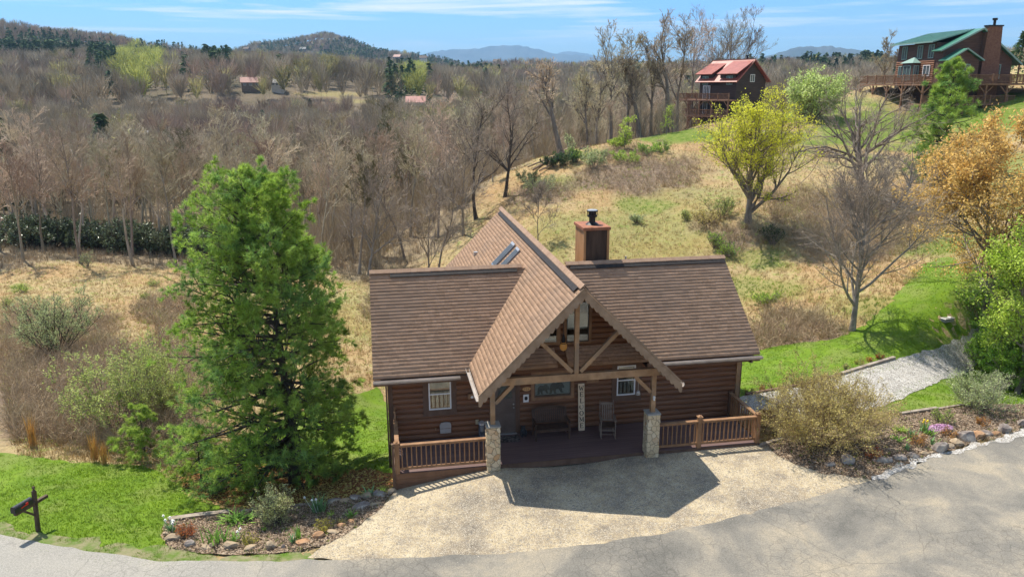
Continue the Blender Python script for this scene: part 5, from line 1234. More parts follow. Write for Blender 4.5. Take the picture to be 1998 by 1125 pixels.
def needles(pos, dirs, R, n=12, L_=(.10, .16), w_=.010, fan=.9):
    """tufts of long thin needles, one triangle each"""
    N = len(pos)*n; p = np.repeat(pos, n, 0); d = nrm(np.repeat(dirs, n, 0)+R.randn(N, 3)*fan); q = perp(d, R); l = R.uniform(*L_, N)[:, None]
    V = np.stack([p-q*w_*.5, p+q*w_*.5, p+d*l], 1).reshape(-1, 3)
    return V, np.arange(N*3).reshape(-1, 3)
def put(name, label, cat, x, y, z, wood, foliage=None, wm='bark', lm=None, group=None, rz=0, sc_=1., wname='trunk', lname='crown', fcol=None, small=None):
    """thing > trunk, crown"""
    t = thing(name, label, cat, (x, y, z), rz, group); t.scale = (sc_,)*3
    if wood is not None: link(wname, fmesh(wname, *wood, smooth=True), M[wm], t)
    if foliage is not None: link(lname, fmesh(lname, foliage[0], foliage[1], col=fcol), M[lm], t)
    return t
def tintc(R, F, k=1): return np.repeat(R.rand(int(math.ceil(len(F)/k))), k)[:len(F)]
def copy_thing(t, loc, rz, s, label=None):
    c = t.copy(); COL.objects.link(c); c.location = loc; c.rotation_euler = (0, 0, rz); c.scale = (s,)*3 if np.isscalar(s) else s
    if label: c['label'] = label
    for ch in t.children: d = ch.copy(); COL.objects.link(d); d.parent = c
    return c
bk = dict(bump=.01, bscale=12, stretch=(1, 1, .35))
M['bark'] = mat('grey_bark', (.14,.115,.092), (.27,.225,.18), 4, .9, **bk)
M['bark_pale'] = mat('pale_bark', (.19,.165,.135), (.33,.29,.24), 4, .9, **bk)
M['bark_dark'] = mat('dark_bark', (.045,.036,.030), (.10,.08,.066), 4, .9, **bk)
M['wood_far'] = mat('woodland_bark', (.25,.21,.16), (.42,.365,.28), .35, .9, rand=.45)
M['twig_far'] = mat('woodland_twigs', (.46,.375,.255), (.62,.52,.375), .35, .9, rand=.45, trans=.15)
M['twig_red'] = mat('reddish_twigs', (.38,.27,.195), (.47,.35,.26), .35, .9, rand=.3, trans=.15)
M['twig'] = mat('bare_twigs', (.28,.225,.175), (.40,.33,.26), 2, .9)
lf = dict(tint=.38, rough=.6, trans=.45)
M['pine'] = mat('pine_needles', (.26,.41,.055), (.44,.58,.12), .9, c3=(.21,.36,.10), s3=.7, **lf)
M['pine_bright'] = mat('fresh_pine_needles', (.32,.45,.07), (.46,.58,.13), 1.2, **lf)
M['conifer'] = mat('dark_conifer', (.05,.10,.04), (.10,.165,.06), .8, rand=.3, **lf)
M['rhodo'] = mat('rhododendron_leaf', (.07,.11,.04), (.18,.22,.11), 1.4, tint=.5, rough=.35, trans=.12, spec=.5, rand=.2)
M['yellow'] = mat('yellow_spring_leaf', (.62,.64,.05), (.78,.77,.11), 1.2, tint=.2, rough=.6, trans=.55)
M['lime'] = mat('lime_spring_leaf', (.36,.50,.05), (.54,.66,.13), 1.2, **lf)
M['limewhite'] = mat('blossom_and_leaf', (.38,.52,.09), (.70,.76,.38), 2.5, **lf)
M['orange'] = mat('orange_maple_leaf', (.62,.40,.11), (.76,.55,.20), 1.5, **lf)
M['willow'] = mat('silvery_green_leaf', (.34,.41,.18), (.50,.56,.28), 1.5, **lf)
M['shrubgreen'] = mat('young_shrub_leaf', (.36,.43,.11), (.52,.57,.20), 1.5, **lf)
M['olivebud'] = mat('olive_bud', (.26,.235,.10), (.36,.33,.15), 1.5, **lf)
M['cypress'] = mat('bright_cypress', (.13,.27,.03), (.27,.43,.06), 1.3, **lf)
M['gorse'] = mat('bud_on_twigs', (.47,.39,.12), (.62,.53,.20), 2, **lf)
M['iris'] = mat('iris_blade', (.13,.27,.10), (.23,.38,.15), 3, tint=.3, rough=.45, trans=.25)
M['lily'] = mat('lily_blade', (.17,.34,.05), (.28,.47,.08), 3, tint=.3, rough=.45, trans=.25)
M['redleaf'] = mat('red_nandina_leaf', (.42,.09,.03), (.55,.22,.05), 6, **lf)
M['orangeleaf'] = mat('orange_nandina_leaf', (.52,.20,.04), (.60,.36,.08), 6, **lf)
M['yelleaf'] = mat('yellow_nandina_leaf', (.36,.36,.05), (.50,.44,.08), 6, **lf)
M['limebud'] = mat('distant_lime_bud', (.30,.33,.07), (.42,.43,.13), .4, **lf)
M['far_bare'] = mat('far_bare_crowns', (.32,.255,.165), (.48,.395,.275), .05, .9, tint=.35)
M['far_red'] = mat('far_reddish_crowns', (.32,.225,.16), (.44,.33,.245), .05, .9, tint=.35)
M['far_ever'] = mat('far_evergreen', (.045,.085,.035), (.10,.15,.05), .05, .9, tint=.35)
M['warmtwig'] = mat('warm_brown_twigs', (.27,.20,.11), (.40,.31,.18), 2, .9)
M['variegated'] = mat('variegated_leaf', (.46,.52,.18), (.68,.66,.36), 5, **lf)
M['flow_white'] = mat('white_petal', (.75,.75,.70), None, rough=.6)
M['flow_yellow'] = mat('yellow_petal', (.80,.58,.03), None, rough=.6)
M['flow_pink'] = mat('pink_petal', (.60,.32,.50), (.72,.48,.66), 9, .7)
M['dry'] = mat('dry_grass', (.34,.23,.10), (.48,.35,.17), 1.5, .9, tint=.3, trans=.25)
M['dryorange'] = mat('orange_dry_grass', (.50,.26,.07), (.60,.36,.12), 3, .9, tint=.25, trans=.2)
M['bramble'] = mat('bramble_stems', (.31,.22,.14), (.47,.36,.23), .8, .9, tint=.35, c3=(.38,.31,.19), s3=.35)
M['blade'] = mat('grass_blade', (.125,.225,.008), (.225,.34,.018), .7, .7, tint=.35, trans=.35, c3=(.21,.29,.05), s3=.5)
M['bladebrown'] = mat('log_fallen', (.22,.15,.10), (.34,.25,.18), 2, .9)

# ---- the big white pine by the house
def pine(h, r0, prof, R, whorls=24, per=5, seg=.34, tn=10, tl=(.10, .17), tw=.011, t0=.06, upc=(-.02, .25), bias=None, sub=7, mult=1):
    tr = trunk(R, h, r0, 14, jit=.012, r1=.10); Ps = []; Ls = []
    pts, drs = [], []; B1P, B1R = [], []
    for k in range(whorls):
        t = t0+(1-t0)*(k/whorls)**.93; nb = per+R.randint(-1, 2)
        for j in range(nb):
            a = R.rand()*2*PI; L_ = np.interp(t, *prof)*R.uniform(.72, 1.12)
            if bias is not None: L_ *= 1+bias*max(-1, min(1, -math.cos(a)))
            t_ = min(.985, t+R.uniform(-.012, .012)); f = t_*14; i = min(13, int(f)); p = tr.P[0, i]*(1-(f-i))+tr.P[0, i+1]*(f-i)
            el = np.interp(t, (0, .5, .85, 1), (-.06, .16, .55, 1.1)); d = np.array([math.cos(a)*math.cos(el), math.sin(a)*math.cos(el), math.sin(el)])
            ns = 6; P = [p]; 
            for s_ in range(ns): d = nrm(d+R.randn(3)*.07+np.array([0, 0, upc[0]+upc[1]*s_/ns*.35])); P.append(P[-1]+d*L_/ns)
            B1P.append(P); Ls.append(L_); rr_ = max(.010, .020*L_**.9); B1R.append(np.linspace(rr_, .004, ns+1))
    b1 = Br(np.array(B1P), np.array(B1R), np.array(Ls))
    b2 = grow(b1, R, sub, .22, .97, (35, 65), .34, 3, .12, .04, .6, .004, .55, lenvar=(.7, 1.3))
    b3 = grow(b2, R, 3, .25, .95, (30, 60), .5, 2, .12, .05, .6, .003, .3)
    p1, d1 = tips(b1, 3*mult, .62, R); p2, d2 = tips(b2, 4*mult, .35, R); p3, d3 = tips(b3, 3*mult, .4, R)
    pp = np.concatenate([p1, p2, p3]); dd = np.concatenate([d1, d2, d3])
    dd = nrm(dd+np.array([0, 0, .35])); N = needles(pp, dd, R, tn, tl, tw, .75)
    return tubes([tr, b1, b2], [10, 5, 3]), N, tintc(R, N[1], tn)
R = rng(5)
g = hit(575, 943)
prof = ((0, .07, .16, .3, .45, .6, .75, .87, .95, 1), (2.8, 3.3, 3.8, 3.6, 3.3, 3.1, 2.9, 2.5, 1.8, .5))
Wd, Nd, Tc = pine(11.1, .20, prof, R, whorls=30, per=7, bias=.22, tn=12, sub=11, tw=.018, tl=(.12, .21))
put('pine_tree', 'tall bright green white pine standing alone left of the log cabin', 'pine tree', g[0], g[1], g[2], Wd, Nd, 'bark_dark', 'pine', fcol=Tc)
for k, (px, py, h, lb) in enumerate(((285,893,2.3,'small young pine with soft pale needles in front of the willowy shrub'), (395,945,2.3,'low spreading young pine at the left foot of the big pine'))):
    R = rng(50+k); g = hit(px, py); w_ = h*.5
    Wd, Nd, Tc = pine(h, .05, ((0, .15, .5, .8, 1), (w_, w_*1.1, w_*.85, w_*.5, .15)), R, whorls=8, per=5, tn=9, sub=5, tw=.012, tl=(.10, .16), bias=.1)
    put('pine_sapling', lb, 'pine tree', g[0], g[1], g[2], Wd, Nd, 'bark_dark', 'pine_bright', fcol=Tc, group='young pines round the big pine')

# ---- broadleaf generator
def tree(R, h, r0, style='oak', lv=(10, 7, 6, 4), twr=.006, first=.28, ang=(35, 60), ratio=.5, up=.08, jit=.13, lean=(0, 0), lr=(.52, .5, .5), tj=.05, ns0=9, spread=1, shape=.45):
    tr = trunk(R, h, r0, ns0, lean, tj, r1=.12)
    b1 = grow(tr, R, lv[0], first, .97, ang, ratio*spread, 6, jit, up, .62, twr*2, shape)
    b2 = grow(b1, R, lv[1], .2, .98, (28, 58), lr[0], 4, jit, up, .6, twr*1.4, .35)
    b3 = grow(b2, R, lv[2], .15, 1., (25, 55), lr[1], 3, jit*1.1, up*.8, .65, twr, .3)
    bs, sd = [tr, b1, b2, b3], [9, 6, 4, 3]
    last = b3
    if lv[3]: b4 = grow(b3, R, lv[3], .15, 1., (20, 50), lr[2], 2, jit, up*.6, .7, twr*.8, .2); bs.append(b4); sd.append(3); last = b4
    return bs, sd, last
def limb_wood(bs, sd, cut): return tubes(bs[:cut], sd[:cut]), tubes(bs[cut:], sd[cut:])
def leafy(name, label, cat, px, py, h, r0, lm, seed, size, n, spread=.12, d=None, group=None, wm='bark', lv=(10, 7, 6, 4), asp=.55, lean=(0, 0), sc3=None, **k):
    R = rng(seed); g = hit(px, py) if d is None else atd(px, py, d); bs, sd, last = tree(R, h, r0, lv=lv, lean=lean, **k)
    p, dd = tips(last, 1, .2, R); Vl, Fl = leaves(p, R, size, spread, asp, n=n)
    return put(name, label, cat, g[0], g[1], tz(g[0], g[1]), tubes(bs, sd), (Vl, Fl), wm, lm, group, fcol=tintc(R, Fl, 3))
def bare(name, label, px, py, h, r0, seed, group=None, wm='bark', tm='twig', lv=(10, 7, 6, 4), d=None, cat='tree', cut=3, xy=None, **k):
    R = rng(seed)
    if xy is None: g = hit(px, py) if d is None else atd(px, py, d)
    else: g = xy
    bs, sd, last = tree(R, h, r0, lv=lv, **k); a, b = limb_wood(bs, sd, cut)
    return put(name, label, cat, g[0], g[1], tz(g[0], g[1]), a, b, wm, tm, group)
leafy('yellow_tree', 'broad tree in yellow green spring leaf left of the twisted bare tree on the slope', 'tree', 1460, 432, 7.4, .26, 'yellow', 61, (.09, .17), 5, .16, lv=(22, 8, 6, 4), first=.10, ang=(28, 64), ratio=.74, up=.11, twr=.014, wm='bark', jit=.09)
bare('twisted_tree', 'large bare tree with crooked dark limbs below the green roofed house', 1690, 388, 8.6, .32, 63, lv=(15, 8, 6, 4), first=.10, ang=(25, 66), ratio=.85, up=.05, jit=.17, twr=.010, wm='bark', tm='twig', tj=.1, spread=1.0)
bare('bare_lawn_tree', 'bare fan shaped tree standing on the edge of the right lawn', 1662, 645, 7.4, .16, 275, lv=(30, 10, 8, 4), first=.19, ang=(26, 62), ratio=.62, up=.07, jit=.06, tj=.02, twr=.0085, wm='bark_pale', tm='twig')
leafy('orange_maple', 'maple covered in orange spring leaves at the right photo edge', 'tree', 1935, 545, 8.6, .18, 'orange', 65, (.11, .2), 6, .18, d=39, lv=(22, 9, 7, 3), first=.10, ang=(30, 72), ratio=.62, up=.06, jit=.1, twr=.009, wm='bark')
leafy('lime_tree', 'fresh lime green leafy tree between the orange maple and the dark cypress', 'tree', 2005, 640, 7.4, .12, 'lime', 66, (.10, .18), 7, .16, d=33, lv=(15, 8, 6, 3), first=.15, ang=(30, 62), ratio=.42, up=.06, twr=.008)
leafy('background_greenery', 'feathery green tree rising behind the lime one at the photo edge', 'tree', 1975, 560, 5.2, .12, 'cypress', 67, (.08, .17), 8, .2, d=36, lv=(14, 8, 5, 3), first=.1, ang=(35, 70), ratio=.5, up=.03, twr=.008)
R = rng(68); g = hit(1838, 345); Wd, Nd, Tc = pine(10.5, .2, ((0, .2, .5, .8, 1), (3.0, 3.7, 3.2, 1.8, .3)), R, whorls=17, per=6, tn=7, sub=6, tw=.035, tl=(.22, .42), upc=(0, .3))
put('hillside_pine', 'dense green pine in front of the green roofed house', 'pine tree', g[0], g[1], g[2], Wd, Nd, 'bark_dark', 'pine', fcol=Tc)
# grey brush beside it
bare('grey_thicket', 'grey twiggy bare tree leaning against the hillside pine', 1760, 420, 5.6, .12, 69, lv=(16, 8, 6, 3), first=.05, ang=(30, 75), ratio=.65, up=.02, jit=.16, twr=.010, wm='bark_pale')
# cypress bush and grey shrub by the bed
def bush(name, label, cat, px, py, rx, h, lm, seed, N=2600, size=(.10, .2), stems=40, group=None, wm='bark', asp=.35, base=.0, up=.5, twr=.007, d=None, drop=0, off=(0, 0), upl=.8, lv3=4, nl=1, spread=.06):
    """many stemmed shrub: stems fan from the ground, leaves near the stems' outer part"""
    R = rng(seed); g = hit(px, py) if d is None else atd(px, py, d); g = np.array([g[0]+off[0], g[1]+off[1], 0]); g[2] = tz(g[0], g[1])-drop
    a = R.rand(stems)*2*PI; q = np.sqrt(R.rand(stems)); ti = q*np.arctan2(rx, h*.55); st = np.stack([np.cos(a)*np.sin(ti), np.sin(a)*np.sin(ti), np.cos(ti)], -1)
    Rm = np.minimum(h/np.maximum(st[:, 2], .05), rx*1.05/np.maximum(np.sin(ti), .05)); Ls = np.minimum(Rm, np.hypot(rx, h)*.95)*R.uniform(.75, 1.02, stems)
    ns = 5; P = np.zeros((stems, ns+1, 3)); P[:, 0] = np.stack([np.cos(a)*q*rx*.15, np.sin(a)*q*rx*.15, np.full(stems, -.05)], -1); dd = st
    for j in range(ns): dd = nrm(dd+R.randn(stems, 3)*.07+np.array([0, 0, .03])); P[:, j+1] = P[:, j]+dd*(Ls/ns)[:, None]
    tt = np.linspace(1, .3, ns+1)[None]; b0 = Br(P, twr*2.2*tt*np.ones((stems, 1)), Ls)
    b1 = grow(b0, R, 7, .2, 1, (20, 50), .42, 3, .1, .08, .6, twr, .5); b2 = grow(b1, R, lv3, .2, 1, (20, 50), .5, 2, .1, .06, .7, twr*.7, .3)
    fol = None; tc_ = None
    if lm:
        p, d2 = tips(b2, 1, .3, R); p1, d1 = tips(b1, 2, .5, R); pa = np.concatenate([p, p1]); da = np.concatenate([d2, d1]); k = R.randint(0, len(pa), N)
        fol = leaves(pa[k], R, size, spread, asp, dirs=da[k], along=upl, n=nl); tc_ = tintc(R, fol[1], 2)
    t = put(name, label, cat, g[0], g[1], g[2], tubes([b0, b1, b2], [5, 3, 3]), fol, wm, lm, group, fcol=tc_, wname='stems', lname='foliage')
    return t
bush('cypress_bush', 'dense dark green feathery evergreen shrub beside the gravel drive', 'shrub', 1962, 762, 1.9, 2.9, 'cypress', 71, 30000, (.10, .24), 60, asp=.22, twr=.01, off=(.7, .2))
bush('grey_green_shrub', 'open grey green twiggy shrub at the back of the right bed', 'shrub', 1912, 800, 1.15, 1.35, 'willow', 72, 6500, (.05, .09), 46, twr=.006, wm='bark_pale', asp=.4)
bush('big_twiggy_bush', 'huge round bush of bare olive brown twigs right of the deck', 'shrub', 1600, 868, 2.15, 2.05, 'gorse', 73, 30000, (.04, .085), 170, twr=.007, wm='warmtwig', asp=.4, off=(.2, .1), lv3=6)
bush('blossom_tree', 'round bright green tree dotted with white blossom on the ridge', 'tree', 1582, 236, 2.9, 5.6, 'limewhite', 62, 14000, (.18, .32), 60, twr=.02, asp=.6, lv3=5, spread=.2)
# left field shrubs
bush('silvery_shrub', 'rounded silvery green shrub on dark stems in the left field', 'shrub', 108, 692, 2.2, 3.5, 'willow', 74, 11000, (.06, .11), 34, twr=.012, wm='bark_dark', asp=.45)
bush('willowy_shrub', 'tall loose yellow green shrub left of the big pine', 'shrub', 238, 838, 2.1, 3.7, 'shrubgreen', 75, 12000, (.07, .12), 44, twr=.007, wm='bark', asp=.45)
bush('willowy_shrub', 'low green willowy shrub just behind the young pine', 'shrub', 318, 800, 1.3, 2.3, 'shrubgreen', 76, 6000, (.06, .11), 30, twr=.007, wm='bark', asp=.45)
for k, (px, py, rx, h, mt, lb) in enumerate(((42,572,.55,.75,'pine_bright','small bright green shrub at the far left of the field'), (300,558,.5,.6,'shrubgreen','small green shrub in the field nearest the pine'), (285,582,.35,.45,'shrubgreen','tiny green shrub below the one nearest the pine'),
    (172,520,.8,1.3,'willow','pale loose shrub at the top of the left field'), (12,600,.5,.7,'shrubgreen','green shrub cut by the left photo edge'))):
    bush('field_shrub', lb, 'shrub', px, py, rx, h, mt, 80+k, 700, (.07, .13), 14, twr=.008, group='small shrubs in the left field')
# right hillside shrubs and saplings
hs = [(1055,382,1.5,1.9,'willow','rounded pale green shrub at the lower left end of the ridge'), (1157,330,1.5,1.8,'willow','pale green shrub on the ridge beside the reddish brush'), (1035,358,1.3,1.1,'conifer','dark green shrub among the fallen logs'),
      (1105,322,1.1,1.3,'conifer','dark bush at the foot of the leaning tree'), (1125,316,1.0,1.2,'pine','green bush right of the leaning tree'), (1078,326,1.1,1.0,'conifer','low dark bush left of the leaning tree'),
      (1218,318,1.5,1.0,'pine_bright','low green shrub in the middle of the ridge grass'), (1257,304,1.0,1.1,'pine','round green shrub left of its twin on the ridge'), (1289,298,1.1,1.1,'pine','round green shrub right of its twin on the ridge'),
      (1206,292,1.2,1.2,'lime','lime shrub under the ridge sapling'), (1395,483,.65,1.1,'pine','small dense evergreen above the right end of the ridge vent'), (1420,500,.6,.95,'pine','small dense evergreen just behind the right roof corner'),
      (1243,435,.5,.7,'willow','small pale shrub in the slope above the chimney'), (1508,478,.8,1.4,'conifer','dark evergreen shrub under the yellow tree'), (1565,232,1.3,1.1,'bramble','low brown bush at the foot of the blossom tree'),
      (1380,440,1.2,1.1,'gorse','brown rounded brush left below the yellow tree'), (1400,425,1.3,1.5,'shrubgreen','loose green shrub left of the yellow tree trunk'), (1338,430,.4,.8,'shrubgreen','thin green shrub in the middle of the slope'),
      (1960,165,1.3,1.4,'pine','round green shrub right of the wraparound deck'), (1990,600,.5,.6,'shrubgreen','small green shrub at the right lawn edge'), (1497,590,1.2,.5,'pine_bright','low bright green patch of leaves right of the roof')]
for k, (px, py, rx, h, mt, lb) in enumerate(hs):
    bush('hill_shrub', lb, 'shrub', px, py, rx, h, mt, 90+k, int(1300*max(.6, rx)), (.12, .24) if py < 350 else (.09, .16), 18, twr=.012, group='shrubs on the right hillside')
leafy('sapling', 'thin lime green sapling on the ridge by the tree line', 'tree', 1218, 292, 3.4, .06, 'lime', 120, (.12, .22), 3, .12, lv=(12, 6, 4, 0), first=.15, ang=(35, 60), ratio=.4, twr=.012)
leafy('sapling', 'taller pale green sapling at the upper end of the ridge', 'tree', 1300, 262, 3.6, .06, 'lime', 121, (.12, .2), 2, .12, lv=(10, 6, 4, 0), first=.15, ang=(30, 50), ratio=.35, twr=.012)
leafy('sapling', 'pale sapling leaning beside the leaning tree', 'tree', 1118, 316, 2.6, .05, 'willow', 122, (.10, .18), 2, .12, lv=(10, 6, 4, 0), first=.1, ang=(35, 60), ratio=.5, twr=.012)
def conifer(name, label, px, py, h, w_, seed, mt='conifer', d=None, group=None, cat='evergreen tree'):
    R = rng(seed); g = hit(px, py) if d is None else atd(px, py, d); N = int(900); t = R.rand(N)**.8; a = R.rand(N)*2*PI; r = w_*(1-t)*(.35+.65*R.rand(N)**.5)*(1+.25*np.sin(a*3+t*20))
    p = np.stack([np.cos(a)*r, np.sin(a)*r, .06*h+t*h*.94], -1); dr = nrm(np.stack([np.cos(a), np.sin(a), np.full(N, -.25)], -1))
    V, F = leaves(p, R, (.05*h, .13*h), .02*h, .38, dirs=dr, along=1.5); tr = trunk(R, h, .02*h, 5, jit=.01)
    return put(name, label, cat, g[0], g[1], tz(g[0], g[1]), tubes([tr], [6]), (V, F), 'bark_dark', mt, group, fcol=tintc(R, F, 2))
conifer('spruce', 'blue green spruce beyond the green roofed house', 1985, 152, 6.2, 2.6, 130, d=118)
# ---- tall trees on and behind the ridge
RT = [(1095,305,112,.30,'tall bare tree leaning left at the end of the ridge',(-.16,0),84), (1192,272,66,.24,'tall slim bare tree with a rounded crown left of the skyline group',(0,0),99), (1222,268,70,.24,'slender bare tree rising above the skyline left of the red roofed house',(.02,0),101),
      (1248,262,95,.34,'thick dark bare trunk on the ridge',(-.02,0),100), (1300,255,44,.36,'broad bare tree with heavy limbs against the sky',(.03,0),103), (1322,250,50,.24,'bare tree close behind the heavy limbed one',(-.02,0),108),
      (1342,246,26,.28,'tallest bare tree in the skyline group left of the red roof',(0,0),138), (1368,246,34,.26,'bare tree directly behind the stacked decks',(.02,0),150), (1402,240,24,.30,'bare tree with pale buds rising behind the red roof',(.03,0),146),
      (1432,240,40,.28,'rightmost bare skyline tree behind the red roof',(.04,0),150), (1270,262,85,.2,'thin bare tree between two thick trunks',(-.03,0),104), (1165,285,125,.18,'thin straight bare tree left of the slim rounded one',(0,0),97), (1145,290,130,.16,'slight bare tree near the leaning one',(.05,0),95),
      (1720,175,72,.14,'bare tree left of the green metal roof',(0,0),125), (1742,175,90,.12,'small bare tree against the green roofed house',(0,0),122), (1912,130,98,.08,'thin bare tree beside the tan flat topped house',(0,0),150)]
RT = [(a_, b_, (float(atd(a_, c_, g_)[2])-tz(*atd(a_, b_, g_)[:2]))/1.08, d_*1.15, e_, f_, g_) for a_, b_, c_, d_, e_, f_, g_ in RT]
for k, (px, py, h, r0, lb, ln, d) in enumerate(RT):
    bare('bare_tree', lb, px, py, h, r0, 140+k, group='tall bare trees on the ridge', lv=(13, 7, 6, 4), first=.32 if k else .42, ang=(18, 48), ratio=.40, up=.10, jit=.11, twr=.021, wm='bark', tm='twig_far', lean=ln, d=d, tj=.06)
# mid ground: trees right behind the house
MT = [(720,520,9.5,.16,'pale limbed bare tree right behind the big pine',(.08,0),66,'bark_pale'), (855,520,8.5,.1,'spindly bare tree over the left wing ridge',(.12,0),66,'bark'), (905,500,9,.14,'bare tree left of the gable peak',(-.1,0),70,'bark_pale'),
      (930,480,10,.18,'dark bare tree with crooked limbs behind the gable peak',(-.16,0),72,'bark_dark'), (985,440,9.5,.18,'dark forked bare tree just right of the gable peak',(.08,0),74,'bark_dark'), (1050,480,4.5,.05,'small bare bush tree left of the chimney',(0,0),60,'bark'),
      (790,500,9,.12,'slender bare tree between the pine and the gable',(-.05,0),70,'bark'), (690,520,8,.13,'bare tree half hidden by the pine top',(-.1,0),72,'bark_pale'), (835,520,7.5,.09,'young bare tree with upright stems over the left wing',(.05,0),62,'bark')]
for k, (px, py, h, r0, lb, ln, d, wm) in enumerate(MT):
    bare('bare_tree', lb, px, py, h, r0, 170+k, group='bare trees right behind the cabin', lv=(12, 8, 6, 4), first=.18, ang=(22, 55), ratio=.5, up=.07, jit=.13, twr=.011, wm=wm, lean=ln, d=d, tj=.08)
# fallen logs
for k, (x0, y0, x1, y1, r) in enumerate(((1108,300,1040,338,.17), (1112,302,1030,332,.13), (1098,320,1052,340,.11), (1130,300,1150,292,.14))):
    a = hit(x0, y0); b = hit(x1, y1); m = MB(); m.tube((a[0], a[1], a[2]+.5), (b[0], b[1], b[2]+.35), r, r*.6, 8)
    for j in range(5): c = np.array(a)*(1-j/6)+np.array(b)*j/6; m.tube((c[0], c[1], c[2]+.5), (c[0]+.3*(-1)**j, c[1], c[2]+1.1), .04, .02, 5)
    o = m.build('fallen_log', M['bladebrown'], smooth=True); tag(o, ('long pale fallen trunk below the leaning tree', 'second long fallen trunk beside the pale one', 'short fallen log at the lower end of the pile', 'fallen branch on the crest right of the leaning tree')[k], 'fallen log', 'fallen trunks on the ridge')

# ---- woods in the valley: individuals first
def wood_variant(k):
    R = rng(300+k); h = R.uniform(13, 17); b = tree(R, h, R.uniform(.13, .22), lv=(13, 7, 6, 3), first=R.uniform(.25, .45), ang=(18, 50), ratio=R.uniform(.30, .42), up=.10, jit=.11, twr=.021, ns0=7, tj=.05)
    a, t = limb_wood(b[0], [6, 4, 3, 3, 3], 2); return fmesh('trunk', *a, smooth=True), fmesh('crown', *t)
def low_tree_(R):
    """a bare young sapling clump of unit height"""
    N = 46; a = R.rand(N)*2*PI; ti = np.abs(R.randn(N))*.25+.1; z0 = R.uniform(0, .6, N)*(R.rand(N) < .7); L_ = (1-z0)*R.uniform(.6, 1, N); rr = .10*np.sqrt(R.rand(N))*(.3+z0)
    p = np.stack([np.cos(a)*rr, np.sin(a)*rr, z0], -1); d = np.stack([np.cos(a)*np.sin(ti), np.sin(a)*np.sin(ti), np.cos(ti)], -1); q = perp(d, R); w_ = .0045
    return np.stack([p-q*w_, p+q*w_, p+d*L_[:, None]], 1)
VAR = [wood_variant(k) for k in range(9)]
R = rng(401); cand = []
for _ in range(6000):
    px = R.uniform(-60, 2050); d = math.exp(R.uniform(math.log(66), math.log(260))); p = atd(px, 300, d); e = np.interp(px, EDGE[:, 0], EDGE[:, 1]); r = math.hypot(p[0], p[1])
    if r < e+2 or (px > 1330 and r < 135): continue
    if R.rand() > min(1, (d/150.)**1.5): continue
    cand.append((r, p[0], p[1], px))
kept = []
for c in sorted(cand):
    if all((c[1]-q[1])**2+(c[2]-q[2])**2 > (3.2+c[0]*.012)**2 for q in kept): kept.append(c)
    if len(kept) >= 285: break
WL = {'twig_far': 'bare grey brown tree standing in the valley wood', 'twig_red': 'bare tree with a reddish crown in the valley wood', 'olivebud': 'tree with olive yellow buds in the valley wood'}
protos = {}
for k, (r, x, y, px) in enumerate(kept):
    q = R.rand(); tm = 'twig_far' if q < .72 else ('twig_red' if q < .92 else 'olivebud'); v = R.randint(9); key = (v, tm); z0 = tz(x, y); loc = (x, y, z0-.2)
    top = np.interp(px, (0, 400, 700, 900, 1000, 1300, 1600, 2000), (185, 195, 200, 175, 165, 150, 150, 150))+R.uniform(-12, 60)
    s = min(R.uniform(.7, 1.0), max(.3, (float(atd(px, top, y)[2])-z0)/19.))
    if key not in protos:
        t = thing('woodland_tree', WL[tm], 'tree', loc, R.rand()*6.28, 'bare trees of the valley wood'); t.scale = (s, s, s*R.uniform(.9, 1.1))
        link('trunk', VAR[v][0], M['wood_far'], t)
        cr = VAR[v][1].copy(); cr.materials.clear(); cr.materials.append(M[tm]); link('crown', cr, None, t)
        protos[key] = t
    else: copy_thing(protos[key], loc, R.rand()*6.28, (s, s, s*R.uniform(.9, 1.1)))
RMAX = kept[-1][0]
R = rng(410); TT = []; TS = [low_tree_(rng(520+i)) for i in range(8)]
for _ in range(3000):
    px = R.uniform(-60, 1330); d = math.exp(R.uniform(math.log(66), math.log(190))); p = atd(px, 300, d); e = np.interp(px, EDGE[:, 0], EDGE[:, 1]); r = math.hypot(p[0], p[1])
    if r < e+(11 if px < 430 else 2) or vnoise([p[0]], [p[1]], 9, 71)[0] < (.45 if px < 430 else .25): continue
    T = TS[R.randint(8)]; a = R.rand()*6.28; c, s = math.cos(a), math.sin(a); h = R.uniform(2., 5.2); Q = np.empty_like(T)
    Q[..., 0] = (T[..., 0]*c-T[..., 1]*s)*h*1.2+p[0]; Q[..., 1] = (T[..., 0]*s+T[..., 1]*c)*h*1.2+p[1]; Q[..., 2] = T[..., 2]*h+tz(p[0], p[1])-.1
    TT.append(Q.reshape(-1, 3))
V = np.concatenate(TT); o = link('sapling_thicket', fmesh('sapling_thicket', V, np.arange(len(V)).reshape(-1, 3), col=np.repeat(R.rand(len(TT)), len(TS[0]))), M['far_bare']); tag(o, kind='stuff')
# rhododendron thicket along the wood edge
R = rng(420); rb = None
for k in range(15):
    px = -10+k*28+R.uniform(-6, 6); p = hit(px, 487+k*1.5+R.uniform(-3, 2)); x, y = p[0]-.01*0, p[1]+2.6+R.uniform(0, 1.5)
    lbk = 'dark glossy rhododendron in the evergreen thicket along the wood edge'
    if k < 4:
        rb = bush('rhododendron', lbk, 'shrub', 0, 0, 2.5, 3.2, 'rhodo', 430+k, 3000, (.18, .34), 30, twr=.025, wm='bark_dark', d=50, asp=.42, upl=.2, spread=.12)
        rb['group'] = 'rhododendrons along the wood edge'; rb.location = (x, y, tz(x, y)-.1); rbs = [rb] if k == 0 else rbs+[rb]
    else: copy_thing(rbs[k % 4], (x, y, tz(x, y)-.1), R.rand()*6, R.uniform(.85, 1.1))

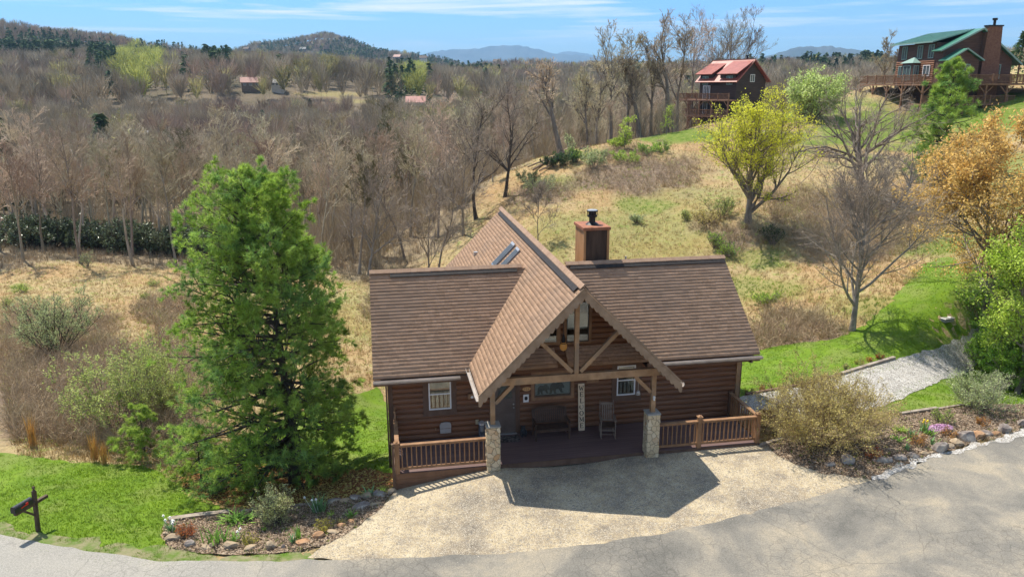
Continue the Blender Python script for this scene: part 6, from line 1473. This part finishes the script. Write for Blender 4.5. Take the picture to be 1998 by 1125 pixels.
# ---- the rest of the woods, merged per colour
def low_tree(R, h, kind, detail):
    """triangle soup of one far tree"""
    if kind == 'ever':
        N = detail; t = R.rand(N)**.8; a = R.rand(N)*2*PI; r = .24*h*(1-t)*R.uniform(.4, 1, N)
        p = np.stack([np.cos(a)*r, np.sin(a)*r, .08*h+t*h*.92], -1); d = nrm(np.stack([np.cos(a), np.sin(a), -.2+0*a], -1)+R.randn(N, 3)*.4); q = perp(d, R); s = R.uniform(.12, .26, N)[:, None]*h*(.6 if detail > 200 else .85)
        return np.stack([p-d*s*.4, p+q*s*.4, p+d*s*.6], 1)
    N = detail; a = R.rand(N)*2*PI; ti = np.abs(R.randn(N))*.30; z0 = R.uniform(.28, .85, N)*h; L_ = (h-z0)*R.uniform(.5, 1.0, N)+.1*h
    rr = (h*.16)*np.sqrt(R.rand(N))*np.clip((z0/h-.2)*1.8, 0, 1)
    p = np.stack([np.cos(a)*rr, np.sin(a)*rr, z0], -1); d = nrm(np.stack([np.cos(a)*np.sin(ti+.2), np.sin(a)*np.sin(ti+.2), np.cos(ti+.2)], -1)); q = perp(d, R)
    w_ = h*(.0035 if detail > 150 else (.008 if detail > 50 else .02))*(1 if kind == 'bare' else 1.6)
    T = [np.stack([p-q*w_, p+q*w_, p+d*L_[:, None]], 1)]
    if kind != 'bare':
        k = detail; pp = p[R.randint(0, N, k)]+d[R.randint(0, N, k)]*0+R.randn(k, 3)*h*.09+np.array([0, 0, h*.1]); dd = nrm(R.randn(k, 3)); qq = perp(dd, R); s = h*.035
        T.append(np.stack([pp-dd*s, pp+qq*s*.7, pp+dd*s], 1))
    for b_ in range(7 if detail > 150 else 0):      # main limbs
        aa = R.rand()*2*PI; z1 = R.uniform(.3, .65)*h; e_ = np.array([math.cos(aa)*.17*h, math.sin(aa)*.17*h, z1+.3*h]); s_ = np.array([0, 0, z1]); u = np.array([-math.sin(aa), math.cos(aa), 0])*h*.006
        T.append(np.array([[s_-u, s_+u, e_]]))
    tw = h*.011
    for b_ in range(2):
        u = np.array([math.cos(b_*1.6), math.sin(b_*1.6), 0])*tw; T.append(np.array([[[*(-u[:2]), -1.], [*(u[:2]), -1.], [0, 0, h*.85]]]))
    return np.concatenate(T)
SOUP = {}
for kd in ('bare', 'bud', 'ever'):
    for dt in (0, 1, 2): SOUP[kd, dt] = [low_tree(rng(500+i+dt*20), 1.0, kd, {'bare': (230, 90, 30), 'bud': (180, 80, 30), 'ever': (240, 110, 45)}[kd][dt]) for i in range(8)]
FW = {}
R = rng(600)
def cluster(px, py):
    """evergreen patches of the photo"""
    for bx, by, rx, ry, pr in ((80,105,110,26,.75),(205,130,30,40,.8),(430,130,30,30,.6),(320,110,60,20,.4),(560,95,60,14,.5),(690,105,70,26,.6),(860,125,90,14,.55),(1350,135,140,16,.5),(1640,140,90,22,.55),(930,150,60,12,.5),(1480,140,60,14,.4),(780,175,30,30,.4)):
        if ((px-bx)/rx)**2+((py-by)/ry)**2 < 1: return pr
    return .012
def budp(px, py):
    for bx, by, rx, ry, pr in ((272,140,46,50,.95),(810,180,26,36,.9),(620,165,40,24,.4),(870,250,110,60,.25),(1250,140,60,20,.3),(640,240,60,30,.2)):
        if ((px-bx)/rx)**2+((py-by)/ry)**2 < 1: return pr
    return .05
N = 26000; NH = 5000; PX = R.uniform(-80, 2080, N); D = np.exp(np.where(R.rand(N) < .5, R.uniform(math.log(90), math.log(1700), N), R.uniform(math.log(480), math.log(1700), N)))
PX = np.concatenate([PX, R.uniform(430, 900, NH)]); D = np.concatenate([D, R.uniform(1050, 1560, NH)]); N += NH
P = atd(PX, np.full(N, 300.), D); X, Y = P[:, 0], P[:, 1]; Z = terr(X, Y); pxx, pyy = pxof(X, Y, Z); rr_ = np.hypot(X, Y); e = np.interp(PX, EDGE[:, 0], EDGE[:, 1])
_, _, lz = zones(X, Y, Z)
ok = (rr_ > RMAX*.86)
ok &= ~((rr_ > 250) & (rr_ < 480) & (lz < .25)); ok &= (rr_ > e+4); ok &= ~((PX > 1330) & (rr_ < 150)); ok &= ~((PX > 1620) & (rr_ < 215))
ok &= R.rand(N) < np.clip((rr_/380), .35, 1)
for hx, hy, hw_ in ((489,172,26),(545,172,14),(248,178,18),(812,210,22)):     # sight gaps the photo has in front of the far buildings
    ok &= ~((np.abs(pxx-hx) < hw_*.6) & (rr_ > 300) & (rr_ < 352))
for i in np.where(ok)[0]:
    r = rr_[i]; dt = 0 if r < 300 else (1 if r < 650 else 2); q = R.rand(); ce = cluster(pxx[i], pyy[i]-8); cb = budp(pxx[i], pyy[i]-14)
    if R.rand() < ce: kind, mt, h = 'ever', 'far_ever', R.uniform(10, 17)
    elif R.rand() < cb: kind, mt, h = 'bud', 'limebud' if cb > .8 else 'olivebud', R.uniform(10, 16)
    else: kind, h = 'bare', R.uniform(9, 15); mt = 'far_red' if vnoise([X[i]], [Y[i]], 45, 9)[0] > .55 and q < .7 else 'far_bare'
    if r < 345 and PX[i] < 1000:       # lower growth in front of the far road and barns
        h = min(h, max(3.5, float(atd(PX[i], 188+R.uniform(-6, 30), D[i])[2])-Z[i]))
    elif r < 420 and PX[i] >= 1000: h = min(h, max(4, float(atd(PX[i], 135+R.uniform(-6, 40), D[i])[2])-Z[i]))
    T = SOUP[kind, dt][R.randint(8)]; a = R.rand()*6.28; c, s = math.cos(a), math.sin(a)
    Q = np.empty_like(T); wx = R.uniform(.8, 1.3); Q[..., 0] = (T[..., 0]*c-T[..., 1]*s)*h*wx+X[i]; Q[..., 1] = (T[..., 0]*s+T[..., 1]*c)*h*wx+Y[i]; Q[..., 2] = T[..., 2]*h+Z[i]-.3
    FW.setdefault((mt), []).append((Q.reshape(-1, 3), np.full(len(Q), R.rand())))
nm = {'far_ever': 'distant_evergreens', 'limebud': 'distant_yellow_green_trees', 'olivebud': 'distant_budding_trees', 'far_bare': 'distant_bare_wood', 'far_red': 'distant_reddish_wood'}
for mt, L_ in FW.items():
    V = np.concatenate([q[0] for q in L_]); C = np.concatenate([q[1] for q in L_])
    o = link(nm[mt], fmesh(nm[mt], V, np.arange(len(V)).reshape(-1, 3), col=C), M[mt]); tag(o, kind='stuff')

# ------------------------------------------------------------ flower beds
def blades(name, label, px, py, n, L_, w_, mt, seed, spread=.12, arch=.5, cat='plant', group=None, flower=None, fn=3):
    R = rng(seed); g = hit(px, py); V, F = [], []; tip = []; L_ *= 1.2; w_ *= 1.45
    for k in range(n):
        a = R.rand()*2*PI; b0 = np.array([R.randn()*spread*.5, R.randn()*spread*.5, 0]); d = nrm(np.array([math.cos(a)*arch*R.rand(), math.sin(a)*arch*R.rand(), 1.])); l = L_*R.uniform(.6, 1.1); q = nrm(np.cross(d, [0, 0, 1.])+1e-6)*w_/2
        p = b0; ns = 4; i0 = len(V)
        for j in range(ns+1):
            ww = (1-(j/ns)**2)*1.0+.08; V += [p-q*ww, p+q*ww]; d = nrm(d+np.array([math.cos(a), math.sin(a), -.35])*arch*.35); p = p+d*l/ns
        for j in range(ns): F.append((i0+2*j, i0+2*j+1, i0+2*j+3, i0+2*j+2))
        tip.append(p)
    t = thing(name, label, cat, (g[0], g[1], g[2]+.06), 0, group)
    link('leaves', fmesh('leaves', np.array(V), np.array(F), col=np.repeat(R.rand(n), 4)), M[mt], t)
    if flower:
        for k in range(fn):
            m = MB(); a = R.rand()*6.28; c = (R.randn()*spread*1.0, R.randn()*spread*1.0, L_*R.uniform(.7, .95)); m.tube((c[0]*.4, c[1]*.4, 0), c, .006, .005, 5)
            for j in range(6): b = a+j*PI/3; m.prism([(c[0]+.01*math.cos(b), c[1]+.01*math.sin(b)), (c[0]+.036*math.cos(b+.4), c[1]+.036*math.sin(b+.4)), (c[0]+.042*math.cos(b), c[1]+.042*math.sin(b)), (c[0]+.036*math.cos(b-.4), c[1]+.036*math.sin(b-.4))], 'z', c[2], c[2]+.012)
            m.tube((c[0], c[1], c[2]), (c[0], c[1], c[2]+.045), .018, .026, 8); m.build('flower', M[flower], t)
    return t
B4 = lambda x, y: (300+x/4, 930+y/4+1); B7 = lambda x, y: (1480+x/3.857, 720+y/3.857+1)
GL, GR = 'plants in the left flower bed', 'plants in the right flower bed'
blades('daffodils', 'clump of white daffodils at the left tip of the left bed', *B4(135,440), 30, .36, .022, 'iris', 700, .12, .4, group=GL, flower='flow_white', fn=6)
blades('iris_clump', 'tall upright iris leaves left of the small green clump', *B4(495,520), 34, .46, .03, 'lily', 701, .22, .35, group=GL)
blades('green_clump', 'small green leaf clump between the iris and the yellow shrublet', *B4(632,505), 26, .30, .024, 'lily', 702, .16, .6, group=GL, flower='flow_white', fn=2)
blades('daylily_clump', 'wide arching daylily clump by the long timber', *B4(650,355), 90, .46, .03, 'lily', 703, .34, 1.0, group=GL)
blades('daffodil_clump', 'blue green daffodil leaves right of the variegated bush', *B4(1295,280), 60, .52, .024, 'iris', 704, .18, .45, group=GL, flower='flow_white', fn=3)
blades('iris_clump', 'single dark iris above the flat rusty rock', *B4(1135,490), 14, .36, .03, 'lily', 705, .08, .25, group=GL)
blades('iris_clump', 'short blue green tuft left of the single dark iris', *B4(1085,520), 14, .26, .024, 'iris', 706, .08, .4, group=GL)
blades('grass_tuft', 'spiky grass tuft near the upper gravel edge', *B4(1540,318), 40, .26, .012, 'lily', 707, .12, .8, group=GL)
blades('grass_tuft', 'thin dry tuft beside the rusty rocks', *B4(1465,368), 24, .24, .012, 'gorse', 708, .10, .8, group=GL)
blades('leafy_sprig', 'low bright green sprig right of the daffodil leaves', *B4(1392,305), 26, .14, .03, 'pine_bright', 709, .12, .9, group=GL)
blades('leafy_sprig', 'low green sprig left of the variegated bush', *B4(870,425), 22, .12, .03, 'pine_bright', 710, .10, .9, group=GL)
blades('leafy_sprig', 'green sprig at the deck corner behind the flat slabs', *B4(1790,128), 26, .25, .03, 'pine_bright', 711, .12, .8, group=GL)
blades('leafy_sprig', 'blue green weed behind the flat slabs', *B4(1690,145), 26, .3, .03, 'iris', 712, .16, .8, group=GL)
bush('variegated_bush', 'cream and green variegated bush at the back of the left bed', 'shrub', *B4(950,372), .50, 1.15, 'variegated', 713, 4200, (.04, .075), 46, twr=.005, group=GL, asp=.5, lv3=4, spread=.035)
bush('nandina', 'red leaved shrublet near the left end of the left bed', 'shrub', *B4(255,478), .26, .48, 'redleaf', 714, 700, (.04, .07), 16, twr=.004, group=GL, spread=.03)
bush('nandina', 'yellow green shrublet in the middle of the left bed', 'shrub', *B4(755,535), .19, .38, 'yelleaf', 715, 420, (.04, .07), 14, twr=.004, group=GL, spread=.03)
bush('nandina', 'yellow leaved shrublet nearest the rusty rocks', 'shrub', *B4(1335,420), .24, .46, 'yelleaf', 716, 560, (.04, .07), 16, twr=.004, group=GL, spread=.03)
blades('green_clump', 'round green clump right of the big twiggy bush', *B7(1065,468), 50, .22, .03, 'pine_bright', 720, .18, .9, group=GR)
blades('iris_clump', 'blue green iris left of the orange shrublet', *B7(1150,525), 22, .36, .026, 'iris', 721, .10, .3, group=GR)
blades('iris_clump', 'upright iris in front of the yellow daffodils', *B7(1248,475), 22, .40, .026, 'iris', 722, .10, .3, group=GR, flower='flow_yellow', fn=4)
blades('iris_clump', 'iris leaves left of the pink phlox', *B7(1285,500), 24, .30, .026, 'lily', 723, .14, .6, group=GR)
blades('iris_clump', 'small iris below the pink phlox', *B7(1312,575), 18, .28, .026, 'iris', 724, .09, .4, group=GR)
blades('iris_clump', 'small dark iris above the dark grey rock', *B7(1112,612), 18, .26, .026, 'iris', 725, .09, .4, group=GR)
blades('leafy_sprig', 'low green leaves at the right foot of the big bush', *B7(1050,535), 40, .16, .03, 'lily', 726, .22, .9, group=GR)
bush('nandina', 'orange shrublet in the middle of the right bed', 'shrub', *B7(1202,582), .26, .46, 'orangeleaf', 727, 560, (.04, .07), 16, twr=.004, group=GR, spread=.03)
bush('nandina', 'orange yellow shrublet right of the pink phlox', 'shrub', *B7(1432,515), .22, .42, 'orangeleaf', 728, 420, (.04, .07), 14, twr=.004, group=GR, spread=.03)
bush('nandina', 'red shrublet at the right foot of the big bush', 'shrub', *B7(850,670), .28, .50, 'redleaf', 729, 560, (.04, .07), 16, twr=.004, group=GR, spread=.03)
bush('nandina', 'yellow orange shrublet below the grey green shrub', 'shrub', *B7(1675,430), .25, .42, 'orangeleaf', 730, 420, (.04, .07), 14, twr=.004, group=GR, spread=.03)
bush('green_shrublet', 'upright green shrublet before the pale timber', 'shrub', *B7(1385,405), .3, .62, 'pine_bright', 731, 560, (.05, .08), 16, twr=.005, group=GR, spread=.03)
g = hit(*B7(1360, 460)); R = rng(732); n = 1500; a = R.rand(n)*6.28; q = np.sqrt(R.rand(n)); pp = np.stack([np.cos(a)*q*.55, np.sin(a)*q*.26, .06+.10*(1-q**2)], -1)
V, F = leaves(pp, R, (.03, .05), .01, .8); t = thing('phlox', 'mat of pink creeping phlox in the right bed', 'plant', (g[0], g[1], g[2]+.05), .3, GR); link('flowers', fmesh('flowers', V, F), M['flow_pink'], t)
V, F = leaves(pp*np.array([1, 1, .75]), R, (.03, .06), .01, .4); link('leaves', fmesh('leaves', V, F, col=R.rand(len(F))), M['lily'], t)
for k, (px, py, mt, wd) in enumerate(((1462,768,'yelleaf','yellow green'),(1487,764,'orangeleaf','orange'),(1508,761,'yelleaf','yellow green'),(1533,757,'shrubgreen','green'),(1561,752,'yelleaf','yellow green'),(1583,747,'olivebud','olive'),(1606,739,'orangeleaf','orange'),(1653,722,'shrubgreen','green'),(1676,712,'yelleaf','yellow'),(1696,706,'orangeleaf','orange red'),(1717,700,'redleaf','reddish'))):
    bush('edging_plant', ('first','second','third','fourth','fifth','sixth','seventh','eighth','ninth','tenth','last')[k]+f' small {wd} plant from the cabin in the row above the drive edging', 'plant', px, py, .18, .3+.1*(k in (7, 8)), mt, 740+k, 260, (.04, .07), 10, twr=.004, group='plants in a row above the drive edging', spread=.03)
# upright reedy tufts of last year's grass
for k, (px, py, h) in enumerate(((66,872,1.15),(186,900,1.0),(205,905,.75))):
    blades('reed_tuft', ('tall orange dry grass spike at the left field edge', 'orange dry grass spike nearer the young pine', 'short orange dry grass spike beside the nearer tall one')[k], px, py, 60, h, .014, 'dryorange', 760+k, .12, .12, group='dry orange grass spikes')

# ------------------------------------------------------------ ground cover
def scatter(poly, dens, R, avoid=()):
    P_ = np.asarray(poly); x0, y0 = P_.min(0); x1, y1 = P_.max(0); n = int((x1-x0)*(y1-y0)*dens); x = R.uniform(x0, x1, n); y = R.uniform(y0, y1, n); k = inpoly(x, y, P_)
    for a in avoid: k &= ~inpoly(x, y, np.asarray(a))
    return x[k], y[k]
def tufts(x, y, R, n, L_, w_, lean, dz=0):
    m = len(x)*n; X_ = np.repeat(x, n)+R.randn(m)*.03*(L_[1]/.1)**.5; Y_ = np.repeat(y, n)+R.randn(m)*.03*(L_[1]/.1)**.5; Z_ = np.repeat(terr(x, y), n)+dz
    a = R.rand(m)*2*PI; ti = np.abs(R.randn(m))*lean; l = R.uniform(*L_, m); d = np.stack([np.cos(a)*np.sin(ti), np.sin(a)*np.sin(ti), np.cos(ti)], -1); q = perp(d, R)*w_/2; p = np.stack([X_, Y_, Z_], -1)
    V = np.stack([p-q, p+q, p+d*l[:, None]], 1).reshape(-1, 3); return V, np.arange(m*3).reshape(-1, 3), np.repeat(R.rand(len(x)), n)
def cover(name, x, y, R, n, L_, w_, lean, mt, dz=0):
    V, F, C = tufts(x, y, R, n, L_, w_, lean, dz); o = link(name, fmesh(name, V, F, col=C), M[mt]); return tag(o, kind='stuff')
R = rng(800)
XS, YS = [], []
for P_, dn_, av in ((lawnL, 260, [worn, bedL, needle_bed]), (lawnB, 110, [needle_bed]), (lawnR, 90, []), (lawnS, 130, [])):
    x, y = scatter(P_, dn_, R, av); XS.append(x); YS.append(y)
x, y = np.concatenate(XS), np.concatenate(YS); cl = vnoise(x, y, .8, 41)+vnoise(x, y, 3, 42); k = R.rand(len(x)) < np.clip(cl-.25, .25, 1)
cover('lawn_grass', x[k], y[k], R, 4, (.04, .095), .016, .6, 'blade', .02)
x, y = scatter(worn, 260, R, [bedL]); k = vnoise(x, y, .5, 43) > .40; cover('verge_grass', x[k], y[k], R, 4, (.03, .07), .016, .7, 'blade', .03)
# rough field, by sampling the visible ground and its zones
def field(n, dmin, dmax, seed):
    R = rng(seed); px = R.uniform(-60, 2060, n); d = np.exp(R.uniform(math.log(dmin), math.log(dmax), n)); P = atd(px, 400., d); return P[:, 0], P[:, 1], R
x, y, R = field(150000, 24, 112, 810)
keep = np.ones(len(x), bool)
for P_ in (lawnL, lawnB, lawnR, lawnS, tan_, drv, bedL, bedR, road, needle_bed): keep &= ~inpoly(x, y, np.asarray(P_))
hu = (x-HX)*CT+(y-HY)*ST; hv = -(x-HX)*ST+(y-HY)*CT; keep &= ~((hu > -3.4) & (hu < 9.7) & (hv > 0) & (hv < 15.6))
x, y = x[keep], y[keep]; z = terr(x, y); gz_, bz_, lz_ = zones(x, y, z); rr_ = np.hypot(x, y)
sel = R.rand(len(x)); r_ok = rr_ < 90
k = (lz_ < .5) & (bz_ < .6) & (gz_ < .5) & (sel < .55); cover('dry_field_grass', x[k], y[k], R, 5, (.12, .34), .022, .75, 'dry')
k = (lz_ < .5) & (gz_ > .45) & (sel < .8) & (rr_ < 75); cover('rough_green_grass', x[k], y[k], R, 5, (.08, .2), .022, .6, 'blade')
k = (lz_ < .5) & (bz_ < .6) & (gz_ < .5) & (sel > .93); cover('green_weeds', x[k], y[k], R, 6, (.10, .26), .03, .7, 'shrubgreen')
# brambles: arching stems
k = (lz_ < .6) & (bz_ > .35) & (sel < .42); xb, yb, zb_ = x[k], y[k], z[k]; n = len(xb); m = 4
P0 = np.repeat(np.stack([xb, yb, zb_], -1), m, 0); a = R.rand(n*m)*2*PI; L_ = R.uniform(.5, 1.5, n*m); el = R.uniform(.5, 1.4, n*m); P = np.zeros((n*m, 4, 3)); P[:, 0] = P0
d = np.stack([np.cos(a)*np.cos(el), np.sin(a)*np.cos(el), np.sin(el)], -1)
for j in range(3): P[:, j+1] = P[:, j]+d*(L_/3)[:, None]; d = nrm(d+R.randn(n*m, 3)*.25-np.array([0, 0, .22]))
bb = Br(P, np.full((n*m, 4), .009)*np.linspace(1, .5, 4)[None], L_); V, F = tubes([bb], [3])
o = link('bramble_thicket', fmesh('bramble_thicket', V, F, col=np.repeat(R.rand(n*m), 9)), M['bramble']); tag(o, kind='stuff')
k = (lz_ < .6) & (bz_ > .35) & (sel > .6); cover('bramble_weeds', x[k], y[k], R, 6, (.15, .5), .02, .7, 'dry')
k = (lz_ < .6) & (bz_ > .35) & (sel > .42) & (sel < .6) & (vnoise(x, y, 1.6, 77) > .45); cover('green_weeds', x[k], y[k], R, 7, (.12, .4), .03, .7, 'shrubgreen')
# leaf litter and brush under the wood edge
k = (lz_ >= .5) & (rr_ < 110) & (sel < .25); xb, yb = x[k], y[k]; cover('undergrowth', xb, yb, R, 8, (.3, 1.1), .03, .5, 'bramble')
# mulch chips and scattered stones
def chips(name, polys, dens, size, mt, seed, dz, ex=()):
    R = rng(seed); xs, ys = [], []
    for P_ in polys: a, b = scatter(P_, dens, R, ex); xs.append(a); ys.append(b)
    x, y = np.concatenate(xs), np.concatenate(ys); p = np.stack([x, y, terr(x, y)+dz], -1); V, F = leaves(p, R, size, .01, .45, flat=.7); V[:, 2] += .01
    o = link(name, fmesh(name, V, F, col=R.rand(len(F))), M[mt]); tag(o, kind='stuff')
M['chip'] = mat('bark_chip', (.13,.085,.055), (.42,.32,.22), 9, .9, tint=.5)
M['pebble'] = mat('loose_pebble', (.22,.19,.16), (.50,.45,.38), 9, .9, tint=.5)
chips('mulch_chips', (bedL, bedR), 420, (.03, .10), 'chip', 820, .085)
chips('road_spill', (densify([p for p in px_path([(600,1084),(900,1082),(1100,1066),(1300,1038),(1480,998),(1690,936),(1860,880),(1998,840),(1998,858),(1860,900),(1690,962),(1480,1022),(1300,1062),(1100,1090),(900,1108),(600,1108)])], 1, 0, 1),), 26, (.015, .045), 'pebble', 830, .082)
chips('loose_gravel', (tan_,), 60, (.02, .05), 'pebble', 821, .06); chips('loose_gravel', (drv,), 90, (.02, .06), 'pebble', 822, .062)
chips('needle_twigs', (needle_bed,), 160, (.05, .14), 'gorse', 823, .05)
x, y = scatter(bedL, 10, rng(824)); cover('bed_weeds', x, y, rng(825), 8, (.04, .12), .02, .8, 'blade', .06)
x, y = scatter(bedR, 6, rng(826)); cover('bed_weeds', x, y, rng(827), 8, (.04, .12), .02, .8, 'blade', .06)

# ------------------------------------------------------------ the air
m = MB(); m.box((-16500, -3000, -900), (16500, 16500, 520)); hz_ = m.build('haze', None); tag(hz_, kind='stuff')
hm_ = bpy.data.materials.new('thin_haze'); hm_.use_nodes = True; t = hm_.node_tree; t.nodes.clear()
o_ = _n(t, 'ShaderNodeOutputMaterial'); pv = _n(t, 'ShaderNodeVolumePrincipled'); pv.inputs['Density'].default_value = 1.1e-4
pv.inputs['Color'].default_value = (.40, .68, 1, 1); pv.inputs['Anisotropy'].default_value = .0
t.links.new(pv.outputs[0], o_.inputs['Volume']); hz_.data.materials.append(hm_)
